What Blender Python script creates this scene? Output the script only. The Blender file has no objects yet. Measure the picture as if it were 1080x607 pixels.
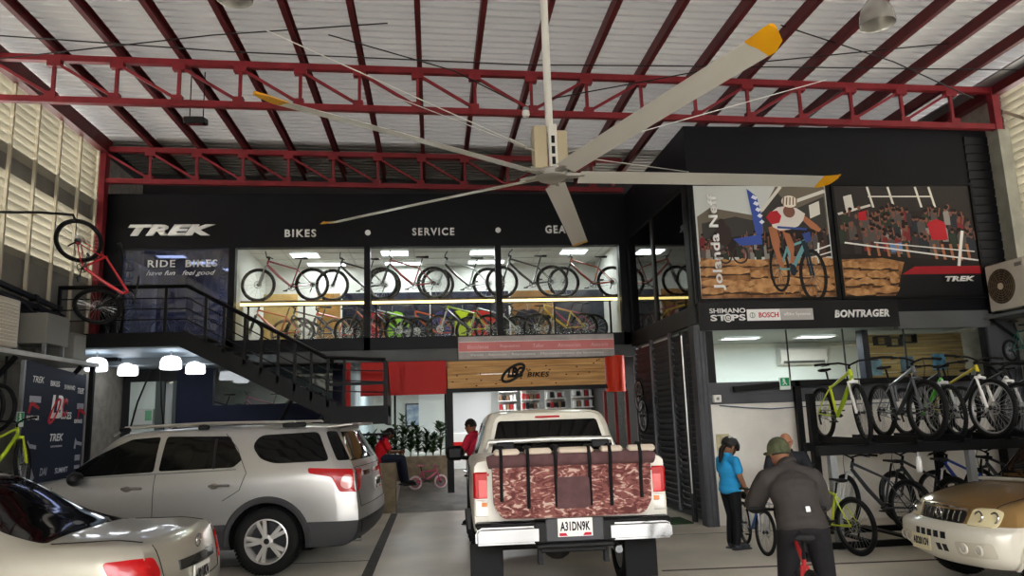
import bpy, bmesh, math, random
from mathutils import Vector, Matrix
from mathutils.bvhtree import BVHTree

SC = bpy.context.scene
COL = SC.collection
PI = math.pi
R = math.radians
random.seed(7)

# ------------------------------------------------------------------ camera, sky, exposure
FOC, CAM_Z, ROLL = 780.0, 1.8, 0.033
PITCH = math.atan(136.3 / FOC)
YAW = math.atan((87.6 / FOC) * math.cos(PITCH))
cam_f = Vector((math.sin(YAW) * math.cos(PITCH), math.cos(YAW) * math.cos(PITCH), math.sin(PITCH)))
_r = Vector((math.cos(YAW), -math.sin(YAW), 0))
_u = _r.cross(cam_f)
cam_r = _r * math.cos(ROLL) - _u * math.sin(ROLL)
cam_u = _u * math.cos(ROLL) + _r * math.sin(ROLL)
cd = bpy.data.cameras.new('camera')
cd.sensor_width = 36.0
cd.lens = 36.0 * FOC / 1080.0
cd.clip_end = 300
cam = bpy.data.objects.new('camera', cd)
COL.objects.link(cam)
cam.matrix_world = Matrix(((cam_r.x, cam_u.x, -cam_f.x, 0), (cam_r.y, cam_u.y, -cam_f.y, 0),
                           (cam_r.z, cam_u.z, -cam_f.z, CAM_Z), (0, 0, 0, 1)))
SC.camera = cam

wd = bpy.data.worlds.new('sky')
SC.world = wd
wd.use_nodes = True
bg = wd.node_tree.nodes['Background']
bg.inputs[0].default_value = (0.98, 0.985, 1.0, 1)
bg.inputs[1].default_value = 9.0
SC.view_settings.view_transform = 'Standard'
SC.view_settings.look = 'None'
SC.view_settings.gamma = 1.0
SC.view_settings.use_curve_mapping = False
SC.view_settings.exposure = 1.1
SC.cycles.max_bounces = 8
SC.cycles.diffuse_bounces = 4
SC.cycles.glossy_bounces = 4
SC.cycles.transparent_max_bounces = 16
SC.cycles.sample_clamp_indirect = 6.0


def area_light(name, loc, size, power, target=None, color=(1, 1, 1), size_y=None):
    l = bpy.data.lights.new(name, 'AREA')
    l.energy = power
    l.color = color
    l.size = size
    if size_y:
        l.shape = 'RECTANGLE'
        l.size_y = size_y
    o = bpy.data.objects.new(name, l)
    COL.objects.link(o)
    o.location = loc
    d = (Vector(target) - Vector(loc)) if target else Vector((0, 0, -1))
    o.rotation_euler = d.to_track_quat('-Z', 'Y').to_euler()
    return o




# ------------------------------------------------------------------ helpers
def srgb(h):
    h = h.lstrip('#')
    c = [int(h[i:i + 2], 16) / 255 for i in (0, 2, 4)]
    return tuple(x / 12.92 if x <= .04045 else ((x + .055) / 1.055) ** 2.4 for x in c) + (1,)


MATS = {}


def mat(name, col, rough=.5, metal=0.0, noise=None, bump=None, coat=0.0, spec=None, stretch=None, col2=None, cr=(.35, .65), emit=None, estr=1.0, trans=0.0):
    """principled material; noise=(scale, amount) mixes col with col2 (or a shade of col)"""
    if name in MATS:
        return MATS[name]
    m = bpy.data.materials.new(name)
    m.use_nodes = True
    nt = m.node_tree
    b = nt.nodes['Principled BSDF']
    c = srgb(col) if isinstance(col, str) else col
    b.inputs['Base Color'].default_value = c
    b.inputs['Roughness'].default_value = rough
    b.inputs['Metallic'].default_value = metal
    b.inputs['Coat Weight'].default_value = coat
    b.inputs['Coat Roughness'].default_value = .06
    if 'glass' in name: b.inputs['IOR'].default_value = 1.33
    if spec is None and rough >= .45 and metal < .2 and not coat:
        spec = .2
    if spec is not None:
        b.inputs['Specular IOR Level'].default_value = spec
    if emit:
        b.inputs['Emission Color'].default_value = srgb(emit)
        b.inputs['Emission Strength'].default_value = estr
    if noise or bump:
        tc = nt.nodes.new('ShaderNodeTexCoord')
        mp = nt.nodes.new('ShaderNodeMapping')
        if stretch:
            mp.inputs['Scale'].default_value = stretch
        nt.links.new(tc.outputs['Object'], mp.inputs['Vector'])
    if noise:
        n = nt.nodes.new('ShaderNodeTexNoise')
        n.inputs['Scale'].default_value = noise[0]
        n.inputs['Detail'].default_value = 5
        nt.links.new(mp.outputs[0], n.inputs['Vector'])
        ramp = nt.nodes.new('ShaderNodeValToRGB')
        a = noise[1]
        c2 = srgb(col2) if col2 else tuple(x * (1 - a) for x in c[:3]) + (1,)
        ramp.color_ramp.elements[0].position = cr[0]
        ramp.color_ramp.elements[1].position = cr[1]
        ramp.color_ramp.elements[0].color = c2
        ramp.color_ramp.elements[1].color = c if col2 else tuple(min(1, x * (1 + a * .4)) for x in c[:3]) + (1,)
        nt.links.new(n.outputs['Fac'], ramp.inputs[0])
        nt.links.new(ramp.outputs[0], b.inputs['Base Color'])
    if bump:
        n2 = nt.nodes.new('ShaderNodeTexNoise')
        n2.inputs['Scale'].default_value = bump[0]
        nt.links.new(mp.outputs[0], n2.inputs['Vector'])
        bp = nt.nodes.new('ShaderNodeBump')
        bp.inputs['Strength'].default_value = bump[1]
        bp.inputs['Distance'].default_value = .02
        nt.links.new(n2.outputs['Fac'], bp.inputs['Height'])
        nt.links.new(bp.outputs[0], b.inputs['Normal'])
    if trans:
        t = nt.nodes.new('ShaderNodeBsdfTranslucent')
        t.inputs[0].default_value = c
        mx = nt.nodes.new('ShaderNodeMixShader')
        mx.inputs[0].default_value = trans
        nt.links.new(b.outputs[0], mx.inputs[1])
        nt.links.new(t.outputs[0], mx.inputs[2])
        nt.links.new(mx.outputs[0], nt.nodes['Material Output'].inputs[0])
    MATS[name] = m
    return m


def glow(name, col, strength):
    m = bpy.data.materials.new(name)
    m.use_nodes = True
    nt = m.node_tree
    nt.nodes.remove(nt.nodes['Principled BSDF'])
    e = nt.nodes.new('ShaderNodeEmission')
    e.inputs[0].default_value = srgb(col)
    e.inputs[1].default_value = strength
    nt.links.new(e.outputs[0], nt.nodes['Material Output'].inputs[0])
    return m


def pane(name, tint='#ffffff', refl=.08, film=None, film_amt=0.0):
    """thin glass: clear with a mirror-like reflection, optionally carrying a printed film"""
    m = bpy.data.materials.new(name)
    m.use_nodes = True
    nt = m.node_tree
    nt.nodes.remove(nt.nodes['Principled BSDF'])
    t = nt.nodes.new('ShaderNodeBsdfTransparent')
    t.inputs[0].default_value = srgb(tint)
    g = nt.nodes.new('ShaderNodeBsdfGlossy')
    g.inputs['Roughness'].default_value = .03
    fr = nt.nodes.new('ShaderNodeFresnel')
    fr.inputs['IOR'].default_value = 1.45
    ad = nt.nodes.new('ShaderNodeMath')
    ad.operation = 'ADD'
    ad.inputs[1].default_value = refl - .04
    ad.use_clamp = True
    nt.links.new(fr.outputs[0], ad.inputs[0])
    mx = nt.nodes.new('ShaderNodeMixShader')
    nt.links.new(ad.outputs[0], mx.inputs[0])
    last = t
    if film:
        d = nt.nodes.new('ShaderNodeBsdfDiffuse')
        d.inputs[0].default_value = srgb(film)
        m2 = nt.nodes.new('ShaderNodeMixShader')
        m2.inputs[0].default_value = film_amt
        nt.links.new(t.outputs[0], m2.inputs[1])
        nt.links.new(d.outputs[0], m2.inputs[2])
        last = m2
    nt.links.new(last.outputs[0], mx.inputs[1])
    nt.links.new(g.outputs[0], mx.inputs[2])
    nt.links.new(mx.outputs[0], nt.nodes['Material Output'].inputs[0])
    return m


_AX = [Vector((1, 0, 0)), Vector((0, 1, 0)), Vector((0, 0, 1))]


def rotm(rx=0, ry=0, rz=0):
    return Matrix.Rotation(R(rz), 3, 'Z') @ Matrix.Rotation(R(ry), 3, 'Y') @ Matrix.Rotation(R(rx), 3, 'X')


class MB:
    """collects shapes and links them as one mesh object"""

    def __init__(s):
        s.bm = bmesh.new()
        s.mi = 0

    def add(s, verts, faces):
        vs = [s.bm.verts.new(v) for v in verts]
        for f in faces:
            try:
                fc = s.bm.faces.new([vs[i] for i in f])
                fc.material_index = s.mi
            except ValueError:
                pass
        return vs

    def box(s, c, size, rot=None, bev=0.0):
        c = Vector(c)
        h = [x / 2 for x in size]
        m = rot if rot is not None else Matrix.Identity(3)
        sg = [(x, y, z) for x in (-1, 1) for y in (-1, 1) for z in (-1, 1)]
        if bev <= 0:
            vs = [c + m @ Vector((a * h[0], b * h[1], d * h[2])) for a, b, d in sg]
            s.add(vs, [(0, 1, 3, 2), (4, 6, 7, 5), (0, 4, 5, 1), (2, 3, 7, 6), (0, 2, 6, 4), (1, 5, 7, 3)])
            return s
        bev = min(bev, min(h) * .95)
        vs, ix = [], {}
        for ci, q in enumerate(sg):
            for a in range(3):
                p = [q[k] * (h[k] - (0 if k == a else bev)) for k in range(3)]
                ix[(q, a)] = len(vs)
                vs.append(c + m @ Vector(p))
        fs = []
        for a in range(3):
            b, d = [k for k in range(3) if k != a]
            for sa in (-1, 1):
                def q(sb, sd):
                    t = [0, 0, 0]
                    t[a], t[b], t[d] = sa, sb, sd
                    return tuple(t)
                fs.append([ix[(q(*k), a)] for k in ((-1, -1), (1, -1), (1, 1), (-1, 1))])
        for a, b in ((0, 1), (0, 2), (1, 2)):
            d = 3 - a - b
            for sa in (-1, 1):
                for sb in (-1, 1):
                    def q(sd):
                        t = [0, 0, 0]
                        t[a], t[b], t[d] = sa, sb, sd
                        return tuple(t)
                    fs.append([ix[(q(-1), a)], ix[(q(-1), b)], ix[(q(1), b)], ix[(q(1), a)]])
        for q in sg:
            fs.append([ix[(q, 0)], ix[(q, 1)], ix[(q, 2)]])
        s.add(vs, fs)
        return s

    def bar(s, p0, p1, w, h, up=(0, 0, 1), bev=0):
        p0, p1 = Vector(p0), Vector(p1)
        d = p1 - p0
        L = d.length
        x = d.normalized()
        u = Vector(up)
        y = u.cross(x)
        if y.length < 1e-4:
            y = Vector((0, 1, 0)).cross(x)
            if y.length < 1e-4:
                y = Vector((1, 0, 0)).cross(x)
        y.normalize()
        z = x.cross(y)
        m = Matrix((x, y, z)).transposed()
        return s.box((p0 + p1) / 2, (L, w, h), m, bev)

    def tube(s, pts, r, n=8, closed=False, cap=True, flat=1.0):
        pts = [Vector(p) for p in pts]
        k = len(pts)
        rs = r if isinstance(r, (list, tuple)) else [r] * k
        rings = []
        prev = None
        for i, p in enumerate(pts):
            if closed:
                t = pts[(i + 1) % k] - pts[i - 1]
            else:
                t = pts[min(i + 1, k - 1)] - pts[max(i - 1, 0)]
            t.normalize()
            if prev is None:
                a = Vector((0, 0, 1)) if abs(t.z) < .9 else Vector((1, 0, 0))
                nrm = (a - t * a.dot(t)).normalized()
            else:
                nrm = (prev - t * prev.dot(t))
                if nrm.length < 1e-6:
                    nrm = t.orthogonal()
                nrm.normalize()
            prev = nrm
            b = t.cross(nrm)
            rings.append([p + (nrm * math.cos(2 * PI * j / n) + b * math.sin(2 * PI * j / n) * flat) * rs[i] for j in range(n)])
        vs = [v for rg in rings for v in rg]
        fs = []
        m = k if closed else k - 1
        for i in range(m):
            a, b2 = i * n, ((i + 1) % k) * n
            for j in range(n):
                j2 = (j + 1) % n
                fs.append((a + j, a + j2, b2 + j2, b2 + j))
        if cap and not closed:
            fs.append(tuple(range(n)))
            fs.append(tuple((k - 1) * n + j for j in range(n)))
        s.add(vs, fs)
        return s

    def cyl(s, p0, p1, r0, r1=None, n=16):
        r1 = r0 if r1 is None else r1
        return s.tube([p0, p1], [r0, r1], n)

    def lathe(s, prof, n=24, M=None, arc=2 * PI):
        """revolve (r, z) pairs about Z, then transform by M"""
        M = M or Matrix.Identity(4)
        vs, fs = [], []
        full = abs(arc - 2 * PI) < 1e-6
        cols = n if full else n + 1
        for r, z in prof:
            for j in range(cols):
                a = arc * j / n
                vs.append(M @ Vector((max(r, 1e-5) * math.cos(a), max(r, 1e-5) * math.sin(a), z)))
        for i in range(len(prof) - 1):
            for j in range(n):
                j2 = (j + 1) % cols
                fs.append((i * cols + j, i * cols + j2, (i + 1) * cols + j2, (i + 1) * cols + j))
        s.add(vs, fs)
        return s

    def torus(s, c, axis, R0, r, n=32, m=8, a0=0, a1=2 * PI, sx=1.0):
        axis = Vector(axis).normalized()
        u = axis.orthogonal().normalized()
        v = axis.cross(u)
        c = Vector(c)
        full = abs(a1 - a0 - 2 * PI) < 1e-6
        k = n if full else n + 1
        vs, fs = [], []
        for i in range(k):
            a = a0 + (a1 - a0) * i / n
            d = u * math.cos(a) + v * math.sin(a)
            for j in range(m):
                b = 2 * PI * j / m
                vs.append(c + d * (R0 + r * math.cos(b)) + axis * r * sx * math.sin(b))
        for i in range(n):
            for j in range(m):
                fs.append((i * m + j, ((i + 1) % k) * m + j, ((i + 1) % k) * m + (j + 1) % m, i * m + (j + 1) % m))
        s.add(vs, fs)
        return s

    def prism(s, poly, depth, M=None):
        """poly in local XY extruded along local Z by depth"""
        M = M or Matrix.Identity(4)
        n = len(poly)
        vs = [M @ Vector((x, y, 0)) for x, y in poly] + [M @ Vector((x, y, depth)) for x, y in poly]
        fs = [tuple(range(n)), tuple(range(2 * n - 1, n - 1, -1))]
        fs += [(i, (i + 1) % n, n + (i + 1) % n, n + i) for i in range(n)]
        s.add(vs, fs)
        return s

    def ball(s, c, r, n=12, m=8, rot=None):
        c = Vector(c)
        r = Vector(r) if isinstance(r, (tuple, list)) else Vector((r, r, r))
        M = rot or Matrix.Identity(3)
        vs, fs = [], []
        for i in range(m + 1):
            t = PI * i / m
            for j in range(n):
                p = 2 * PI * j / n
                vs.append(c + M @ Vector((r.x * math.sin(t) * math.cos(p), r.y * math.sin(t) * math.sin(p), r.z * math.cos(t))))
        for i in range(m):
            for j in range(n):
                fs.append((i * n + j, i * n + (j + 1) % n, (i + 1) * n + (j + 1) % n, (i + 1) * n + j))
        s.add(vs, fs)
        return s

    def mesh(s, name, mats, angle=38):
        bmesh.ops.remove_doubles(s.bm, verts=s.bm.verts, dist=1e-6)
        bmesh.ops.recalc_face_normals(s.bm, faces=s.bm.faces)
        me = bpy.data.meshes.new(name)
        s.bm.to_mesh(me)
        s.bm.free()
        for m in (mats if isinstance(mats, (list, tuple)) else [mats]):
            me.materials.append(m)
        if angle:
            me.polygons.foreach_set('use_smooth', [True] * len(me.polygons))
            me.set_sharp_from_angle(angle=R(angle))
        return me

    def build(s, name, mats, parent=None, angle=38, loc=None):
        return link(name, s.mesh(name, mats, angle), parent, loc)


def link(name, me, parent=None, loc=None):
    o = bpy.data.objects.new(name, me)
    COL.objects.link(o)
    if parent is not None:
        o.parent = parent
    if loc is not None:
        o.location = loc
    return o


def tag(o, label=None, cat=None, group=None, kind=None):
    if label: o['label'] = label
    if cat: o['category'] = cat
    if group: o['group'] = group
    if kind: o['kind'] = kind
    return o


def thing(name, label, cat, loc=(0, 0, 0), rz=0.0, group=None, scale=None):
    o = bpy.data.objects.new(name, None)
    COL.objects.link(o)
    o.location = loc
    o.rotation_euler = (0, 0, rz)
    if scale: o.scale = (scale,) * 3
    return tag(o, label, cat, group)


def structure(name, mb, mats, parent=None, angle=30):
    return tag(mb.build(name, mats, parent, angle), kind='structure')


def copy_tree(o, parent=None):
    c = o.copy()
    COL.objects.link(c)
    if parent is not None:
        c.parent = parent
    for ch in list(o.children):
        copy_tree(ch, c)
    return c


def box_between(mb, a, b, bev=0):
    a, b = Vector(a), Vector(b)
    return mb.box((a + b) / 2, [abs(x) for x in (b - a)], None, bev)


def plane_m(origin, U, V):
    """matrix whose local X, Y, Z run along U, V, U x V from origin"""
    U, V = Vector(U).normalized(), Vector(V).normalized()
    W = U.cross(V).normalized()
    return Matrix(((U.x, V.x, W.x, origin[0]), (U.y, V.y, W.y, origin[1]), (U.z, V.z, W.z, origin[2]), (0, 0, 0, 1)))


def text(name, s, M, x, y, w, h, m, parent=None, depth=.012, bold=.0, shear=0.0, space=1.0, lift=.002):
    """raised lettering filling the w by h box at (x, y) of plane M"""
    cu = bpy.data.curves.new(name, 'FONT')
    cu.body = s
    cu.size = 1
    cu.offset = bold
    cu.shear = shear
    cu.space_character = space
    cu.resolution_u = 3
    tmp = bpy.data.objects.new('t', cu)
    COL.objects.link(tmp)
    dg = bpy.context.evaluated_depsgraph_get()
    me = bpy.data.meshes.new_from_object(tmp.evaluated_get(dg))
    bpy.data.objects.remove(tmp)
    bpy.data.curves.remove(cu)
    xs = [v.co.x for v in me.vertices]
    ys = [v.co.y for v in me.vertices]
    if not xs:
        return None
    x0, x1, y0, y1 = min(xs), max(xs), min(ys), max(ys)
    sx, sy = w / max(x1 - x0, 1e-6), h / max(y1 - y0, 1e-6)
    bm = bmesh.new()
    bm.from_mesh(me)
    bpy.data.meshes.remove(me)
    for v in bm.verts:
        v.co = Vector((x + (v.co.x - x0) * sx, y + (v.co.y - y0) * sy, lift))
    ret = bmesh.ops.extrude_face_region(bm, geom=list(bm.faces))
    for g in ret['geom']:
        if isinstance(g, bmesh.types.BMVert):
            g.co.z += depth
    bmesh.ops.transform(bm, matrix=M, verts=bm.verts)
    bmesh.ops.recalc_face_normals(bm, faces=bm.faces)
    me2 = bpy.data.meshes.new(name)
    bm.to_mesh(me2)
    bm.free()
    me2.materials.append(m)
    return link(name, me2, parent)


BACK = lambda x, z, y: plane_m((x, y, z), (1, 0, 0), (0, 0, 1))      # plane facing the street

# ------------------------------------------------------------------ materials
white_paint = mat('white paint', '#e4e2dc', .5)
black_wall = mat('black cladding', '#0b0c12', .5, noise=(1.2, .25))
charcoal = mat('charcoal panel', '#1d1d1f', .55, noise=(2, .2))
grey_fascia = mat('grey fascia', '#5b5d5e', .55, noise=(1.5, .15))
red_steel = mat('red oxide steel', '#741a22', .55, noise=(5, .2), spec=.35)
dark_steel = mat('black steel', '#08080a', .5, spec=.2)
grey_steel = mat('grey steel', '#8b8d8e', .4, .6)
chrome = mat('chrome', '#b4b4b4', .1, 1.0)
alu = mat('brushed aluminium', '#c9c9c6', .3, .9)
rubber = mat('black rubber', '#111111', .75)
black_plastic = mat('black plastic', '#141415', .45)
dark_glass = mat('dark tinted glass', '#050607', .04, spec=.6)
concrete = mat('grey concrete', '#8f8a80', .8, noise=(6, .2), bump=(40, .2))
red_panel = mat('red panel', '#b8170f', .5, noise=(1, .08))
navy = mat('navy wall', '#11172f', .6, noise=(3, .2))
white_wall = mat('white wall', '#dcdcd6', .6, noise=(1.2, .08))
clear_glass = pane('clear pane', '#f4f8f6', .06)
shade_glass = pane('smoky pane', '#8b8d8d', .16)
led_panel = glow('led panel', '#f6fbff', 3.5)
white_vinyl = mat('white vinyl', '#f0f0ee', .5)
yellow_paint = mat('yellow paint', '#e0a012', .45)
# ------------------------------------------------------------------ the hall
XL, XR, XS, YB, YR = -6.85, 10.25, 4.37, 15.9, 11.75


def roof_z(x):
    return 7.72 - .0182 * (x + 6.85)


def floor_mat():
    m = mat('polished concrete', '#d9d2c3', .32, noise=(.9, .22), bump=(14, .04))
    nt = m.node_tree
    b = nt.nodes['Principled BSDF']
    n = nt.nodes.new('ShaderNodeTexNoise')
    n.inputs['Scale'].default_value = 2.2
    n.inputs['Detail'].default_value = 6
    rr = nt.nodes.new('ShaderNodeMapRange')
    rr.inputs['To Min'].default_value = .2
    rr.inputs['To Max'].default_value = .5
    nt.links.new(n.outputs['Fac'], rr.inputs['Value'])
    nt.links.new(rr.outputs[0], b.inputs['Roughness'])
    return m


fl = floor_mat()
structure('floor', box_between(MB(), (XL - .3, -9, -.2), (XR + .3, 26, 0)), fl)
structure('ground', box_between(MB(), (-40, -30, -.3), (40, 40, -.21)), mat('outside paving', '#9a9488', .9))  # unseen ground, added outside so light bounces up
mb = MB()
mb.bar((-.86, -6, .002), (-.79, 15.35, .002), .13, .008)
structure('trim_drain', mb, mat('floor channel cover', '#4c4a47', .6, noise=(8, .3)))
mb = MB()
mb.bar((-3.5, 10.55, .0), (-.85, 10.4, .0), .02, .006)
mb.bar((1.5, 11.3, .0), (10.1, 10.8, .0), .02, .006)
mb.bar((2.6, 8.75, .0), (10.1, 8.2, .0), .06, .006)
mb.bar((-.79, 8.2, .0), (2.6, 8.2, .0), .02, .006)
structure('trim_joints', mb, mat('floor joint', '#55514a', .8))

# raised back floor and ramp
mb = MB()
M = Matrix(((0, 0, 1, -.77), (1, 0, 0, 0), (0, 1, 0, 0), (0, 0, 0, 1)))   # local XY = world YZ, extrude +X
mb.prism([(15.4, .003), (18.2, .42), (26, .42), (26, .003)], 5.1, M)
structure('floor_ramp', mb, mat('ramp concrete', '#7d7870', .6, noise=(3, .3), bump=(30, .3)))
mb = MB()
box_between(mb, (-6.8, 16.2, 0), (-.78, 26, .42))
structure('floor_shop', mb, fl)

# corrugated roof over steel
mb = MB()
ys, zs = [], []
y = -9.0
while y < 15.7:
    for dy, dz in ((0, 0), (.06, 0), (.085, .08), (.165, .08)):
        ys.append(y + dy)
        zs.append(dz)
    y += .19
vs, fs = [], []
for k in range(len(ys)):
    vs += [(XL - .2, ys[k], roof_z(XL) + .17 + zs[k]), (XR + .2, ys[k], roof_z(XR) + .17 + zs[k])]
for k in range(len(ys) - 1):
    fs.append((2 * k, 2 * k + 1, 2 * k + 3, 2 * k + 2))
mb.add(vs, fs)
structure('ceiling', mb, mat('corrugated roof sheet', '#a5a3a0', .5, noise=(.35, .14), trans=.035, stretch=(.25, 1.6, 1)), angle=20)
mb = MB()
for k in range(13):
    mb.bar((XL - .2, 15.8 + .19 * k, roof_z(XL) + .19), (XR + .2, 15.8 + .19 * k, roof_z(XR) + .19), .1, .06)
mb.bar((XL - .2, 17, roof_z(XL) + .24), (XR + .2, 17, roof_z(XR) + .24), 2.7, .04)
structure('ceiling_rear', mb, mat('shaded roof sheet', '#8a8884', .6))  # rear roof in darker grey: the shade of the recess put into its colour
mb = MB()
box_between(mb, (XL - .3, -9.2, 6.3), (XR + .3, -9.0, 8.2))
for x in (XL - .1, 1.7, XR + .1):
    box_between(mb, (x - .2, -9.2, 0), (x + .2, -9.0, 6.3))
structure('wall_unseen_street', mb, mat('added street header', '#77726a', .7))  # unseen front header and pillars, added to block sky reflections
mb = MB()
box_between(mb, (-40, -27, -.2), (45, -26, 6.5))
for k in range(14):
    mb.mi = 1
    box_between(mb, (-36 + 5.5 * k, -26.0, 1.0), (-33 + 5.5 * k, -25.9, 3.2))
structure('wall_unseen_opposite', mb, [mat('added facade', '#55514a', .8), mat('facade dark', '#33353a', .3)])  # unseen building, added to break up reflections in chrome and car windows
mb = MB()
box_between(mb, (XL - .2, 18.0, 5.8), (XR + .2, 18.15, 8.0))
box_between(mb, (XL - .2, 15.6, 6.9), (XL - .05, 18.1, 8.0))
structure('wall_gable', mb, mat('gable sheet', '#3a3a3c', .7))


def truss(name, y, x0, x1, label, h=.69, right=True):
    t = thing(name, label, 'roof truss', (0, y, 0))
    z = lambda x: roof_z(x) - .1
    mb = MB().bar((x0, 0, z(x0)), (x1, 0, z(x1)), .1, .1)
    mb.build('top_chord', red_steel, t)
    MB().bar((x0, 0, z(x0) - h), (x1, 0, z(x1) - h), .1, .1).build('bottom_chord', red_steel, t)
    xs = []
    x = -6.795
    while x < x1:
        if x > x0 + .02:
            xs.append(x)
        x += .945
    mid = 1.7
    for i, x in enumerate(xs):
        MB().bar((x, 0, z(x)), (x, 0, z(x) - h), .05, .05, (0, 1, 0)).build('post', red_steel, t)
        if i + 1 < len(xs):
            xn = xs[i + 1]
            a, b = ((x, z(x)), (xn, z(xn) - h)) if x < mid - .3 else ((xn, z(xn)), (x, z(x) - h))
            MB().bar((a[0], 0, a[1] - .06), (b[0], 0, b[1] + .06), .04, .045).build('diagonal', red_steel, t)
        MB().box((x, -.0, z(x) - .07), (.2, .112, .13)).build('gusset_plate', red_steel, t)
        gx = x - .02 if x < mid else x + .02
        MB().box((gx, 0, z(x) - h + .07), (.16, .112, .12)).build('gusset_plate', red_steel, t)
    return t


truss('roof_truss', 11.55, XL, 10.05, 'red steel roof truss nearest the camera crossing behind the fan')
truss('roof_truss', 15.6, XL, 4.3, 'red steel roof truss farther back above the black sign wall')
# end columns of the trusses
mb = MB()
mb.box((XL + .06, 15.62, 5.55), (.16, .2, 4.1))
structure('column_left', mb, red_steel)
mb = MB()
box_between(mb, (10.02, 11.45, 0), (10.24, 11.72, 6.55))
structure('column_right', mb, mat('pillar paint', '#8d8c80', .7, noise=(3, .2)))
mb = MB()
mb.bar((10.1, 11.55, 6.5), (10.1, 11.55, 7.5), .13, .13)
structure('column_right_head', mb, red_steel)

PURLIN = mat('dark red purlin', '#521419', .55, noise=(4, .2), spec=.3)
pur = None
ordn = ['left wall', 'second', 'third', 'fourth', 'fifth', 'sixth', 'seventh', 'eighth', 'ninth', 'tenth', 'eleventh', 'twelfth',
        'thirteenth', 'fourteenth', 'fifteenth', 'sixteenth', 'seventeenth', 'eighteenth', 'nineteenth']
for k in range(18):
    x = -5.85 + .945 * k
    if x > 10.2: break
    b = MB()
    # C section: web and two flanges
    b.bar((0, -8.5, 0), (0, 17.6, 0), .012, .19)
    b.bar((.035, -8.5, .09), (.035, 17.6, .09), .08, .012)
    b.bar((.035, -8.5, -.09), (.035, 17.6, -.09), .08, .012)
    o = b.build('roof_purlin', PURLIN, None, loc=(x, 0, roof_z(x) + .05))
    tag(o, 'dark red roof purlin, %s counting from the left wall' % (ordn[k + 1] if k else 'first'), 'roof purlin', 'purlins under the corrugated roof')
mb = MB()
mb.bar((XL + .1, -8.5, roof_z(XL) - .05), (XL + .1, 15.7, roof_z(XL) - .05), .16, .3)
structure('trim_eaves_left', mb, PURLIN)
mb = MB()
mb.bar((XR - .12, -8.5, roof_z(XR) - .05), (XR - .12, 17, roof_z(XR) - .05), .16, .3)
structure('trim_eaves_right', mb, PURLIN)
MB_ = MB()
MB_.bar((XR - .35, -8.5, roof_z(XR) - .02), (XR - .35, 17, roof_z(XR) - .02), .3, .03)
structure('trim_gutter', MB_, mat('galvanised gutter', '#77787a', .4, .5))

# louvred side walls
LOUV = mat('beige louvre blade', '#a5a091', .5, noise=(2, .12), stretch=(1, .3, 1), trans=.1)
LGREY = mat('grey sheet wall', '#7d7b72', .65, noise=(1.5, .2))


def louvres(mb, x, y0, y1, z0, z1, side, pitch=.15, w=.2, tilt=36):
    z = z0 + pitch * .4
    while z < z1:
        mb.box((x, (y0 + y1) / 2, z), (w, y1 - y0, .012), rotm(ry=-side * tilt))
        z += pitch


mb = MB()
louvres(mb, XL - .08, -8, 15.5, 6.35, 7.62, 1)
louvres(mb, XL - .08, -8, 15.5, 4.7, 6.0, 1)
mb.mi = 1
box_between(mb, (XL - .2, -8.5, 5.98), (XL - .1, 15.6, 6.36))
box_between(mb, (XL - .2, -8.5, 3.5), (XL - .06, 15.9, 4.72))
mb.mi = 2
box_between(mb, (XL - .2, -8.5, 0), (XL - .04, 26, 3.5))
box_between(mb, (XL - .2, 15.5, 3.5), (XL - .04, 22, 7.6))
mb.mi = 3
y = -7.2
while y < 15.5:
    mb.box((XL + .03, y, 5.6), (.05, .05, 4.1))
    y += .78
structure('wall_left', mb, [LOUV, LGREY, concrete, mat('louvre post', '#b7b09b', .5)])

mb = MB()
louvres(mb, XR + .1, -8, 11.6, 3.6, 7.3, -1)
mb.mi = 1
box_between(mb, (XR + .05, -8.5, 0), (XR + .2, 17, 3.62))
box_between(mb, (XR + .05, 11.6, 3.6), (XR + .2, 17, 7.4))
mb.mi = 2
y = -7.6
while y < 11.5:
    mb.box((XR - .01, y, 5.5), (.05, .05, 3.9))
    y += 1.2
mb.bar((XR - .02, 7.5, 4.0), (XR - .02, 11.5, 6.9), .03, .05)
structure('wall_right', mb, [LOUV, concrete, mat('louvre post', '#b7b09b', .5)])

# black sign wall with shop windows upstairs
mb = MB()
box_between(mb, (XL, YB, 5.55), (XS + .05, YB + .2, 6.74))
box_between(mb, (XL, YB, 3.2), (-6.4, YB + .2, 5.56))
for x0, x1 in ((-4.27, -4.14), (-1.44, -1.31), (1.41, 1.54), (4.21, 4.42)):
    box_between(mb, (x0, YB, 3.3), (x1, YB + .2, 5.56))
box_between(mb, (-4.3, YB, 3.3), (XS + .05, YB + .2, 3.57))
mb.mi = 1
box_between(mb, (-3.2, YB + .02, 3.04), (XS + .03, YB + .2, 3.3))
structure('wall_back', mb, [black_wall, grey_fascia])

# upstairs display room
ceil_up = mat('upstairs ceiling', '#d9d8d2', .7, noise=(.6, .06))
mb = MB()
box_between(mb, (-4.2, YB + .2, 5.74), (XS, 22, 5.8))
structure('ceiling_upstairs', mb, ceil_up)
mb = MB()
for x in (-3.4, -1.9, -.4, 1.1, 2.6, 4.1):
    mb.bar((x, YB + .25, 5.735), (x, 22, 5.735), .025, .012)
for y in (16.6, 17.3, 18.0, 18.7, 19.5, 20.5):
    mb.bar((-4.2, y, 5.735), (XS, y, 5.735), .025, .012)
structure('trim_ceiling_grid', mb, mat('ceiling grid', '#bdbcb6', .6))
mb = MB()
box_between(mb, (XL, YB + .01, 3.3), (XS, 22, 3.5))
structure('floor_upstairs', mb, mat('upstairs floor', '#6a6259', .5))
mb = MB()
box_between(mb, (-4.2, 18.9, 3.5), (XS, 19.0, 5.74))
structure('wall_upstairs_back', mb, white_wall)
mb = MB()
box_between(mb, (-4.24, YB + .2, 3.5), (-4.16, 22, 5.74))
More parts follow.
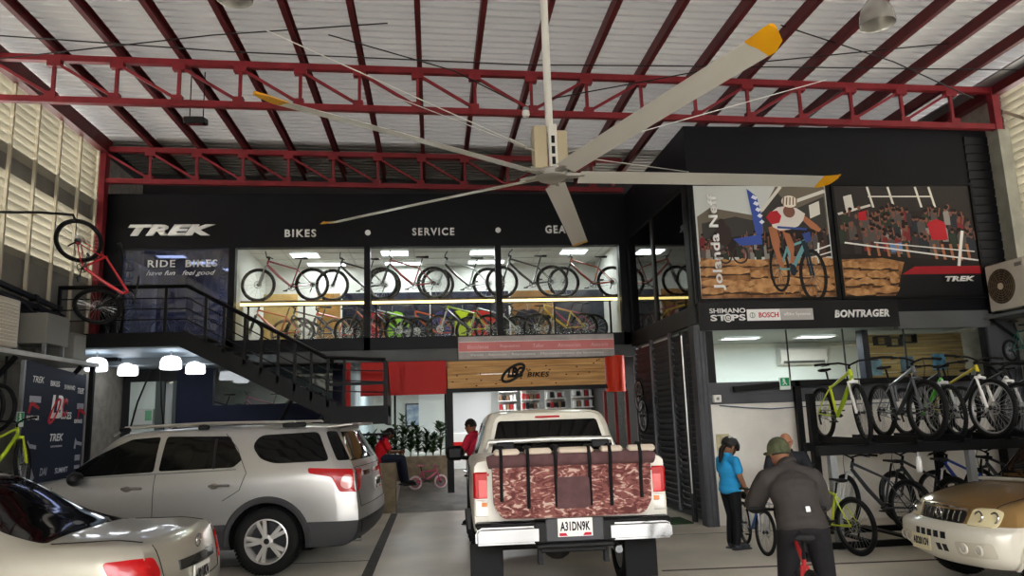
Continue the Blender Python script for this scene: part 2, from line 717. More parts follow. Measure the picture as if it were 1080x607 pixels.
structure('wall_upstairs_left', mb, white_wall)
mb = MB()
box_between(mb, (4.3, YB + .2, 3.5), (4.36, 19, 5.74))
structure('wall_upstairs_right', mb, white_wall)
PANEL_IDX = 0


def led(loc, size, label, group, power, m=None, rz=0):
    t = thing('ceiling_light', label, 'ceiling light', loc, rz, group)
    fr = MB()
    w, d = size
    for sx, sy, a, b in ((0, 1, w + .06, .03), (0, -1, w + .06, .03), (1, 0, .03, d), (-1, 0, .03, d)):
        fr.box((sx * (w / 2 + .015), sy * (d / 2 + .015), 0), (a, b, .025))
    fr.build('light_frame', white_paint, t)
    MB().box((0, 0, 0), (w, d, .012)).build('light_panel', m or led_panel, t)
    a = area_light('ceiling_panel_lamp', (loc[0], loc[1], loc[2] - .03), w, power, None, (.96, .98, 1), d)
    return t


for i, (x, y) in enumerate([(-2.95, 17.45), (-.85, 17.3), (1.25, 17.3), (3.45, 17.3)]):
    led((x, y, 5.72), (.62, .5), ('square ceiling light upstairs above the first window bike from the left',
        'square ceiling light upstairs over the left half of the middle shop window',
        'square ceiling light upstairs over the right half of the middle shop window',
        'square ceiling light upstairs at the top of the right shop window')[i], 'ceiling lights in the upstairs display', 13)
for i, (x, y) in enumerate([(-2.6, 18.5), (-.7, 18.5), (1.4, 18.4)]):
    led((x, y, 5.72), (.9, .35), ('long ceiling light upstairs deep behind the left shop window', 'long ceiling light upstairs deep behind the middle shop window',
        'long ceiling light upstairs behind the frame between middle and right windows')[i], 'rear ceiling lights in the upstairs display', 8)

for k, (x0, x1) in enumerate(((-4.14, -1.44), (-1.31, 1.41), (1.54, 4.21))):
    structure('window_%d' % (k + 1), box_between(MB(), (x0, YB + .08, 3.57), (x1, YB + .09, 5.55)), clear_glass)

# film-covered window at the left, with its dim room behind
mb = MB()
box_between(mb, (-6.4, YB + .06, 3.5), (-4.27, YB + .08, 5.52))
w4 = structure('window_4', mb, pane('printed blue film', '#b9c0d8', .1, '#343b58', .45))
mb = MB()
box_between(mb, (-6.8, 19, 3.5), (-4.24, 19.1, 5.8))
box_between(mb, (-6.8, YB + .2, 5.62), (-4.24, 22, 5.7))
structure('wall_film_room', mb, mat('dim room paint', '#6d6f80', .7))
for i, (x, y) in enumerate([(-5.78, 16.9), (-5.3, 17.6), (-4.75, 18.4)]):
    led((x, y, 5.6), (.6, .3), ('white ceiling light at the top of the blue film window', 'white ceiling light behind the word BIKES on the film window',
        'white ceiling light at the right edge of the blue film window')[i], 'ceiling lights behind the film window', 8)
MW = BACK(0, 0, YB + .055)
text('window_lettering', 'RIDE  BIKES', MW, -5.93, 5.15, 1.42, .16, white_vinyl, w4, .003, .02, 0, 1.15)
text('window_lettering', 'have fun   feel good', MW, -5.95, 4.95, 1.4, .13, white_vinyl, w4, .003, 0, .4)
MV = plane_m((-6.2, YB + .055, 3.75), (0, 0, 1), (-1, 0, 0))
text('window_lettering', 'VENEZUELA', MV, 0, 0, 1.65, .16, mat('faint vinyl', '#5f6580', .6), w4, .003, -.01)
MV = plane_m((-4.34, YB + .055, 3.9), (0, 0, 1), (-1, 0, 0))
text('window_lettering', 'SERVICIOS', MV, 0, 0, 1.45, .12, MATS['faint vinyl'], w4, .003, -.01)
# cyclist figures printed low on the film
mb = MB()
random.seed(3)
for cx in (-5.55, -5.05, -4.72):
    zc = 3.85
    mb.torus((cx - .1, YB + .055, zc), (0, 1, 0), .17, .012, 20, 4)
    mb.torus((cx + .12, YB + .052, zc + .04), (0, 1, 0), .15, .012, 20, 4)
    mb.bar((cx - .1, YB + .055, zc), (cx + .02, YB + .055, zc + .3), .02, .02)
    mb.bar((cx + .02, YB + .055, zc + .3), (cx + .12, YB + .055, zc), .02, .02)
    mb.ball((cx, YB + .055, zc + .55), (.06, .006, .08), 10, 6)
    mb.bar((cx, YB + .055, zc + .25), (cx, YB + .055, zc + .5), .004, .14, (1, 0, 0))
mb.build('printed_riders', mat('printed grey', '#54566a', .6), w4)

# raised wall signs
MS = BACK(0, 0, YB)


def sign(s, x0, x1, z0, z1, label, bold=.03, shear=0, space=1.0, m=None, name='wall_lettering'):
    o = text(name, s, MS, x0, z0, x1 - x0, z1 - z0, m or white_vinyl, None, .03, bold, shear, space)
    return tag(o, label, 'sign')


sign('TREK', -6.33, -4.56, 5.82, 6.06, 'large white slanted lettering high at the left of the black wall', .06, .28, 1.08)
sign('BIKES', -3.12, -2.46, 5.77, 5.94, 'white BIKES lettering on the black wall', .025, 0, 1.25)
sign('SERVICE', -.4, .52, 5.79, 5.96, 'white SERVICE lettering on the black wall', .025, 0, 1.25)
sign('GEAR', 2.55, 3.16, 5.82, 6.0, 'white GEAR lettering on the black wall', .025, 0, 1.25)
for x, z, l in ((-1.36, 5.86, 'round white dot sign between BIKES and SERVICE'), (1.49, 5.9, 'round white dot sign between SERVICE and GEAR')):
    tag(MB().cyl((x, YB, z), (x, YB - .03, z), .06, n=24).build('wall_dot', white_vinyl), l, 'sign')

# awning-like sign strip over the entrance, wooden sign and red panels below it
t = thing('strip_sign', 'long grey sign strip with a red band over the entrance', 'sign', (2.25, YB - .06, 3.05))
mb = MB()
mb.box((0, 0, .24), (3.4, .1, .49), None, .01)
mb.build('sign_board', mat('weathered sign grey', '#b9b0ac', .55, noise=(4, .15)), t)
mb = MB()
mb.box((0, -.055, .26), (3.38, .012, .2))
mb.build('red_band', mat('faded red band', '#df8684', .5, noise=(2, .12)), t)
mb = MB()
mb.box((0, -.052, .365), (3.38, .012, .012))
mb.box((0, -.052, .155), (3.38, .012, .012))
mb.build('band_edging', white_vinyl, t)
faint = mat('faded pink print', '#f0c4c0', .6)
ML = plane_m((-1.7, -.062, 0), (1, 0, 0), (0, 0, 1))
for s, x, w in (('Bicicletas', .2, .45), ('Repuestos', .9, .42), ('Taller', 1.6, .25), ('Accesorios', 2.15, .5), ('Asesoría', 2.88, .38)):
    text('band_print', s, ML, x, .22, w, .075, faint, t, .002)
text('small_print', 'Venta · Servicio · Repuestos · Mantenimiento de bicicletas', plane_m((-1.7, -.052, 0), (1, 0, 0), (0, 0, 1)), .25, .05, 2.9, .06, MATS['white vinyl'] if 'white vinyl' in MATS else white_vinyl, t, .002)


def plank_mat(name, c1, c2, horiz=True, ax=2, width=.12):
    m = mat(name, c1, .5, noise=(3, .4), col2=c2, stretch=(.35, .35, 9) if horiz else (9, 9, .4), cr=(.3, .7))
    return m


wood = plank_mat('knotty pine', '#dcae70', '#a5733c')
t = thing('wood_sign', 'wooden plank sign with black bike shop logo over the entrance', 'sign', (2.02, YB - .02, 2.44))
for k in range(4):
    MB().box((0, 0, .0725 + k * .145), (3.42, .05, .141), None, .006).build('plank', wood, t)
kb = MB()
random.seed(11)
for k in range(26):
    kx, kz = random.uniform(-1.6, 1.6), random.uniform(.04, .54)
    kb.ball((kx, -.026, kz), (.022, .004, .014), 8, 5)
kb.build('knots', mat('wood knot', '#4e2c12', .7), t)
ink = mat('black logo', '#0d0c0b', .5)
mb = MB()
# tilted tyre-like loop behind the letters
Mt = plane_m((-.3, -.03, .3), (math.cos(.6), 0, math.sin(.6)), (-math.sin(.6), 0, math.cos(.6)))
lp = []
for i in range(40):
    a = 2 * PI * i / 40
    lp.append(Mt @ Vector((.28 * math.cos(a), .12 * math.sin(a), 0)))
mb.tube(lp, .03, 6, True)
mb.build('logo_loop', ink, t)
ML = plane_m((0, -.03, 0), (1, 0, 0), (0, 0, 1))
text('logo_lettering', 'LBC', ML, -.43, .2, .36, .23, ink, t, .014, .05, .25, .85)
text('logo_lettering', 'BIKES', ML, .0, .2, .48, .11, ink, t, .014, .02, .2, 1.1)

mb = MB()
box_between(mb, (-1.51, YB + .02, 2.34), (.29, YB + .14, 3.05))
tag(mb.build('red_fascia', red_panel), 'plain red fascia panel left of the wooden sign', 'panel')
mb = MB()
box_between(mb, (-1.87, YB + .02, 2.0), (-1.72, YB + .14, 3.05))
tag(mb.build('red_fascia', red_panel), 'narrow red fascia strip behind the stair landing rail', 'panel')
mb = MB()
mb.lathe([(.0, .0), (.22, .0), (.22, .78), (0, .78)], 28, Matrix.Translation((3.98, YB + .1, 2.28)))
tag(mb.build('red_drum', mat('red column paint', '#d4381c', .45)), 'rounded red column head right of the wooden sign', 'column cladding')
mb = MB()
box_between(mb, (.28, YB, .3), (.42, YB + .16, 2.44))
structure('column_entrance', mb, dark_steel)
mb = MB()
box_between(mb, (.29, YB + .01, 2.36), (4.2, YB + .12, 2.45))
structure('trim_lintel', mb, dark_steel)
for k, x in enumerate((3.72, 3.95, 4.2)):
    mb = MB()
    box_between(mb, (x - .03, YB + .02, .1), (x + .03, YB + .12, 2.3))
    structure('door_%d_jamb' % (k + 1), mb, mat('red door frame', '#7d1d1a', .45))
structure('door_1', box_between(MB(), (3.77, YB + .06, .1), (4.15, YB + .07, 2.28)), clear_glass)

# ground floor shop behind the entrance
mb = MB()
box_between(mb, (-1.9, 23.9, .4), (9, 24.1, 3.2))
structure('wall_shop_back', mb, white_wall)
mb = MB()
box_between(mb, (-2.0, 17.45, .0), (-1.88, 24, 3.2))
structure('wall_shop_left', mb, mat('pale blue wall', '#cfdde2', .6))
mb = MB()
box_between(mb, (XS + .1, YB + .2, .0), (XS + .22, 24, 3.2))
structure('wall_shop_right', mb, mat('shop side wall', '#45423f', .6))
mb = MB()
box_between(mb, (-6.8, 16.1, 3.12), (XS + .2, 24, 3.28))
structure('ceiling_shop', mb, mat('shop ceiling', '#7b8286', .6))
for i, (x, y) in enumerate([(-.75, 20.6), (.8, 19.4), (2.6, 18.3), (1.9, 22)]):
    led((x, y, 3.09), (1.1, .4), ('ceiling light inside the shop left of the black entrance post', 'ceiling light inside the shop right of the black entrance post',
        'ceiling light inside the shop under the right end of the wooden sign', 'ceiling light deep inside the shop above the pickup')[i], 'ceiling lights in the ground floor shop', 20)
structure('window_5', box_between(MB(), (-1.8, 18.5, .5), (.3, 18.52, 3.1)), clear_glass)
mb = MB()
box_between(mb, (.28, 18.45, .4), (.36, 18.55, 3.1))
box_between(mb, (-.95, 18.47, .5), (-.9, 18.53, 3.1))
structure('trim_shopfront', mb, dark_steel)
# ------------------------------------------------------------------ left: recess under the landing
mb = MB()
for a, b in (((-5.7, 17.4, 0), (-4.92, 17.55, 3.12)), ((-4.92, 17.4, 0), (-2.28, 17.55, 2.28)), ((-2.28, 17.4, 0), (-1.9, 17.55, 3.12))):
    box_between(mb, a, b)
structure('wall_navy', mb, navy)
mb = MB()
for a, b in (((-6.85, 17.4, 2.85), (-5.7, 17.55, 3.12)), ((-6.85, 17.4, 0), (-6.7, 17.55, 2.85))):
    box_between(mb, a, b)
structure('wall_door_surround', mb, charcoal)
mb = MB()
box_between(mb, (-6.7, 17.42, 0), (-6.16, 17.47, 2.85))
structure('door_2', mb, mat('pale green door', '#c3cec6', .5))
mb = MB()
box_between(mb, (-6.14, 17.38, 0), (-5.96, 17.5, 2.85))
box_between(mb, (-5.78, 17.38, 0), (-5.7, 17.5, 2.85))
structure('door_3_frame', mb, mat('dark green grey frame', '#49524f', .5))
structure('door_3', box_between(MB(), (-5.95, 17.44, 0), (-5.79, 17.48, 2.8)), mat('grey door leaf', '#a4aaa8', .5))
structure('window_6', box_between(MB(), (-4.92, 17.44, 2.28), (-2.28, 17.45, 3.12)), clear_glass)
mb = MB()
box_between(mb, (-6.8, 20.5, 0), (-1.95, 20.6, 3.12))
structure('wall_workshop', mb, mat('workshop wall', '#8f9896', .6))
led((-4.3, 18.6, 3.09), (.5, .3), 'small ceiling light seen through the navy wall window', 'workshop light', 4)

# landing platform with soffit
mb = MB()
box_between(mb, (XL, 14.2, 3.3), (-4.5, YB, 3.56))
structure('floor_landing', mb, dark_steel)
structure('ceiling_soffit', box_between(MB(), (XL, 14.25, 3.27), (-4.5, 16.3, 3.3)), mat('soffit paint', '#93a3af', .5))
LG = 'dome lamps under the upper landing'
dome_glow = glow('lit dome', '#f4f8ff', 3.0)
for x, y, l in ((-6.33, 14.8, 'lit white dome lamp under the landing, leftmost of four'), (-6.3, 16.2, 'lit white dome lamp under the landing, second from left'),
                (-4.98, 14.8, 'lit white dome lamp under the landing, third from left'), (-4.95, 16.2, 'lit white dome lamp under the landing, rightmost of four')):
    t = thing('dome_lamp', l, 'lamp', (x, y, 3.0), 0, LG)
    MB().lathe([(0, .17), (.1, .165), (.16, .13), (.19, .06), (.195, -.06), (.17, -.085), (0, -.09)], 24).build('lamp_shade', dome_glow, t)
    MB().cyl((0, 0, .16), (0, 0, .27 if y < 16 else .14), .02, n=8).build('lamp_stem', grey_steel, t)


def rail_post(t, x, y, z0, z1):
    MB().bar((x, y, z0), (x, y, z1), .05, .05, (0, 1, 0)).build('post', dark_steel, t)


# staircase: one welded thing with its handrails
t = thing('staircase', 'black steel staircase with handrails descending from the upper landing', 'staircase', (0, 0, 0))
x0, z0, x1, z1 = -4.5, 3.56, -1.95, 2.1
for y in (14.22, 15.3):
    MB().bar((x0 - .15, y, z0 - .1), (x1 + .1, y, z1 - .08), .05, .3, (0, 0, 1)).build('stringer', dark_steel, t)
for k in range(9):
    f = (k + .5) / 9
    MB().box((x0 + (x1 - x0) * f, 14.76, z0 + (z1 - z0) * f), (.29, 1.04, .04)).build('tread', charcoal, t)
MB().box((-1.42, 14.76, 2.0), (1.14, 1.14, .2)).build('landing', dark_steel, t)
mb = MB()
mb.box((-1.42, 14.2, 1.93), (1.16, .05, .34))
mb.build('landing_edge', dark_steel, t)
for y in (14.22,):
    MB().tube([(-6.82, y, 4.42), (-4.54, y, 4.42), (-1.98, y, 3.02), (-.88, y, 2.96)], .04, 8).build('handrail', dark_steel, t)
    for dz in (.22, .42, .62):
        MB().tube([(-6.8, y, 4.42 - dz), (-4.54, y, 4.42 - dz), (-1.98, y, 3.02 - dz), (-.88, y, 2.96 - dz)], .012, 6).build('rail_wire', dark_steel, t)
    for x in (-6.8, -4.92):
        rail_post(t, x, y, 3.5, 4.42)
    for f in (.12, .25, .4, .52, .64, .76, .88, 1.0):
        x = x0 + (x1 - x0) * f
        rail_post(t, x, y, z0 + (z1 - z0) * f - .05, 4.4 - 1.4 * f)
    for x in (-1.65, -.9):
        rail_post(t, x, y, 2.0, 2.97)
MB().tube([(-4.5, 15.32, 4.4), (-1.98, 15.32, 3.02)], .03, 8).build('handrail', dark_steel, t)
MB().tube([(-3.4, 15.32, 2.98), (-1.9, 15.32, 2.98)], .03, 8).build('handrail', dark_steel, t)
MB().bar((-1.98, 14.25, 2.52), (-.9, 14.25, 2.52), .04, .06).build('rail_wire', dark_steel, t)
# flight turning away down to the shop floor, with a closed side panel
for y0 in range(2):
    MB().box((-1.42, 15.45 + .24 * y0, 1.78 - .23 * y0), (1.1, .26, .04)).build('tread', charcoal, t)
mb = MB()
M = Matrix(((0, 0, 1, -.9), (1, 0, 0, 0), (0, 1, 0, 0), (0, 0, 0, 1)))
mb.prism([(14.2, 1.75), (14.2, 2.94), (14.4, 2.94), (15.5, 2.2), (15.5, 1.72)], .05, M)
mb.build('side_panel', dark_steel, t)
MB().bar((-3.6, 17.38, 1.55), (-2.6, 14.3, 2.3), .07, .07).build('brace', dark_steel, t)
MB().bar((-2.9, 17.38, 1.55), (-2.0, 14.3, 1.95), .07, .07).build('brace', dark_steel, t)
mb = MB()
mb.bar((-6.83, 14.24, 3.3), (-6.83, 14.24, 0), .08, .08)
mb.build('leg', dark_steel, t)
MB().bar((-1.9, 15.25, 1.95), (-1.9, 15.25, 0), .08, .08).build('leg', dark_steel, t)

# ------------------------------------------------------------------ planter walls and plants
tan_conc = mat('tan cast concrete', '#9a8c74', .8, noise=(7, .25), bump=(60, .25))
mb = MB()
box_between(mb, (-3.4, 15.5, 0), (-.78, 16.15, .97))
structure('trim_planter_near', mb, tan_conc)
mb = MB()
box_between(mb, (-1.9, 17.95, .0), (.32, 18.15, .97))
structure('trim_planter_far', mb, tan_conc)
mb = MB()
box_between(mb, (-1.9, 18.15, .3), (.3, 18.46, .9))
structure('floor_planter_soil', mb, mat('potting soil', '#2a2018', .9, noise=(20, .4)))
leaf_m = mat('dark green leaf', '#2c4a24', .5, noise=(5, .5))
leaf_m2 = mat('mid green leaf', '#4d7038', .5, noise=(5, .4))
random.seed(21)


def leafy(x, y, z, h, label, n=26, spread=.2, group='green plants in the planter'):
    t = thing('planter_shrub', label, 'plant', (x, y, z), 0, group)
    st = MB()
    lf = MB()
    for k in range(4):
        a = random.uniform(0, 2 * PI)
        lean = random.uniform(0, .12)
        top = Vector((math.cos(a) * lean, math.sin(a) * lean * .5, h * random.uniform(.75, 1)))
        st.tube([(0, 0, 0), top * .5 + Vector((.01, 0, 0)), top], [.009, .007, .004], 5)
        for j in range(n):
            p = top * random.uniform(.2, 1)
            b = random.uniform(0, 2 * PI)
            e = random.uniform(.1, .9)
            L = random.uniform(.12, .22)
            d = Vector((math.cos(b) * math.cos(e), math.sin(b) * math.cos(e), math.sin(e)))
            s = d.cross(Vector((0, 0, 1))).normalized() * L * .24
            lf.mi = random.choice((0, 0, 1))
            q = p + d * L * .5 + Vector((0, 0, .012))
            lf.add([p, q - s, p + d * L, q + s], [(0, 1, 2, 3)])
    st.build('stem', mat('plant stem', '#4a4a26', .7), t)
    lf.build('foliage', [leaf_m, leaf_m2], t)
    return t


for k in range(11):
    x = -1.62 + k * .178
    leafy(x, 18.28 + .06 * (k % 2), .9, random.uniform(.6, .85) if k != 5 else 1.05,
          ('leafy green shrub in the concrete planter, %s from the left' % ['first', 'second', 'third', 'fourth', 'fifth', 'sixth', 'seventh', 'eighth', 'ninth', 'tenth', 'eleventh'][k]))

# ------------------------------------------------------------------ right: the boxed showroom
mb = MB()
box_between(mb, (XS, YR, 5.63), (10.03, 16.6, 6.67))
box_between(mb, (XS, YR, 3.55), (XS + .07, YR + .06, 5.64))
box_between(mb, (6.86, YR, 3.55), (6.98, YR + .06, 5.64))
box_between(mb, (9.56, YR, 3.3), (10.03, YR + .1, 5.64))
box_between(mb, (7.87, YR, 3.35), (9.6, YR + .1, 3.62))
box_between(mb, (XS, YR + .06, 3.5), (10.03, YR + .12, 5.64))
for z in [3.4 + .16 * k for k in range(20)]:
    mb.box((9.8, YR - .01, z), (.46, .03, .13), rotm(rx=12))
mb.mi = 1
box_between(mb, (7.87, YR - .02, 3.07), (9.56, YR + .1, 3.36))
mb.mi = 2
box_between(mb, (4.45, YR + .02, 1.9), (9.55, YR + .12, 2.25))
for z in (1.92, 2.03, 2.14):
    box_between(mb, (4.45, YR, z), (9.55, YR + .03, z + .09))
mb.mi = 3
box_between(mb, (4.45, YR + .06, 0), (9.55, YR + .12, 1.9))
mb.mi = 2
box_between(mb, (9.5, YR - .02, 0), (9.75, YR + .12, 3.1))
box_between(mb, (9.75, YR + .1, 0), (10.2, YR + .2, 3.4))
siding = mat('grey siding', '#55565a', .5, noise=(2, .15))
structure('wall_showroom_front', mb, [black_wall, grey_fascia, siding, mat('scuffed white wall', '#e8e4da', .55, noise=(1.6, .12))])
mb = MB()
box_between(mb, (4.27, YR - .03, 0), (4.47, YR + .2, 3.2))
mb.mi = 1
for x in (4.3, 4.37, 4.44):
    mb.box((x, YR - .04, 1.6), (.018, .02, 3.2))
structure('column_corner', mb, [mat('grey corner cladding', '#55565a', .5, noise=(2, .2)), siding])

# sponsor fascia
t = thing('sponsor_fascia', 'charcoal sign board of sponsor names under the race posters', 'sign', (0, YR, 0))
mb = MB()
box_between(mb, (4.38, -.08, 3.1), (7.87, .0, 3.57))
mb.build('sign_board', charcoal, t)
MF = plane_m((0, -.08, 0), (1, 0, 0), (0, 0, 1))
text('sponsor_lettering', 'SHIMANO', MF, 4.55, 3.38, .62, .08, white_vinyl, t, .006, .02)
text('sponsor_lettering', 'ST PS', MF, 4.56, 3.25, .6, .105, white_vinyl, t, .006, .03, 0, 1.05)
mb = MB()
mb.torus((4.86, -.085, 3.30), (0, 1, 0), .062, .012, 24, 6)
mb.build('ring_emblem', white_vinyl, t)
text('sponsor_lettering', 'e', MF, 4.825, 3.265, .07, .07, white_vinyl, t, .006, .02)
MB().box((5.48, -.085, 3.34), (.58, .012, .19)).build('white_plate', white_vinyl, t)
MB().box((6.06, -.085, 3.34), (.56, .012, .19)).build('grey_plate', mat('grey plate', '#b9b6b2', .5), t)
MF2 = plane_m((0, -.092, 0), (1, 0, 0), (0, 0, 1))
text('sponsor_lettering', 'BOSCH', MF2, 5.39, 3.295, .34, .085, mat('red print', '#c8202a', .5), t, .003, .02)
mb = MB()
mb.torus((5.28, -.093, 3.335), (0, 1, 0), .042, .006, 20, 6)
mb.box((5.28, -.093, 3.335), (.012, .006, .07))
mb.build('ring_emblem', mat('grey print', '#8d9a90', .5), t)
text('sponsor_lettering', 'eBike Systems', MF2, 5.83, 3.305, .46, .07, white_vinyl, t, .003)
text('sponsor_lettering', 'BONTRAGER', MF, 6.72, 3.27, .98, .13, white_vinyl, t, .006, .045, .18, 1.08)

# showroom window and the room behind it
structure('window_7', box_between(MB(), (4.5, YR + .06, 2.25), (9.5, YR + .07, 3.1)), clear_glass)
mb = MB()
for x in (5.9, 6.9, 8.0):
    box_between(mb, (x, YR + .05, 2.25), (x + .015, YR + .08, 3.1))
box_between(mb, (4.47, YR + .03, 2.25), (4.62, YR + .1, 3.1))
box_between(mb, (9.42, YR + .03, 2.2), (9.56, YR + .1, 3.12))
structure('trim_showroom_window', mb, charcoal)
mb = MB()
box_between(mb, (4.5, 15.4, 0), (10.2, 15.5, 3.22))
structure('wall_showroom_back', mb, mat('showroom wall', '#dfe6e2', .5))
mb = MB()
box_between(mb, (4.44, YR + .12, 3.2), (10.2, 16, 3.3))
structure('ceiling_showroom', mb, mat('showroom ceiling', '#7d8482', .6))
mb = MB()
box_between(mb, (4.44, 12.9, 0), (4.5, 15.4, 3.2))
structure('wall_showroom_left', mb, MATS['showroom wall'])
for i, (x, y) in enumerate([(6.0, 13.9), (7.55, 13.9)]):
    led((x, y, 3.18), (.7, .32), ('ceiling light in the showroom above the white wall cooler, left one', 'ceiling light in the showroom above the white wall cooler, right one')[i],
        'ceiling lights in the showroom', 24)
pine = plank_mat('pale pine boards', '#c2a468', '#8d6f3c')
mb = MB()
for k in range(14):
    mb.box((9.1, 13.25, .7 + k * .18), (2.1, .05, .172), None, .006)
structure('wall_pine', mb, pine)
mb = MB()
box_between(mb, (7.98, 13.0, 0), (8.1, 13.2, 3.2))
structure('column_showroom', mb, navy)
for x, z, l in ((8.45, 3.0, 'left one'), (8.72, 2.97, 'middle one'), (9.0, 3.03, 'right one')):
    mb = MB()
    for a, b, c_, d in ((0, .075, .26, .02), (0, -.075, .26, .02), (-.12, 0, .02, .15), (.12, 0, .02, .15)):
        mb.box((x + a, 13.15, z + b), (c_, .14, d))
    tag(mb.build('box_shelf', dark_steel), 'small black box shelf on the pine wall, ' + l, 'shelf', 'box shelves on the pine wall')
t = thing('wall_air_conditioner', 'white split air conditioner inside the showroom window', 'air conditioner', (7.95, 15.39, 2.72))
M = Matrix(((0, 0, 1, -.52), (1, 0, 0, 0), (0, 1, 0, 0), (0, 0, 0, 1)))
MB().prism([(0, 0), (-.17, .02), (-.22, .1), (-.22, .32), (-.18, .36), (0, .36)], 1.04, M).build('body', white_paint, t)
MB().box((0, -.2, .06), (.92, .03, .05), rotm(rx=-30)).build('air_flap', mat('ac vent', '#4a4d4d', .5), t)
MB().tube([(.5, -.06, .05), (.62, -.06, .15), (.72, -.05, .38), (1.3, -.05, .42)], .025, 8).build('pipe', white_paint, t)

# race posters: flat prints in black frames
def poster(name, x0, x1, z0, z1, label, layers):
    t = thing(name, label, 'poster', (x0, YR, z0))
    W, H = x1 - x0, z1 - z0
    mb = MB()
    mb.box((W / 2, .02, H / 2), (W, .03, H))
    mb.build('print_base', mat('print base ' + layers[0], layers[0], .45), t)
    mb = MB()
    for a, b, c_, d in ((W / 2, -.02, W + .08, .05), (W / 2, H + .02, W + .08, .05), (-.02, H / 2, .05, H), (W + .02, H / 2, .05, H)):
        mb.box((a, -.005, b), (c_, .05, d))
    mb.build('frame', dark_steel, t)
    return t, W, H


def flat_layers(t, W, H, groups):
    """the printed picture in unit coordinates: one flat sheet, each ink a hair above the last"""
    mb = MB()
    for gi, (nm, m, shapes) in enumerate(groups):
        mb.mi = gi
        y = .003 - gi * .001
        for si, s in enumerate(shapes):
            y -= .000012
            mb.add([(px * W, y, pz * H) for px, pz in s], [tuple(range(len(s)))])
    me = mb.mesh('print', [g[1] for g in groups], 0)
    link('print', me, t)


def ell(cx, cz, rx, rz, n=18, rot=0):
    return [(cx + rx * math.cos(2 * PI * i / n) * math.cos(rot) - rz * math.sin(2 * PI * i / n) * math.sin(rot) * .8,
             cz + rx * math.cos(2 * PI * i / n) * math.sin(rot) * 1.25 + rz * math.sin(2 * PI * i / n) * math.cos(rot)) for i in range(n)]


def ring(cx, cz, rx, rz, w, n=26):
    out = []
    for i in range(n):
        a, b = 2 * PI * i / n, 2 * PI * (i + 1) / n
        out.append([(cx + rx * math.cos(a), cz + rz * math.sin(a)), (cx + rx * math.cos(b), cz + rz * math.sin(b)),
                    (cx + (rx - w) * math.cos(b), cz + (rz - w * 1.3) * math.sin(b)), (cx + (rx - w) * math.cos(a), cz + (rz - w * 1.3) * math.sin(a))])
    return out


def strip(p, q, w):
    dx, dz = q[0] - p[0], q[1] - p[1]
    l = math.hypot(dx, dz)
    nx, nz = -dz / l * w / 2, dx / l * w / 2
    return [(p[0] + nx, p[1] + nz), (q[0] + nx, q[1] + nz), (q[0] - nx, q[1] - nz), (p[0] - nx, p[1] - nz)]


P = lambda n, c: mat('print ' + n, c, .45)
rockm = mat('print rocks', '#a8794d', .45, noise=(6, .5), col2='#5f3f26')
rock_hi = mat('print rock tops', '#c99a68', .45, noise=(8, .3), col2='#9a6b42')
random.seed(5)


def slabs(x0, x1, z0, z1, rows, cols):
    """layered flat boulders: bright tops with dark gaps between them"""
    tops, gaps = [], []
    for r_ in range(rows):
        zb_ = z1 - (z1 - z0) * (r_ + .5) / rows
        hh = (z1 - z0) / rows
        x = x0
        while x < x1 - .04:
            w = random.uniform(.10, .30)
            zz = zb_ + (z1 - z0) / rows * random.uniform(-.35, .35)
            tl_ = random.uniform(-.25, .25)
            xe = min(x1, x + w)
            n = 6
            up_ = [(x + (xe - x) * i / n, zz + hh * (random.uniform(.1, .3) + tl_ * (i / n - .5) + .35 * math.sin(PI * i / n))) for i in range(n + 1)]
            lo_ = [(x + (xe - x) * i / n, zz - hh * (random.uniform(.0, .2) - tl_ * (i / n - .5) + .25 * math.sin(PI * i / n))) for i in range(n, -1, -1)]
            tops.append([(a, max(.006, b)) for a, b in up_ + lo_])
            gaps.append(strip((x, max(.01, zz - hh * .42)), (xe, max(.01, zz - hh * random.uniform(.3, .45))), hh * .22))
            x = xe + random.uniform(-.02, .03)
    return tops, gaps


def rocks(n, x0, x1, z0, z1):
    out = []
    for k in range(n):
        cx, cz = random.uniform(x0, x1), random.uniform(z0, z1)
        rx, rz = random.uniform(.07, .15), random.uniform(.03, .06)
        out.append([(min(x1, max(x0, cx + rx * math.cos(a) * random.uniform(.8, 1.15))), max(.005, cz + rz * math.sin(a) * random.uniform(.7, 1.2))) for a in [2 * PI * i / 9 for i in range(9)]])
    return out


def crowd_groups(n, x0, x1, z0, z1, s=1.0, cols=('#1f1b1a', '#3a3536', '#4a3530', '#2a2f36', '#8d8884', '#7a2b2e', '#2f3a2f', '#55504d')):
    """rows of spectators from the back row down, in mixed shirt colours"""
    g = [[] for _ in cols]
    faces, hats = [], []
    for k in range(n):
        cz = z1 - (z1 - z0) * k / n
        cx = random.uniform(x0, x1)
        w = random.uniform(.018, .028) * s
        g[random.randrange(len(cols))].append([(cx - w, cz - .03), (cx - w * .6, cz - .008), (cx + w * .6, cz - .008), (cx + w, cz - .03), (cx + w * .9, cz - .14), (cx - w * .9, cz - .14)])
        faces.append(ell(cx + random.uniform(-.005, .005), cz + .006, .0105 * s, .02 * s, 10))
        if random.random() < .7:
            hats.append(ell(cx, cz + .018, .0125 * s, .014 * s, 10))
        if random.random() < .3:
            faces.append(strip((cx + w, cz - .03), (cx + w + random.uniform(-.01, .02), cz + .05), .009 * s))
    out = []
    for i, c_ in enumerate(cols):
        out.append(('crowd', P('shirt ' + c_, c_), g[i]))
    return out + [('faces', P('spectator skin', '#7d5344'), faces), ('hats', P('hat dark', '#221c1a'), hats)]


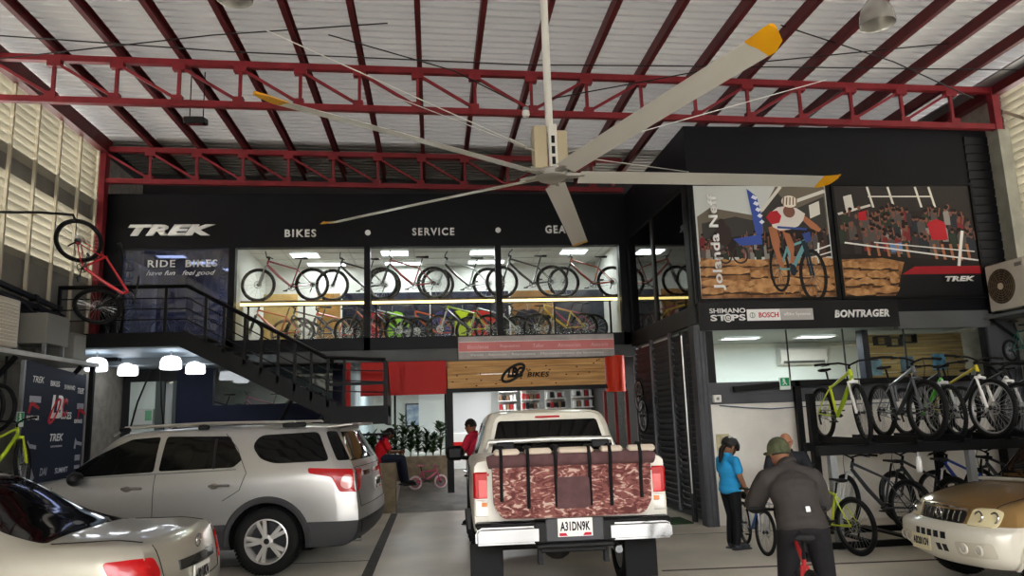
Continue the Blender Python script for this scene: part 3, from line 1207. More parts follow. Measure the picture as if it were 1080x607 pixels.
def crowd(n, x0, x1, z0, z1, s=1.0):
    h, b = [], []
    for k in range(n):
        cx, cz = random.uniform(x0, x1), random.uniform(z0, z1)
        h.append(ell(cx, cz, .014 * s, .02 * s, 10))
        b.append([(cx - .026 * s, cz - .02), (cx + .026 * s, cz - .02), (cx + .022 * s, cz - .13), (cx - .022 * s, cz - .13)])
    return h, b


tp, gp = slabs(.01, .99, .02, .33, 4, 6)
tp2, gp2 = slabs(.01, .4, .02, .31, 4, 3)
t, W, H = poster('race_poster', 4.45, 6.85, 3.63, 5.6, 'left race poster with a mountain bike rider on rocks', ['#c9cdca'])
h1, b1 = crowd(46, .06, .96, .44, .54)
flat_layers(t, W, H, [
    ('printed_house', P('roof', '#6d6558'), [[(.02, .72), (.12, .8), (.4, .74), (.48, .72), (.62, .99), (.99, .99), (.99, .5), (.02, .5)]]),
    ('printed_gable', P('gable', '#3f3d3a'), [[(.5, .75), (.62, .95), (.74, .78), (.98, .9), (.98, .55), (.5, .55)], [(.05, .66), (.3, .72), (.45, .68), (.45, .52), (.05, .52)]]),
    ('printed_windows', P('window white', '#d5d2c8'), [[(.86, .7), (.94, .74), (.94, .86), (.86, .82)], strip((.5, .77), (.66, .99), .025), strip((.72, .84), (.99, .95), .03)]),
    ('printed_crowd', P('crowd dark', '#2b2523'), [[(.02, .36), (.99, .36), (.99, .56), (.8, .62), (.02, .5)]])] + crowd_groups(60, .04, .97, .40, .58, .8) + [
    ('printed_barrier', P('blue barrier', '#3f57a5'), [[(.27, .52), (.48, .56), (.48, .47), (.32, .46)], [(.4, .97), (.47, .9), (.5, .7), (.49, .56), (.44, .56)]]),
    ('printed_flag_text', P('flag white', '#dfe3ee'), [strip((.435 + .012 * k, .9 - .055 * k), (.47 + .008 * k, .88 - .055 * k), .03) for k in range(5)]),
    ('printed_ground', rockm, [[(.005, .005), (.995, .005), (.995, .34), (.6, .36), (.3, .3), (.02, .36)]]),
    ('printed_gaps', P('rock gaps', '#3d291c'), gp), ('printed_rocks', rock_hi, tp),
    ('printed_tape', P('tape', '#e4e2dc'), [strip((.84, .4), (.99, .46), .012), strip((.84, .35), (.99, .4), .01), strip((.88, .3), (.9, .48), .015)]),
    ('printed_far_rider', P('far rider', '#3a2f2c'), [ell(.2, .56, .06, .1), ell(.19, .66, .03, .04)] + ring(.31, .38, .06, .08, .012) + ring(.2, .37, .05, .07, .012)),
    ('printed_wheels', P('tyre black', '#1c1a19'), ring(.59, .25, .075, .2, .02) + ring(.835, .19, .105, .235, .026)),
    ('printed_spokes', P('spoke grey', '#5d5a57'), [strip((.835, .19), (.835 + .085 * math.cos(a), .19 + .19 * math.sin(a)), .004) for a in [2 * PI * i / 14 for i in range(14)]]
     + [strip((.59, .25), (.59 + .06 * math.cos(a), .25 + .16 * math.sin(a)), .004) for a in [2 * PI * i / 12 for i in range(12)]]),
    ('printed_bicycle', P('teal frame', '#6f9fa5'), [strip((.595, .25), (.66, .44), .016), strip((.655, .44), (.8, .5), .02), strip((.685, .25), (.795, .47), .032), strip((.6, .25), (.69, .25), .016), strip((.66, .45), (.69, .25), .02)]),
    ('printed_fork', P('fork dark', '#22303a'), [strip((.785, .5), (.81, .36), .034), strip((.815, .38), (.838, .19), .018), strip((.795, .38), (.818, .19), .016), strip((.67, .3), (.72, .22), .02), ell(.69, .24, .025, .05)]),
    ('printed_legs', P('leg skin', '#a96d4d'), [[(.535, .62), (.59, .64), (.612, .5), (.6, .41), (.565, .4), (.55, .47)], [(.565, .42), (.6, .42), (.615, .34), (.625, .27), (.6, .26), (.578, .32)], [(.64, .58), (.69, .56), (.715, .47), (.71, .4), (.675, .4), (.66, .47)], [(.68, .41), (.708, .41), (.7, .3), (.675, .3)], [(.78, .7), (.82, .72), (.9, .64), (.93, .6), (.91, .575), (.85, .61)], [(.555, .69), (.59, .7), (.62, .63), (.66, .6), (.65, .575), (.585, .6)]]),
    ('printed_jersey', P('jersey white', '#d9d3cc'), [[(.545, .7), (.57, .76), (.62, .8), (.68, .81), (.76, .79), (.82, .74), (.8, .68), (.76, .63), (.7, .6), (.62, .59), (.57, .62)]]),
    ('printed_sleeve', P('jersey red', '#b02a33'), [[(.525, .71), (.56, .76), (.61, .77), (.64, .72), (.62, .66), (.56, .645)]]),
    ('printed_face', P('rider face', '#7a5346'), [ell(.7, .76, .045, .055)]),
    ('printed_helmet', P('helmet', '#e5dccb'), [ell(.71, .85, .06, .055)]),
    ('printed_helmet_vents', P('helmet vents', '#6d5c4a'), [strip((.66 + .025 * k, .82), (.67 + .024 * k, .89), .009) for k in range(5)]),
    ('printed_handlebar', P('bar blue', '#3a4f8f'), [strip((.6, .62), (.82, .6), .02), [(.78, .56), (.84, .58), (.85, .5), (.8, .48)]]),
])
MT = plane_m((0, -.004, 0), (0, 0, 1), (-1, 0, 0))
text('poster_lettering', 'Jolanda Neff', plane_m((.44, -.036, .14), (0, 0, 1), (-1, 0, 0)), 0, 0, 1.66, .21, white_vinyl, t, .003, .03, 0, 1.05)

t, W, H = poster('race_poster', 6.98, 9.55, 3.63, 5.6, 'right race poster with a crowd watching behind white tape', ['#312d2b'])
h1, b1 = crowd(70, .04, .97, .5, .78, 1.3)
h2, b2 = crowd(16, .04, .97, .55, .74, 1.6)
flat_layers(t, W, H, [
    ('printed_windows', P('window white', '#d5d2c8'), [[(.08, .75), (.14, .78), (.13, .92), (.07, .9)], strip((.02, .74), (.26, .82), .02)] + [strip((.25 + .05 * k, .99), (.28 + .05 * k, .8), .016) for k in (0, 3, 7, 9)] + [strip((.25, .9), (.72, .9), .012)]),
    ('printed_crowd', P('crowd dark', '#2b2523'), [[(.005, .3), (.99, .3), (.99, .7), (.7, .78), (.3, .74), (.005, .62)]])] + crowd_groups(110, .03, .97, .50, .80, 1.15) + [
    ('printed_shorts', P('shorts blue', '#5f86b8'), [[(.36, .46), (.45, .48), (.45, .4), (.37, .39)]]),
    ('printed_red_shirt', P('shirt red', '#b3262f'), [[(.65, .65), (.72, .69), (.78, .66), (.79, .5), (.67, .5)], [(.16, .75), (.22, .77), (.22, .68), (.16, .68)]]),
    ('printed_legs', P('leg skin', '#a96d4d'), [strip((.68 + .06 * k, .46), (.69 + .06 * k, .31), .02) for k in range(5)] + [strip((.2 + .07 * k, .47), (.21 + .07 * k, .34), .018) for k in range(5)]),
    ('printed_shadow', P('lower dark', '#231d1b'), [[(.005, .005), (.995, .005), (.995, .3), (.005, .38)]]),
    ('printed_ground', rockm, [[(.005, .005), (.36, .005), (.45, .3), (.3, .34), (.005, .33)]]),
    ('printed_gaps', P('rock gaps', '#3d291c'), gp2), ('printed_rocks', rock_hi, tp2),
    ('printed_tape', P('tape', '#e4e2dc'), [strip((.04, .48), (.99, .31), .014), strip((.25, .48), (.97, .39), .01), strip((.9, .58), (.84, .26), .022)]),
    ('printed_banner', P('banner black', '#16161a'), [[(.37, .005), (.995, .005), (.995, .2), (.44, .2)]]),
    ('printed_red_band', P('band red', '#a01f2b'), [[(.42, .19), (.995, .19), (.995, .26), (.52, .26)]]),
])
text('poster_lettering', 'TREK', plane_m((0, -.03, 0), (1, 0, 0), (0, 0, 1)), 1.86, .24, .56, .09, white_vinyl, t, .003, .05, .28, 1.05)

# side of the box facing the entrance: dark prints behind glass, then louvred shutters
mb = MB()
box_between(mb, (XS, YR + .06, 3.24), (XS + .1, YB, 3.55))
box_between(mb, (XS, YR + .06, 3.55), (XS + .08, YR + .35, 5.64))
box_between(mb, (XS, 13.93, 3.55), (XS + .08, 14.05, 5.64))
box_between(mb, (XS, 15.75, 3.55), (XS + .08, YB, 5.64))
mb.mi = 1
box_between(mb, (XS + .5, 12.1, 3.55), (XS + .55, 15.8, 5.64))
structure('wall_showroom_side', mb, [charcoal, mat('dark mural', '#4a463f', .6, noise=(1.6, .7), col2='#1d1b19', stretch=(1, 1, .25))])
structure('window_8', box_between(MB(), (XS + .03, 12.1, 3.55), (XS + .04, 13.93, 5.64)), shade_glass)
structure('window_9', box_between(MB(), (XS + .03, 14.05, 3.55), (XS + .04, 15.75, 5.64)), shade_glass)
mb = MB()
box_between(mb, (XS + .06, YR + .2, 5.63), (10, 16.0, 5.66))
structure('ceiling_mural_bay', mb, charcoal)
blade = mat('dark shutter blade', '#34363a', .45, noise=(1, .25))
for k, (ya, yb) in enumerate(((12.15, 13.25), (13.3, 14.45), (14.5, 15.75))):
    t = thing('louvre_shutter', ['dark louvred shutter leaf nearest the grey corner pillar', 'dark louvred shutter leaf in the middle of the side wall', 'dark louvred shutter leaf next to the red door frame'][k],
              'shutter', (XS + .04, 0, 0), 0, 'louvred shutters along the showroom side')
    mb = MB()
    z = .15
    while z < 3.15:
        mb.box((0, (ya + yb) / 2, z), (.13, yb - ya - .06, .016), rotm(ry=58))
        z += .105
    mb.build('blades', blade, t)
    for y in (ya, yb):
        MB().box((-.03, y, 1.66), (.06, .05, 3.16)).build('stile', mat('shutter stile', '#5d6064', .4, .3), t)
    MB().box((-.0, (ya + yb) / 2, .08), (.06, yb - ya, .08)).build('rail', charcoal, t)
mb = MB()
box_between(mb, (XS + .14, YR + .2, 0), (XS + .2, YB, 3.24))
structure('wall_behind_shutters', mb, black_wall)
mb = MB()
box_between(mb, (4.14, 11.95, .05), (4.2, 12.06, 3.12))
mb.mi = 1
box_between(mb, (4.13, 11.94, .5), (4.145, 11.97, 3.05))
structure('door_4_edge', mb, [dark_steel, alu])
# ------------------------------------------------------------------ big ceiling fan
fan_white = mat('fan aluminium', '#d8d6cd', .38, .15)
fan_box = mat('fan motor plate', '#b7aa8c', .45, .3)
FX, FY, FZ = 1.535, 8.9, 4.81
t = thing('ceiling_fan', 'huge five-blade ceiling fan with yellow blade tips hanging from the roof', 'ceiling fan', (FX, FY, FZ), R(1.2))
MB().tube([(0, 0, .55), (0, 0, 2.85)], .05, 12).build('down_rod', fan_white, t)
mb = MB()
mb.lathe([(0, -.06), (.16, -.06), (.2, -.03), (.2, .04), (.15, .07), (0, .07)], 24)
for k in range(5):
    a = R(72 * k)
    mb.bar((0, 0, 0), (.42 * math.cos(a), .42 * math.sin(a), 0), .11, .035)
mb.build('hub', mat('hub metal', '#a9a79e', .35, .6), t)
mb = MB()
mb.box((-.13, .05, .36), (.18, .2, .58), None, .015)
mb.box((.14, .05, .33), (.16, .2, .52), None, .015)
mb.build('motor_box', fan_box, t)
mb = MB()
mb.box((.02, -.08, .34), (.11, .06, .62), None, .01)
mb.mi = 1
for z in (.16, .3, .44):
    mb.box((.02, -.112, z), (.045, .008, .1), None, .003)
mb.build('hanger_bracket', [fan_white, black_plastic], t)
for k in range(5):
    a = 72 * k
    Mz = rotm(rz=a)
    tilt = rotm(rx=-14)
    b = MB()
    n = 12
    prof = [(-.105, 0), (-.06, .014), (0, .02), (.06, .012), (.105, -.006), (.06, -.002), (0, .002), (-.06, -.004)]
    r0, r1 = .36, 3.62
    vs, fs = [], []
    for i in range(n + 1):
        r_ = r0 + (r1 - r0) * i / n
        for (py, pz) in prof:
            q = tilt @ Vector((0, py * 1.3, pz))
            vs.append(Mz @ (Vector((r_, 0, -.02 - .03 * (i / n) ** 2)) + q))
    m_ = len(prof)
    for i in range(n):
        for j in range(m_):
            fs.append((i * m_ + j, i * m_ + (j + 1) % m_, (i + 1) * m_ + (j + 1) % m_, (i + 1) * m_ + j))
    fs.append(tuple(range(m_)))
    fs.append(tuple(n * m_ + j for j in range(m_)))
    b.add(vs, fs)
    bl = b.build('blade', fan_white, t)
    b = MB()
    vs, fs = [], []
    tip = [(3.62, 1, 0), (3.7, 1, .01), (3.82, .8, .05), (3.88, .35, .09)]
    for (r_, w, z) in tip:
        for (py, pz) in prof:
            q = tilt @ Vector((0, py * 1.33 * w - .1 * (1 - w), pz * 1.3))
            vs.append(Mz @ (Vector((r_, 0, -.05 + z * .4)) + q))
    for i in range(len(tip) - 1):
        for j in range(m_):
            fs.append((i * m_ + j, i * m_ + (j + 1) % m_, (i + 1) * m_ + (j + 1) % m_, (i + 1) * m_ + j))
    fs.append(tuple(range(m_)))
    fs.append(tuple((len(tip) - 1) * m_ + j for j in range(m_)))
    b.add(vs, fs)
    tp = b.build('blade_tip', yellow_paint, bl)
    tag(tp, 'yellow blade tip')
# guy wires of the fan
wire = mat('steel wire', '#b9b7ae', .4, .5)
for (p, nm) in (((-2.3, 2.6, 2.3), 1), ((4.9, 1.6, 2.2), 2), ((-3.3, -1.2, 1.2), 3), ((2.9, 2.7, 1.0), 4)):
    s = Vector((-.1 if p[0] < 0 else .12, .0, .28))
    e = Vector(p)
    MB().tube([s, e], .007, 5).build('guy_wire', wire, t)
    MB().tube([s + (e - s) * .08, s + (e - s) * .14], .02, 6).build('turnbuckle', wire, t)

# ------------------------------------------------------------------ hanging lamps, floodlight, cables
lamp_glass = mat('ribbed lamp glass', '#a9a7a0', .2, .5, coat=.5)
for i, (x, y) in enumerate(((6.13, 8.77), (-2.4, 8.77))):
    zb = 6.93 if i == 0 else 7.05
    t = thing('high_bay_lamp', ['bell-shaped high bay lamp near the roof at the upper right', 'bell-shaped high bay lamp cut off by the top edge of the view'][i], 'lamp', (x, y, zb), 0, 'high bay lamps', .88)
    MB().lathe([(.26, 0), (.265, .03), (.25, .16), (.215, .28), (.15, .38), (.11, .42), (.1, .42), (.14, .37), (.2, .275), (.235, .16), (.25, .03), (.26, 0)], 28).build('lamp_shade', lamp_glass, t)
    MB().lathe([(0, .41), (.11, .41), (.11, .5), (.06, .56), (0, .56)], 18).build('lamp_housing', alu, t)
    top = (roof_z(x) + .14 - zb) / .88
    MB().cyl((0, 0, .54), (0, 0, max(top, .6)), .015, n=8).build('lamp_stem', grey_steel, t)
t = thing('floodlight', 'black rectangular floodlight hanging on two rods below the roof', 'floodlight', (-3.92, 12.3, 6.9))
MB().box((0, 0, 0), (.34, .26, .12), rotm(rx=12), .02).build('housing', black_plastic, t)
MB().box((0, -.03, -.065), (.28, .2, .02), rotm(rx=12)).build('lens', dark_glass, t)
for x in (-.1, .12):
    MB().cyl((x, 0, .05), (x, 0, roof_z(-3.9) + .12 - 6.9), .01, n=6).build('hanging_rod', dark_steel, t)
t = thing('camera_dome', 'small white dome camera under the nearest truss', 'camera', (1.6, 11.5, 6.74))
MB().lathe([(0, .06), (.06, .06), (.065, 0), (.05, -.04), (0, -.06)], 16).build('dome', white_paint, t)
MB().lathe([(0, .12), (.05, .12), (.05, .06), (0, .06)], 16).build('dome_base', grey_steel, t)
cab = mat('thin black cable', '#1a1818', .6)
for i, (pts, l) in enumerate((([(-6.7, 10.9, 7.2), (-3.2, 10.6, 7.55), (-.6, 10.4, 7.7)], 'thin dark cable sloping up from the left wall to the roof'),
               ([(-6.7, 10.8, 7.6), (-3, 10.85, 7.42), (1.5, 10.85, 7.3), (6, 10.8, 7.32), (10, 10.8, 7.35)], 'long thin cable strung across the hall below the roof'),
               ([(-1.5, 10.6, 7.6), (.4, 10.9, 7.2), (1.4, 11.45, 6.95)], 'thin cable running down to the middle of the nearest truss'),
               ([(2.0, 11.45, 7.0), (5.0, 10.8, 7.35), (8.5, 10.2, 7.5)], 'thin cable rising right from the truss to the bell lamp'),
               ([(5.4, 10.0, 7.6), (7.6, 10.6, 7.35), (9.6, 11.4, 7.1)], 'thin cable crossing right of the bell lamp'))):
    tag(MB().tube(pts, .011, 5).build('overhead_cable', cab), l, 'cable')

# ------------------------------------------------------------------ outdoor air conditioners
def condenser(loc, rz, label, W=.86, H=.8, D=.36, m=None):
    t = thing('air_conditioner', label, 'air conditioner', loc, rz)
    body = m or mat('condenser casing', '#c9c3b4', .5, noise=(2, .1))
    MB().box((0, 0, H / 2 + .04), (W, D, H), None, .02).build('casing', body, t)
    mb = MB()
    cx = -.1
    for r_ in (.06, .1, .14, .18, .22, .26, .29):
        mb.torus((cx, -D / 2 - .012, H / 2 + .04), (0, 1, 0), r_, .006, 32, 5)
    for k in range(12):
        a = 2 * PI * k / 12
        mb.bar((cx + .06 * math.cos(a), -D / 2 - .012, H / 2 + .04 + .06 * math.sin(a)), (cx + .29 * math.cos(a), -D / 2 - .012, H / 2 + .04 + .29 * math.sin(a)), .006, .006)
    mb.build('fan_grille', mat('grille bronze', '#6a5a48', .5), t)
    MB().cyl((cx, -D / 2 - .002, H / 2 + .04), (cx, -D / 2 - .005, H / 2 + .04), .295, n=32).build('fan_shade_disc', mat('fan shadow', '#2a241e', .7), t)  # dark disc on the closed casing, painted as the shade inside the fan opening
    MB().cyl((cx, -D / 2 - .005, H / 2 + .04), (cx, -D / 2 - .03, H / 2 + .04), .055, n=20).build('grille_hub', mat('hub cream', '#d9cfb4', .5), t)
    MB().box((W / 2 - .12, -D / 2 - .004, H - .06), (.14, .01, .06)).build('nameplate', mat('plate grey', '#77756d', .5), t)
    for x in (-W / 2 + .1, W / 2 - .1):
        MB().box((x, 0, .02), (.06, D + .04, .04)).build('foot', dark_steel, t)
    return t


condenser((9.7, 11.2, 3.26), R(-90), 'beige outdoor air conditioner on a bracket at the right wall')
t = thing('wall_bracket', 'grey steel wall shelf under the right air conditioner', 'bracket', (9.85, 11.2, 3.2))
MB().box((0, 0, .02), (.8, 1.3, .05)).build('shelf_plate', mat('bracket grey', '#6d7070', .5), t)
for y in (-.5, .5):
    MB().bar((.36, y, -.5), (-.3, y, 0), .04, .04).build('brace', dark_steel, t)

# louvred cooler and cabinets on the left ledge
LX = -6.5
t = thing('ledge', 'concrete ledge slab with bracket along the left wall', 'ledge', (0, 0, 0))
MB().box((-6.48, 11.8, 2.99), (.74, 5.2, .07)).build('slab', mat('ledge white', '#c4c8c6', .6, noise=(3, .15)), t)
for y in (9.9, 11.8, 13.9):
    MB().bar((-6.8, y, 2.2), (-6.2, y, 2.94), .06, .06).build('brace', dark_steel, t)
MB().bar((-6.18, 14.3, 0), (-6.18, 14.3, 2.96), .08, .08, (0, 1, 0)).build('post', dark_steel, t)
t = thing('air_cooler', 'beige louvred air cooler box on the ledge at the left edge', 'air cooler', (-6.45, 11.35, 3.03))
MB().box((0, 0, .38), (.6, .76, .72), None, .02).build('casing', MATS['condenser casing'], t)
mb = MB()
for k in range(12):
    mb.box((.02, -.385, .1 + k * .05), (.5, .02, .014), rotm(rx=25))
mb.build('front_louvres', mat('cooler louvre', '#e2dccd', .5), t)
mb = MB()
for k in range(12):
    mb.box((.305, 0, .1 + k * .05), (.02, .6, .014), rotm(ry=-25))
mb.build('side_louvres', MATS['cooler louvre'], t)
for x, y in ((-.25, -.33), (.25, -.33), (-.25, .33), (.25, .33)):
    MB().box((x, y, .01), (.06, .06, .05)).build('foot', dark_steel, t)
t = thing('metal_cabinet', 'grey sheet metal duct box on the ledge beside the cooler', 'cabinet', (-6.5, 13.05, 3.03))
MB().box((0, 0, .45), (.55, .75, .5), None, .01).build('body', mat('duct grey', '#8a8982', .5, .3), t)
for x, y in ((-.22, -.3), (.22, -.3), (-.22, .3), (.22, .3)):
    MB().bar((x, y, 0), (x, y, .22), .05, .05).build('leg', grey_steel, t)
t = thing('metal_box', 'small grey box at the far end of the ledge', 'box', (-6.5, 13.95, 3.03))
MB().box((0, 0, .25), (.45, .5, .5), None, .01).build('body', mat('box grey', '#7d7d77', .6), t)
MB().box((.23, 0, .25), (.01, .4, .4)).build('door', mat('box door', '#92928b', .6), t)
# roof rack rails stored on the left wall
for k, (y0, z0, y1, z1) in enumerate(((10.0, 4.28, 14.1, 4.0), (10.0, 4.12, 14.2, 3.86), (10.2, 3.95, 14.1, 3.72))):
    t = thing('rack_rail', 'black bar of a bike rack leaning on the left wall, ' + ['topmost', 'middle', 'lowest'][k], 'rack bar', (0, 0, 0), 0, 'rack bars along the left wall')
    MB().bar((-6.72, y0, z0), (-6.72, y1, z1), .09, .07).build('bar', black_plastic, t)
    MB().box((-6.72, y1 - .1, z1), (.13, .16, .12), None, .02).build('end_clamp', black_plastic, t)
    MB().box((-6.72, y1 - .9, z1 + (z0 - z1) * .9 / (y1 - y0)), (.13, .14, .12), None, .02).build('end_clamp', black_plastic, t)
tag(MB().tube([(-6.7, 10.5, 3.85), (-6.7, 11.6, 3.98), (-6.7, 12.8, 3.9), (-6.7, 13.8, 3.55)], .05, 8).build('corrugated_hose', black_plastic), 'thick black hose bending along the left wall below the rack bars', 'hose')

# sponsor backdrop banner at the left
A, B2 = Vector((-6.14, 12.0, 0)), Vector((-6.32, 14.4, 0))
U = (B2 - A).normalized()
BW = (B2 - A).length
t = thing('backdrop_banner', 'navy backdrop banner printed with rows of sponsor logos', 'banner', (0, 0, 0))
Wn = U.cross(Vector((0, 0, 1)))
Mb = plane_m(A, U, (0, 0, 1))
mb = MB()
zt0, zt1 = 2.9, 2.8
mb.prism([(0, .25), (BW, .25), (BW, zt1), (0, zt0)], -.03, Mb)
mb.build('fabric', mat('navy banner', '#272f42', .6), t)
for x in (-.03, BW + .03):
    c = Mb @ Vector((x, 0, -.03))
    MB().bar((c.x, c.y, 0), (c.x, c.y, 2.9 if x < 1 else 2.84), .05, .05, (0, 1, 0)).build('post', grey_steel, t)
    MB().box((c.x, c.y, .02), (.5, .12, .04)).build('foot', dark_steel, t)
bred = mat('banner red', '#c02530', .5)
bgrey = mat('banner grey', '#b8bcc6', .5)


def bt(s, x, z, w, h, m=white_vinyl, **k):
    return text('banner_print', s, Mb, x * BW, z, w * BW, h, m, t, .002, k.get('bold', .02), k.get('shear', 0))


# rows of marks as they read on the banner
bt('TREK', .1, 2.58, .17, .1, shear=.25)
bt('BIKES', .37, 2.55, .15, .09)
bt('SHIMANO', .6, 2.52, .19, .08)
bt('TREK', .84, 2.47, .13, .1, shear=.25)
bt('BONTRAGER', .05, 2.0, .18, .07)
bt('BONTRAGER', .82, 1.95, .15, .07)
bt('TREK', .42, 1.66, .22, .12, shear=.25)
bt('BIKES', .58, 2.02, .18, .12)
bt('DAI', .3, 1.13, .11, .12, bgrey, shear=.2)
bt('SUMMIT', .54, 1.13, .22, .09, bgrey)
bt('Cube', .1, .72, .17, .09, bgrey)
bt('LBC Bikes', .36, .74, .25, .07, bred)
for x, z, w, h in ((.07, 2.27, .17, .1), (.85, 2.2, .13, .1), (.44, 1.56, .19, .03), (.87, 1.3, .1, .1), (.87, 1.16, .1, .06)):
    mb = MB()
    mb.add([Mb @ Vector((x * BW, z, .003)), Mb @ Vector(((x + w) * BW, z, .003)), Mb @ Vector(((x + w) * BW, z + h, .003)), Mb @ Vector((x * BW, z + h, .003))], [(0, 1, 2, 3)])
    mb.build('printed_plate', bgrey, t)
mb = MB()
for x, z in ((.06, 2.1), (.86, 2.03)):
    mb.add([Mb @ Vector((x * BW + a * BW, z + b, .003)) for a, b in ((0, 0), (.03, 0), (.05, .12), (.16, .06), (.17, .1), (.05, .2), (.02, .16))], [tuple(range(7))])
mb.build('printed_crest', bred, t)
mb = MB()
for x, z in ((.07, 1.5), (.84, 1.5)):
    mb.add([Mb @ Vector((x * BW + a * BW, z + b, .003)) for a, b in ((0, .02), (.03, 0), (.04, .08), (.15, .05), (.15, .11), (.05, .14), (.02, .2))], [tuple(range(7))])
# leaf-shaped emblem low on the left
for o_, w in ((0, .1), (.012, .06)):
    mb.add([Mb @ Vector((x * BW, z, .003 + o_ * .3)) for x, z in ((.02, 1.0), (.12, 1.42), (.22, 1.12), (.16, 1.02))], [(0, 1, 2, 3)])
mb.build('printed_emblem', bgrey, t)
# centre logo: red and white letters over a tilted loop
mb = MB()
c0 = Mb @ Vector((.5 * BW, 2.1, .004))
lp = []
for i in range(36):
    a = 2 * PI * i / 36
    x, z = .24 * math.cos(a), .1 * math.sin(a)
    lp.append(Mb @ Vector((.46 * BW + x * .75 - z * .66, 2.15 + x * .8 + z * .5, .004)))
mb.tube(lp, .02, 5, True)
mb.build('logo_loop', bred, t)
text('logo_lettering', 'LB', Mb, .4 * BW, 2.03, .2 * BW, .38, white_vinyl, t, .006, .05, .2)
text('logo_lettering', 'C', Mb, .58 * BW, 2.05, .1 * BW, .32, bred, t, .006, .05, .2)

# exit signs, camera box, hose on the showroom wall
green = mat('exit green', '#1f9a62', .45)


def exit_sign(loc, U, label, w=.18, h=.2):
    M = plane_m(loc, U, (0, 0, 1))
    t = thing('exit_sign', label, 'sign', (0, 0, 0), 0, None)
    mb = MB()
    mb.prism([(0, 0), (w, 0), (w, h), (0, h)], .015, M)
    mb.build('sign_plate', mat('sign white', '#dfe9e2', .5), t)
    mb = MB()
    mb.prism([(w * .08, h * .3), (w * .92, h * .3), (w * .92, h * .95), (w * .08, h * .95)], .018, M)
    mb.build('green_field', green, t)
    mb = MB()
    MM = M @ Matrix.Translation((0, 0, .019))
    mb.prism([(w * .4 + .02 * math.cos(a), h * .82 + .02 * math.sin(a)) for a in [2 * PI * i / 10 for i in range(10)]], .002, MM)
    for p, q in (((.4, .74), (.45, .56)), ((.45, .56), (.62, .48)), ((.62, .48), (.62, .38)), ((.45, .56), (.36, .44)), ((.36, .44), (.24, .4)), ((.4, .72), (.56, .64)), ((.4, .72), (.27, .62))):
        s = strip((p[0] * w, p[1] * h), (q[0] * w, q[1] * h), .016)
        mb.prism(s, .002, MM)
    mb.build('running_figure', MATS['sign white'], t)


exit_sign((5.62, YR - .12, 2.1), (1, 0, 0), 'green exit sign on the black bar by the showroom')
exit_sign((-6.13, 11.8, 1.9), (.1, 1, 0), 'green exit sign beside the banner post', .16, .22)
t = thing('junction_box', 'white junction box at the top left of the scuffed white wall', 'box', (4.58, YR - .0, 1.93))
MB().box((0, -.02, .06), (.13, .1, .12), None, .01).build('box_body', white_paint, t)
MB().cyl((.0, -.07, .06), (0, -.085, .06), .025, n=14).build('knob', grey_steel, t)
tag(MB().tube([(4.62, YR - .02, 1.88), (5.0, YR, 1.84), (5.5, YR, 1.8), (6.4, YR, 1.83), (7.6, YR, 1.84)], .009, 6).build('air_hose', mat('blue grey hose', '#5a6880', .5)), 'thin blue grey hose strung along the white wall', 'hose')
t = thing('electric_box', 'grey electric box with a green label by the pale green door', 'box', (-6.35, 17.38, 1.9))
MB().box((0, -.06, .17), (.42, .12, .34), None, .01).build('box_body', mat('electric grey', '#b3b7b2', .5), t)
MB().box((.12, -.125, .2), (.14, .01, .22)).build('label', mat('green label', '#5f9a72', .5), t)
t = thing('cable_loop', 'black cables hanging in front of the pale green door', 'cable', (0, 0, 0))
MB().tube([(-6.2, 17.2, 3.1), (-6.45, 17.2, 2.4), (-6.65, 17.2, 1.5), (-6.66, 17.2, .3)], .02, 6).build('cable', black_plastic, t)
MB().tube([(-6.0, 17.2, 3.1), (-5.95, 17.2, 2.3), (-5.8, 17.2, 1.3)], .018, 6).build('cable', black_plastic, t)
# framed picture and merchandise inside the shop
t = thing('framed_picture', 'framed picture on the pale wall inside the shop', 'picture', (-.72, 23.88, 1.65))
MB().box((.22, 0, .33), (.75, .04, .72)).build('frame', dark_steel, t)
MB().box((.22, -.025, .33), (.66, .01, .63)).build('print', mat('picture blues', '#6d86a8', .5, noise=(5, .6), col2='#c9d6de'), t)
random.seed(31)
for s in range(4):
    t = thing('shop_shelf', 'stocked white shelf rack inside the shop, %s' % ['farthest right', 'next to the rightmost one', 'in the middle of the row', 'farthest left of the row'][s], 'shelf rack', (4.15 - .62 * s, 20.6 + s * .8, .42), 0, 'shelf racks in the shop')
    MB().box((0, .2, 1.2), (.56, .03, 2.4)).build('back_panel', white_paint, t)
    for k in range(8):
        MB().box((0, 0, .2 + k * .28), (.56, .36, .025)).build('shelf', white_paint, t)
    for k in range(8):
        mb = MB()
        for j in range(5):
            mb.mi = random.randrange(4)
            mb.box((-.22 + j * .11, 0, .21 + k * .28 + .09), (.08, .2, random.uniform(.12, .2)), None, .01)
        o = mb.build('shelf_stock', [mat('stock red', '#a32a2a', .5), mat('stock black', '#222222', .5), mat('stock white', '#d6d6d0', .5), mat('stock brown', '#7a6048', .5)], t)
        o['kind'] = 'stuff'
t = thing('shop_counter', 'white and red counter inside the shop entrance', 'counter', (1.3, 21.5, .42))
MB().box((0, 0, .5), (1.8, .6, 1.0), None, .02).build('body', mat('counter white', '#dcdcd6', .5), t)
MB().box((0, -.31, .6), (1.8, .02, .3)).build('red_band', red_panel, t)
tag(MB().box((.7, 23.86, 1.9), (2.3, .03, 1.4)).build('wall_board', mat('white board', '#f2f2f0', .5)), 'large white board on the back wall of the shop', 'board')
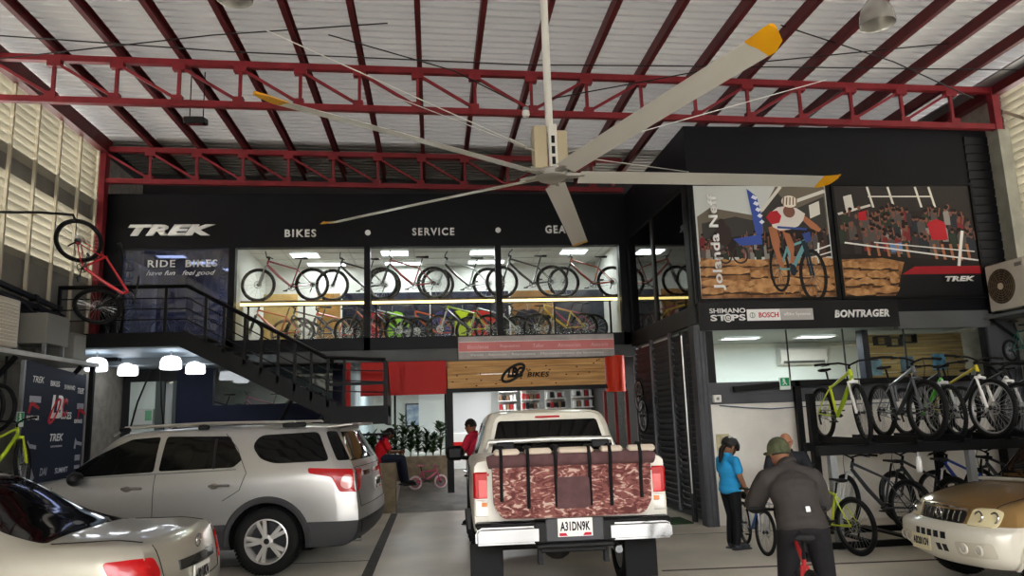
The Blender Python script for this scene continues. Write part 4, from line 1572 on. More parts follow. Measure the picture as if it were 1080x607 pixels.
# ------------------------------------------------------------------ bicycles
tyre_m = mat('bike tyre', '#141414', .8)
tyre_tan = mat('tan tyre', '#8a7a60', .8)
spoke_m = mat('spoke steel', '#b5b5b5', .3, .8)
rim_black = mat('black rim', '#18181a', .4)
rim_grey = mat('silver rim', '#aaaaa8', .35, .7)
seat_m = mat('saddle black', '#151515', .55)
drive_m = mat('drivetrain grey', '#3a3a3c', .35, .8)
grip_m = mat('grip rubber', '#191919', .7)
_wheel_cache = {}


def wheel_meshes(rad, tw, rim, tyre, spokes, lo):
    key = (rad, tw, rim.name, tyre.name, spokes, lo)
    if key in _wheel_cache:
        return _wheel_cache[key]
    n = 28 if lo else 44
    ax = (0, 1, 0)
    ty = MB().torus((0, 0, 0), ax, rad - tw, tw, n, 6 if lo else 10).mesh('tyre', tyre)
    rm = MB()
    rm.torus((0, 0, 0), ax, rad - 2 * tw - .004, .013, n, 6, sx=1.1)
    rm = rm.mesh('rim', rim)
    sp = MB()
    rr = rad - 2 * tw - .012
    for k in range(spokes):
        a = 2 * PI * k / spokes
        b = a + (.35 if k % 2 else -.35)
        y = .028 if k % 4 < 2 else -.028
        sp.tube([(.022 * math.cos(b), y, .022 * math.sin(b)), (rr * math.cos(a), 0, rr * math.sin(a))], .0022 if not lo else .003, 3, cap=False)
    sp = sp.mesh('spokes', spoke_m, 0)
    hb = MB()
    hb.lathe([(0, -.05), (.012, -.05), (.014, -.035), (.03, -.033), (.03, -.027), (.016, -.02), (.016, .02), (.03, .027), (.03, .033), (.012, .05), (0, .05)], 14, Matrix.Rotation(PI / 2, 4, 'X'))
    hb = hb.mesh('hub', drive_m)
    dk = MB()
    dk.torus((0, .04, 0), ax, .075, .008, 24, 4, sx=.2)
    for k in range(5):
        a = 2 * PI * k / 5
        dk.bar((0, .04, 0), (.072 * math.cos(a), .04, .072 * math.sin(a)), .012, .002, (0, 1, 0))
    dk = dk.mesh('brake_disc', spoke_m)
    _wheel_cache[key] = (ty, rm, sp, hb, dk)
    return _wheel_cache[key]


def bicycle(name, label, loc, rz, frame='#222222', accent=None, fork='#222222', group=None, rad=.36, tw=.028, scale=1.0, steer=0, lean=0,
            rim=None, tyre=None, lo=False, full=False, rot=None, saddle=True, hb_w=.36, rise=.05, cat='bicycle', spokes=None, drop=False, saddle_h=0, kid=False):
    """a bicycle standing with its rear contact at loc, front wheel towards local +X"""
    t = thing(name, label, cat, loc, rz, group, scale)
    if rot is not None:
        t.rotation_euler = rot
    elif lean:
        t.rotation_euler = (lean, 0, rz)
    rim, tyre = rim or rim_black, tyre or tyre_m
    fm = mat('frame ' + frame, frame, .3, coat=.5)
    am = mat('frame ' + (accent or frame), accent or frame, .3, coat=.5)
    km = mat('frame ' + fork, fork, .3, coat=.5)
    sp = spokes or (14 if lo else 28)
    wb = 1.12 if not kid else .75
    rw, fw = Vector((0, 0, rad)), Vector((wb, 0, rad))
    k = 1 if not kid else .66
    bbp = Vector((.43 * k, 0, .32 if not kid else .26))
    seat_top = bbp + Vector((-.13 * k, 0, .40 * k))
    hd_b = fw + Vector((-.16 * k, 0, .42 * k if not kid else .26))
    hd_t = hd_b + Vector((-.04 * k, 0, .11 * k))
    n = 6 if lo else 10
    fr = MB()
    fr.tube([bbp, seat_top], .017, n)
    fr.tube([seat_top - (seat_top - bbp).normalized() * .03, hd_t - Vector((0, 0, .015))], [.016, .021], n)
    fr.tube([hd_b - (hd_b - hd_t).normalized() * .04, hd_t + Vector((-.002, 0, .01))], .024, n)
    for y in (-.065, .065):
        dr = rw + Vector((.0, y, 0))
        br = bbp + Vector((-.03, y * .4, 0))
        fr.tube([br, (br + dr) / 2 + Vector((0, y * .25, 0)), dr], [.012, .01, .009], 6)
        sr = seat_top + Vector((0, y * .3, -.05))
        fr.tube([sr, (sr + dr) / 2 + Vector((0, y * .2, 0)), dr], [.01, .008, .008], 6)
    fr.build('frame', fm, t)
    dn = MB()
    dn.tube([bbp, bbp * .5 + hd_b * .5 + Vector((0, 0, -.01)), hd_b + Vector((-.01, 0, .02))], [.026, .03, .024], n)
    if full:
        dn.tube([bbp + Vector((.02, 0, .16)), seat_top + Vector((.12, 0, -.03))], .02, 8)
    dn.build('down_tube', am, t)
    # front assembly turns about the head tube
    ax = (hd_t - hd_b).normalized()
    Rs = Matrix.Translation(hd_b) @ Matrix.Rotation(steer, 4, ax) @ Matrix.Translation(-hd_b)
    fk = MB()
    crown = hd_b - ax * .045
    off = fw - crown
    for y in (-.058, .058):
        c = crown + Vector((0, y, 0))
        leg_end = fw + Vector((-.015, y, 0))
        fk.tube([c, c + (leg_end - c) * .45], .0155, 8)
        fk.tube([c + (leg_end - c) * .42, leg_end], [.021, .019], 8)
    fk.tube([crown + Vector((0, -.07, 0)), crown + Vector((0, 0, .01)), crown + Vector((0, .07, 0))], .021, 8)
    fk.tube([crown, hd_b], .018, 8)
    fko = fk.build('fork', km, t)
    hb = MB()
    st = hd_t + ax * .05
    cl = st + Vector((.055 * k, 0, .02))
    hb.tube([hd_t, st + ax * .01], .017, 8)
    hb.tube([st, cl], .016, 8)
    w = hb_w * k
    if drop:
        for sgn in (1, -1):
            hb.tube([cl, cl + Vector((0, sgn * .2, 0)), cl + Vector((.08, sgn * .21, -.01)), cl + Vector((.1, sgn * .21, -.08)), cl + Vector((.03, sgn * .21, -.13))], .012, 8)
    else:
        hb.tube([cl + Vector((-.05, -w, rise)), cl + Vector((-.01, -w * .3, rise * .8)), cl, cl + Vector((-.01, w * .3, rise * .8)), cl + Vector((-.05, w, rise))], .0125, 8)
    hbo = hb.build('handlebar', dark_steel if not kid else km, t)
    objs = [fko, hbo]
    if not lo or kid:
        for sgn in (1, -1):
            g = MB()
            if drop:
                g.tube([cl + Vector((.1, sgn * .21, -.03)), cl + Vector((.12, sgn * .21, .05))], .016, 8)
            else:
                g.tube([cl + Vector((-.032, sgn * w * .68, rise)), cl + Vector((-.05, sgn * (w + .01), rise))], .0165, 8)
                g2 = MB().tube([cl + Vector((0, sgn * w * .55, rise)), cl + Vector((.05, sgn * w * .62, rise - .02)), cl + Vector((.03, sgn * w * .85, rise - .03))], .006, 6)
                objs.append(g2.build('brake_lever', dark_steel, t))
            objs.append(g.build('grip', grip_m if not kid else am, t))
        cb = MB().tube([cl + Vector((.02, .1 * k, rise)), cl + Vector((.12, .05, -.06)), crown + Vector((.05, .05, -.1))], .004, 5)
        objs.append(cb.build('brake_cable', dark_steel, t))
    # wheels
    ty, rm, spm, hubm, dk = wheel_meshes(rad, tw, rim, tyre, sp, lo)
    for pos, front in ((rw, False), (fw, True)):
        wo = link('wheel', ty, t)
        M = Matrix.Translation(pos)
        wo.matrix_local = (Rs @ M) if front else M
        for nm, me in (('rim', rm), ('spokes', spm), ('hub', hubm)) + ((('brake_disc', dk),) if not kid else ()):
            link(nm, me, wo)
    for o in objs:
        o.matrix_local = Rs
    # saddle and post
    if saddle:
        sd = (seat_top - bbp).normalized()
        sp_t = seat_top + sd * ((.2 + saddle_h) * k)
        MB().tube([seat_top - sd * .02, sp_t], .0135, 8).build('seat_post', dark_steel, t)
        s = MB()
        prof = [(-.14, .005, .03), (-.13, .066, .038), (-.07, .068, .042), (0, .035, .032), (.08, .02, .03), (.13, .014, .028), (.14, .004, .02)]
        vs, fs = [], []
        for x, hw, h in prof:
            for a in range(10):
                an = 2 * PI * a / 10
                vs.append(sp_t + Vector((x * k, hw * k * math.cos(an), .03 + (h * .6 * math.sin(an) if math.sin(an) > 0 else h * .9 * math.sin(an) * (.5 if x > 0 else .7)))))
        for i in range(len(prof) - 1):
            for j in range(10):
                fs.append((i * 10 + j, i * 10 + (j + 1) % 10, (i + 1) * 10 + (j + 1) % 10, (i + 1) * 10 + j))
        fs += [tuple(range(10)), tuple(60 + j for j in range(10))]
        s.add(vs, fs)
        s.build('saddle', seat_m if not kid else am, t)
    # crankset, chain, cassette
    cr = MB()
    cr.torus(bbp + Vector((0, -.05, 0)), (0, 1, 0), .075 * k, .006, 22, 4, sx=.5)
    for a in range(4):
        an = R(20 + 90 * a)
        cr.bar(bbp + Vector((0, -.05, 0)), bbp + Vector((.07 * k * math.cos(an), -.05, .07 * k * math.sin(an))), .012, .005, (0, 1, 0))
    cr.tube([bbp + Vector((0, -.055, 0)), bbp + Vector((0, .055, 0))], .02, 8)
    d = Vector((.15 * k, 0, -.07 * k))
    cr.tube([bbp + Vector((0, -.07, 0)), bbp + d + Vector((0, -.075, 0))], .011, 6)
    cr.tube([bbp + Vector((0, .07, 0)), bbp - d + Vector((0, .075, 0))], .011, 6)
    cr.build('crankset', drive_m, t)
    for y, dd in ((-.12, d), (.12, -d)):
        MB().box(bbp + dd + Vector((0, y, 0)), (.09 * k, .085, .018), None, .005).build('pedal', black_plastic, t)
    ch = MB()
    for s_ in (1, -1):
        ch.tube([bbp + Vector((0, -.05, .073 * s_ * k)), rw + Vector((0, -.05, (.045 if s_ > 0 else -.05) * k))], .004, 4)
    ch.build('chain', drive_m, t)
    if not kid:
        cs = MB()
        for i, r_ in enumerate((.05, .042, .034, .026)):
            cs.torus(rw + Vector((0, -.03 - .006 * i, 0)), (0, 1, 0), r_, .004, 18, 4, sx=.4)
        cs.build('cassette', drive_m, t)
        MB().tube([rw + Vector((0, -.055, -.02)), rw + Vector((.02, -.06, -.08)), rw + Vector((.05, -.06, -.15))], .013, 6).build('rear_derailleur', black_plastic, t)
    return t


# ---- upstairs shop window, upper shelf: bikes side by side, facing left
GU = 'bikes on the upper shelf of the shop windows'
SH = 4.46
up = [(-2.62, PI, '#b24a63', '#c4576a', '#a8a2a0', 'pink and silver bike'), (-1.05, PI, '#15181d', '#1d2430', '#15181d', 'black bike'),
      (.05, PI, '#a31f26', '#a31f26', '#2a2a2c', 'red bike'), (1.3, PI, '#c9d2d2', '#33383c', '#c9d2d2', 'pale silver bike'),
      (2.75, PI, '#4a4344', '#2b2b2d', '#2b2b2d', 'dark grey bike'), (4.2, PI, '#c4532f', '#b5432a', '#2a2a2c', 'orange bike')]
for i, (x, rz, f, a, k, nm) in enumerate(up):
    bicycle('display_bicycle', '%s on the upper shelf of the %s shop window' % (nm, ('left', 'left', 'middle', 'middle', 'right', 'right')[i]),
            (x, 16.45 + .16 * (i % 2), SH), rz, f, a, k, GU, lo=True, rad=.365, scale=1.03)
for k, (x0, x1) in enumerate(((-4.1, -1.46), (-1.3, 1.4), (1.55, 4.2))):
    t = thing('display_shelf', 'steel shelf carrying the bikes in the %s shop window' % ('left', 'middle', 'right')[k], 'shelf', ((x0 + x1) / 2, 16.55, 3.5), 0, 'bike shelves in the shop windows')
    w = x1 - x0
    MB().box((0, 0, .93), (w, .55, .05)).build('shelf_board', mat('shelf board', '#5a4a3c', .5), t)
    MB().box((0, -.27, .88), (w, .04, .05)).build('led_strip', glow('warm strip %d' % k, '#ffdf8a', 2.5), t)
    for x in (-w / 2 + .06, -w * .02, w / 2 - .06):
        MB().bar((x, .2, 0), (x, .2, .92), .04, .04, (0, 1, 0)).build('leg', dark_steel, t)
# lower row, standing on the upstairs floor
GL = 'bikes on the floor behind the shop windows'
low = [(-2.95, R(150), '#c8542b', '#c8542b', '#222222', 'orange bike'), (-2.2, R(10), '#23262b', '#23262b', '#23262b', 'black bike with tan wheels'),
       (-1.75, R(165), '#c9402a', '#1f3a6b', '#222222', 'red and blue bike'), (-.75, R(20), '#262a30', '#c8502a', '#222222', 'black and orange bike'),
       (-.35, R(165), '#8d9398', '#3a3f45', '#8d9398', 'grey bike'), (.55, R(150), '#d1561f', '#d1561f', '#222222', 'bright orange bike'),
       (1.3, R(160), '#a8c92a', '#2a2e33', '#c9c9c9', 'lime bike'), (2.0, R(200), '#bfc4c8', '#2a2c2f', '#bfc4c8', 'silver and black bike'),
       (2.85, R(160), '#2d3135', '#2d3135', '#2d3135', 'charcoal bike'), (3.55, R(20), '#d8b53a', '#d8b53a', '#2a2a2c', 'yellow bike'), (3.85, R(165), '#a02a63', '#a02a63', '#d0d0d0', 'magenta bike')]
for i, (x, rz, f, a, k, nm) in enumerate(low):
    bicycle('display_bicycle', '%s standing on the floor behind the %s shop window' % (nm, 'left' if x < -1.3 else 'middle' if x < 1.45 else 'right'),
            (x, 16.95 + .3 * (i % 3), 3.5), PI + .05 * math.sin(i * 2.3), f, a, k, GL, lo=True, rad=.34, hb_w=.2, tyre=tyre_tan if 'tan' in nm else None)
# shirts hung between the bikes
for i, (x, col, nm) in enumerate(((-1.25, '#b3283a', 'red'), (-.95, '#8ed02a', 'neon green'), (.35, '#47457a', 'purple'), (.75, '#c9e02a', 'neon yellow'), (1.15, '#c8302a', 'bright red'), (2.35, '#2a2a3a', 'dark navy'))):
    t = thing('cycling_jersey', '%s cycling jersey hanging behind the shop window bikes' % nm, 'jersey', (x, 17.9, 3.72), 0, 'jerseys upstairs')
    mb = MB()
    M = plane_m((0, 0, 0), (1, 0, 0), (0, 0, 1))
    mb.prism([(-.2, 0), (.2, 0), (.22, .45), (.38, .3), (.42, .42), (.22, .66), (.08, .7), (0, .66), (-.08, .7), (-.22, .66), (-.42, .42), (-.38, .3), (-.22, .45)], -.07, M)
    mb.build('fabric', mat('jersey ' + nm, col, .7), t)
    MB().tube([(0, .03, .68), (0, .03, .82)], .008, 6).build('hanger_hook', grey_steel, t)
    MB().bar((0, .03, .82), (0, .13, .82), .02, .02).build('hang_peg', grey_steel, t)
# pale boards and dark panels at the back of the lower shelf
for x0, x1, c_, nm in ((-4.0, -3.2, '#c9a565', 'pine board panel behind the orange bike'), (-2.75, -2.2, '#b98a48', 'wood slice panel behind the tan wheeled bike'), (-2.15, -.05, '#1b2238', 'dark blue panel behind the red and blue bike'),
                       (0, 1.9, '#23253a', 'dark purple panel behind the lime bike'), (1.95, 3.0, '#9a7040', 'pine panel in the right shop window'), (3.05, 4.3, '#3a3d44', 'grey slatted panel at the right end of the shop windows')):
    tag(MB().box(((x0 + x1) / 2, 18.05, 4.2), (x1 - x0, .06, 1.4), None, .01).build('display_board', mat('panel ' + c_, c_, .55, noise=(3, .2))), nm, 'panel')

# ---- bike hung upside down on the left wall of the landing, and one standing below it
_x = Vector((.1, .55, -.94)).normalized()
_y = Vector((0, -1, 0)) - _x * Vector((0, -1, 0)).dot(_x)
_y.normalize()
_z = _x.cross(_y)
if _z.x < 0:
    _y, _z = -_y, -_z
_c = Vector((-5.52, 12.0, 4.76)) - _z * .36
bicycle('hanging_bicycle', 'red and black bike hung nose down at the left wall above the landing rail', _c, 0, '#c01f2b', '#c01f2b', '#1c1c1e', rad=.36, rot=Matrix((_x, _y, _z)).transposed().to_euler(), steer=.3)
t = thing('bike_hook', 'black steel hook arm holding the red bike on the left wall', 'hook', (0, 0, 0))
MB().tube([(-6.8, 11.81, 5.18), (-6.0, 11.81, 5.17), (-5.54, 11.81, 5.13), (-5.5, 11.81, 5.04)], .022, 8).build('hook_arm', dark_steel, t)
MB().box((-6.8, 11.81, 5.2), (.06, .2, .3), None, .01).build('hook_plate', dark_steel, t)
bicycle('parked_bicycle', 'dark bike standing on the upper landing behind the rail', (-6.5, 15.6, 3.56), R(-58), '#26282b', '#26282b', '#26282b', rad=.36)

# ---- workshop bikes seen through the navy wall window
for i, (x, f, nm) in enumerate(((-4.6, '#1c1c1e', 'black bike frame end at the left'), (-3.6, '#5a3346', 'dark plum bike in the middle'), (-2.7, '#7a2f34', 'dark red bike at the right'))):
    bicycle('workshop_bicycle', '%s of the navy wall window' % nm, (x, 18.5 + .45 * i, 1.62), PI, f, f, '#1c1c1e', 'workshop bikes', lo=True)
structure('floor_workbench', box_between(MB(), (-5.2, 18.2, 1.5), (-2.0, 19.9, 1.62)), charcoal)

# ---- two tier rack at the right
t = thing('bike_rack', 'long black two-tier steel bike rack by the showroom wall', 'bike rack', (0, 0, 0))
for y in (9.35, 10.45):
    MB().bar((4.95 if y < 10 else 5.35, y, 1.24), (10.0, y, 1.24), .07, .12).build('deck_beam', dark_steel, t)
    MB().bar((4.95 if y < 10 else 5.35, y, .06), (10.0, y, .06), .06, .08).build('base_beam', dark_steel, t)
for i in range(7):
    x = 5.6 + .66 * i
    mb = MB()
    mb.box((x, 9.9, 1.32), (.1, 1.5, .03))
    mb.box((x - .05, 9.9, 1.35), (.012, 1.5, .07))
    mb.box((x + .05, 9.9, 1.35), (.012, 1.5, .07))
    mb.build('wheel_tray', dark_steel, t)
for x, m in ((5.16, mat('pale steel post', '#8f9292', .5)), (7.1, MATS['pale steel post']), (9.2, dark_steel)):
    MB().bar((x, 9.4, 0), (x, 9.4, 1.2), .09, .09, (0, 1, 0)).build('post', m, t)
for x in (5.5, 7.4, 9.4):
    MB().bar((x, 10.45, 0), (x, 10.45, 2.0), .1, .1, (0, 1, 0)).build('post', dark_steel, t)
for i in range(6):
    mb = MB()
    mb.box((5.5 + .62 * i, 9.9, .1), (.09, 1.2, .03))
    mb.build('wheel_tray', dark_steel, t)
t = thing('black_portal_frame', 'black steel portal frame standing along the showroom wall', 'steel frame', (0, 0, 0))
MB().bar((5.92, YR - .1, 0), (5.92, YR - .1, 2.25), .1, .08, (0, 1, 0)).build('post', dark_steel, t)
MB().bar((5.88, YR - .1, 2.2), (9.4, YR - .1, 2.2), .08, .1).build('top_beam', dark_steel, t)
MB().bar((4.85, YR - .1, 2.13), (5.88, YR - .1, 2.2), .06, .09).build('top_beam', dark_steel, t)
MB().bar((9.4, YR - .1, 0), (9.4, YR - .1, 2.25), .1, .08, (0, 1, 0)).build('post', dark_steel, t)

TZ = 1.335
GT = 'bikes on the upper deck of the rack'
DN = -PI / 2
bicycle('rack_bicycle', 'lime yellow bike with a white fork on the upper deck', (5.62, 10.35, TZ), R(-95), '#c9dc1e', '#a9c41e', '#e8e8e4', GT, rad=.36, scale=1.05, steer=R(-14), hb_w=.4)
bicycle('rack_bicycle', 'grey full suspension bike next to the lime yellow one', (6.5, 10.3, TZ), R(-96), '#6b6f74', '#3a3c40', '#4a4c50', GT, rad=.37, scale=1.06, tw=.032, full=True, steer=R(8), hb_w=.4)
bicycle('rack_bicycle', 'black bike with a bright green head tube on the upper deck', (7.05, 10.6, TZ), R(-92), '#1d1f20', '#4fc425', '#c9c9c6', GT, rad=.36, steer=R(-12), hb_w=.4)
bicycle('rack_bicycle', 'yellow and black bike with a white fork and silver spokes', (7.3, 10.2, TZ), R(-94), '#c8b52a', '#232323', '#ecebe6', GT, rad=.365, scale=1.05, steer=R(10), rim=rim_grey, hb_w=.42)
bicycle('rack_bicycle', 'black bike with a white fork at the right edge of the deck', (8.0, 10.6, TZ), R(-90), '#202124', '#e2e2de', '#d8d8d4', GT, rad=.36, hb_w=.42)
bicycle('rack_bicycle', 'dark bike farthest right on the upper deck', (8.55, 10.5, TZ), R(-90), '#2a2c30', '#2a2c30', '#2a2c30', GT, rad=.36)
GB = 'bikes on the floor level of the rack'
bicycle('rack_bicycle', 'black and lime bike on the floor, rear wheel nearest', (5.13, 8.95, 0), R(100), '#c4d62a', '#1d1f20', '#c9c9c6', GB, rad=.35, saddle=True, hb_w=.38, steer=R(25), saddle_h=-.06)
bicycle('rack_bicycle', 'dark grey full suspension bike in the lower rack', (6.15, 9.35, .12), R(104), '#3c3f44', '#2a2c30', '#c9c9c6', GB, rad=.36, tw=.032, full=True, steer=R(-15))
bicycle('rack_bicycle', 'black fat-tyred bike in the lower rack behind the gold car', (6.75, 9.3, .12), R(95), '#1c1d1f', '#1c1d1f', '#1c1d1f', GB, rad=.37, tw=.04)
bicycle('rack_bicycle', 'blue bike in the lower rack above the gold bonnet', (7.45, 9.4, .12), R(92), '#2247a8', '#2247a8', '#d0d0d0', GB, rad=.36, steer=R(20))
bicycle('rack_bicycle', 'black bike far right in the lower rack', (8.1, 9.4, .12), R(92), '#222326', '#222326', '#222326', GB, rad=.36)

# ---- bikes and tyres at the left edge
bicycle('parked_bicycle', 'lime and black bike on the raised wall rack by the banner', (-6.15, 10.85, 1.0), R(86), '#c4d62a', '#a9c41e', '#c4d62a', rad=.36, steer=.3, hb_w=.25)
bicycle('parked_bicycle', 'lime bike half hidden next to the wall under the hanging tyres', (-6.6, 10.35, 1.0), R(90), '#b9cc28', '#b9cc28', '#1c1c1e', rad=.34, hb_w=.15, saddle_h=-.1)
t = thing('wall_rack', 'black raised rack along the left wall carrying the lime bikes', 'bike rack', (0, 0, 0))
for x in (-6.12, -6.55):
    MB().bar((x - .03, 10.0, .98), (x - .03, 11.88, .98), .09, .03).build('wheel_tray', dark_steel, t)
for y in (10.2, 11.7):
    MB().bar((-6.8, y, .94), (-6.05, y, .94), .05, .05).build('arm', dark_steel, t)
    MB().bar((-6.75, y, 0), (-6.75, y, .96), .06, .06, (0, 1, 0)).build('post', dark_steel, t)
for i in range(6):
    y = 10.2 + .3 * i
    tag(MB().torus((-6.38, y, 2.18), (.3, 1, 0), .34, .03, 40, 8).build('hanging_tyre', tyre_m), 'black bike tyre hanging under the ledge, %s from the left' % ['first', 'second', 'third', 'fourth', 'fifth', 'sixth'][i], 'tyre', 'tyres hanging under the ledge')
t = thing('tyre_rail', 'black steel rail the tyres hang from under the ledge', 'rail', (0, 0, 0))
MB().tube([(-6.38, 9.8, 2.5), (-6.38, 11.95, 2.5)], .025, 8).build('rail_bar', dark_steel, t)
for y in (9.95, 11.9):
    MB().tube([(-6.38, y, 2.5), (-6.38, y, 2.96)], .02, 8).build('rail_hanger', dark_steel, t)
for i, (y, z) in enumerate(((15.2, 2.15), (15.0, 1.75))):
    t = thing('hanging_wheel', ['spare bike wheel hung high beside the shutters', 'spare bike wheel hung low beside the shutters'][i], 'wheel', (4.27, y, z), PI / 2, 'wheels on the shutters')
    ty, rm, spm, hubm, dk = wheel_meshes(.34, .02, rim_grey, tyre_m, 28, False)
    for nm, me in (('tyre', ty), ('rim', rm), ('spokes', spm), ('hub', hubm)):
        link(nm, me, t)
    MB().tube([(0, -.09, .36), (0, .06, .36), (0, .06, .33)], .008, 6).build('hook', dark_steel, t)
# child's pink bike by the planter
bicycle('kids_bicycle', 'small pink child bike with white tyres by the planter wall', (-.42, 17.2, .27), R(14), '#d8467e', '#e27aa2', '#d8467e', rad=.2, tw=.03, kid=True, rim=mat('pink rim', '#d8467e', .4), tyre=mat('white tyre', '#e6dcdc', .6), scale=.78)
# ------------------------------------------------------------------ vehicles
def pchip(xs, ys, x):
    n = len(xs)
    if x <= xs[0]: return ys[0]
    if x >= xs[-1]: return ys[-1]
    h = [xs[i + 1] - xs[i] for i in range(n - 1)]
    d = [(ys[i + 1] - ys[i]) / h[i] for i in range(n - 1)]
    m = [d[0]] + [0 if d[i - 1] * d[i] <= 0 else 2 * d[i - 1] * d[i] / (d[i - 1] + d[i]) for i in range(1, n - 1)] + [d[-1]]
    i = max(k for k in range(n - 1) if xs[k] <= x)
    t = (x - xs[i]) / h[i]
    return ys[i] * (1 + 2 * t) * (1 - t) ** 2 + m[i] * h[i] * t * (1 - t) ** 2 + ys[i + 1] * t * t * (3 - 2 * t) + m[i + 1] * h[i] * t * t * (t - 1)


def catmull(P, k):
    """points list -> k samples per span"""
    out = []
    n = len(P)
    for i in range(n - 1):
        a, b, c, d = P[max(i - 1, 0)], P[i], P[i + 1], P[min(i + 2, n - 1)]
        for j in range(k):
            t = j / k
            out.append(.5 * ((2 * b) + (c - a) * t + (2 * a - 5 * b + 4 * c - d) * t * t + (3 * b - a - 3 * c + d) * t ** 3))
    out.append(P[-1])
    return out


def shell(mb, keys, lines, nt=64, ks=4, dark=(), bulge=(.06, .06), rnd=(.10, .10), clad=()):
    """loft of longitudinal lines, bottom centre to roof centre, mirrored; lines = (xr, xf, [y..], [z..]) over keys"""
    ts = sorted(set([i / nt for i in range(nt + 1)] + [.004, .01, .02, .98, .99, .996] + list(keys)))
    rings = []
    N = len(lines)
    for t in ts:
        P = []
        for (xr, xf, ys, zs) in lines:
            y = pchip(keys, ys, t) if isinstance(ys, (list, tuple)) else ys
            z = pchip(keys, zs, t) if isinstance(zs, (list, tuple)) else zs
            # rounded plan corners front and rear
            e = 0
            if t < .05: e = rnd[0] * (1 - t / .05) ** 2
            if t > .95: e = rnd[1] * ((t - .95) / .05) ** 2
            P.append(Vector((xr + t * (xf - xr), y * (1 - e), z)))
        q = catmull(P, ks)
        for v in q: v.y = max(v.y, 0)
        rings.append(q)
    M = len(rings[0])
    half = {}
    verts, faces, fm = [], [], []
    for s in (1, -1):
        base = len(verts)
        for q in rings:
            verts += [Vector((v.x, v.y * s, v.z)) for v in q]
        for i in range(len(rings) - 1):
            for j in range(M - 1):
                f = (base + i * M + j, base + i * M + j + 1, base + (i + 1) * M + j + 1, base + (i + 1) * M + j)
                faces.append(f)
                L = j // ks
                fm.append(1 if L in dark else 2 if L in clad else 0)
    # end caps, bulged
    C = 10
    for end, idx, sg in ((0, 0, -1), (1, len(rings) - 1, 1)):
        q = rings[idx]
        base = len(verts)
        for v in q:
            for c in range(C + 1):
                s = -1 + 2 * c / C
                verts.append(Vector((v.x + sg * bulge[end] * (1 - s * s) * min(1, v.y * 2), v.y * s, v.z)))
        for j in range(M - 1):
            for c in range(C):
                a = base + j * (C + 1) + c
                faces.append((a, a + 1, a + C + 2, a + C + 1))
                L = j // ks
                fm.append(1 if L in dark else 2 if L in clad else 0)
    vs = [mb.bm.verts.new(v) for v in verts]
    for f, m in zip(faces, fm):
        try:
            fc = mb.bm.faces.new([vs[i] for i in f])
            fc.material_index = m
        except ValueError:
            pass
    bmesh.ops.remove_doubles(mb.bm, verts=mb.bm.verts, dist=2e-4)
    return mb


def cut_wells(me, wells, name, half_w, dark_idx=1):
    """boolean the wheel wells out of the body mesh"""
    o = link('tmp_body', me)
    cb = MB()
    cb.mi = dark_idx
    for (x, z, r_) in wells:
        for s in (1, -1):
            cb.cyl((x, s * (half_w - .36), z), (x, s * (half_w + .3), z), r_, n=40)
    cm = cb.mesh('tmp_cut', list(me.materials), 0)
    c = link('tmp_cutter', cm)
    md = o.modifiers.new('b', 'BOOLEAN')
    md.operation = 'DIFFERENCE'
    md.object = c
    md.solver = 'EXACT'
    dg = bpy.context.evaluated_depsgraph_get()
    out = bpy.data.meshes.new_from_object(o.evaluated_get(dg))
    out.name = name
    bpy.data.objects.remove(o)
    bpy.data.objects.remove(c)
    out.polygons.foreach_set('use_smooth', [True] * len(out.polygons))
    out.set_sharp_from_angle(angle=R(32))
    return out


def tree_of(me):
    return BVHTree.FromPolygons([v.co for v in me.vertices], [tuple(p.vertices) for p in me.polygons])


def chaikin(p, n=2, r=None):
    """round the corners of an outline, keeping its straight edges"""
    if n == 0: return p
    r = r or .035 * n
    q = []
    for i in range(len(p)):
        a, b, c = p[i - 1], p[i], p[(i + 1) % len(p)]
        la, lc = math.hypot(a[0] - b[0], a[1] - b[1]), math.hypot(c[0] - b[0], c[1] - b[1])
        ra, rc = min(r, la * .45), min(r, lc * .45)
        s = (b[0] + (a[0] - b[0]) * ra / la, b[1] + (a[1] - b[1]) * ra / la)
        e = (b[0] + (c[0] - b[0]) * rc / lc, b[1] + (c[1] - b[1]) * rc / lc)
        for j in range(5):
            t = j / 4
            q.append(tuple((1 - t) ** 2 * s[k] + 2 * t * (1 - t) * b[k] + t * t * e[k] for k in (0, 1)))
    return q


def caster(bvh, axis, corner=(0, .8)):
    """maps a 2D point to the body surface: left/right take (x, z), rear/front take (y, z), top takes (x, y)"""
    def f(u, v, off):
        if axis == 'left': o, d = Vector((u, 3, v)), Vector((0, -1, 0))
        elif axis == 'right': o, d = Vector((u, -3, v)), Vector((0, 1, 0))
        elif axis in ('rl', 'rr', 'fl', 'fr'):     # diagonal onto a corner: u runs around it
            ys_ = 1 if axis[1] == 'l' else -1
            d = Vector((1 if axis[0] == 'r' else -1, -ys_, 0)).normalized()
            p_ = Vector((1 if axis[0] == 'r' else -1, ys_, 0)).normalized()
            o = Vector((corner[0], ys_ * corner[1], v)) - d * 3 + p_ * u
        elif axis == 'rear': o, d = Vector((-3, u, v)), Vector((1, 0, 0))
        elif axis == 'front': o, d = Vector((9, u, v)), Vector((-1, 0, 0))
        else: o, d = Vector((u, v, 4)), Vector((0, 0, -1))
        h = bvh.ray_cast(o, d)
        if h[0] is None:
            return None
        n = h[1]
        if n.dot(d) > 0: n = -n
        return h[0] + n * off
    return f


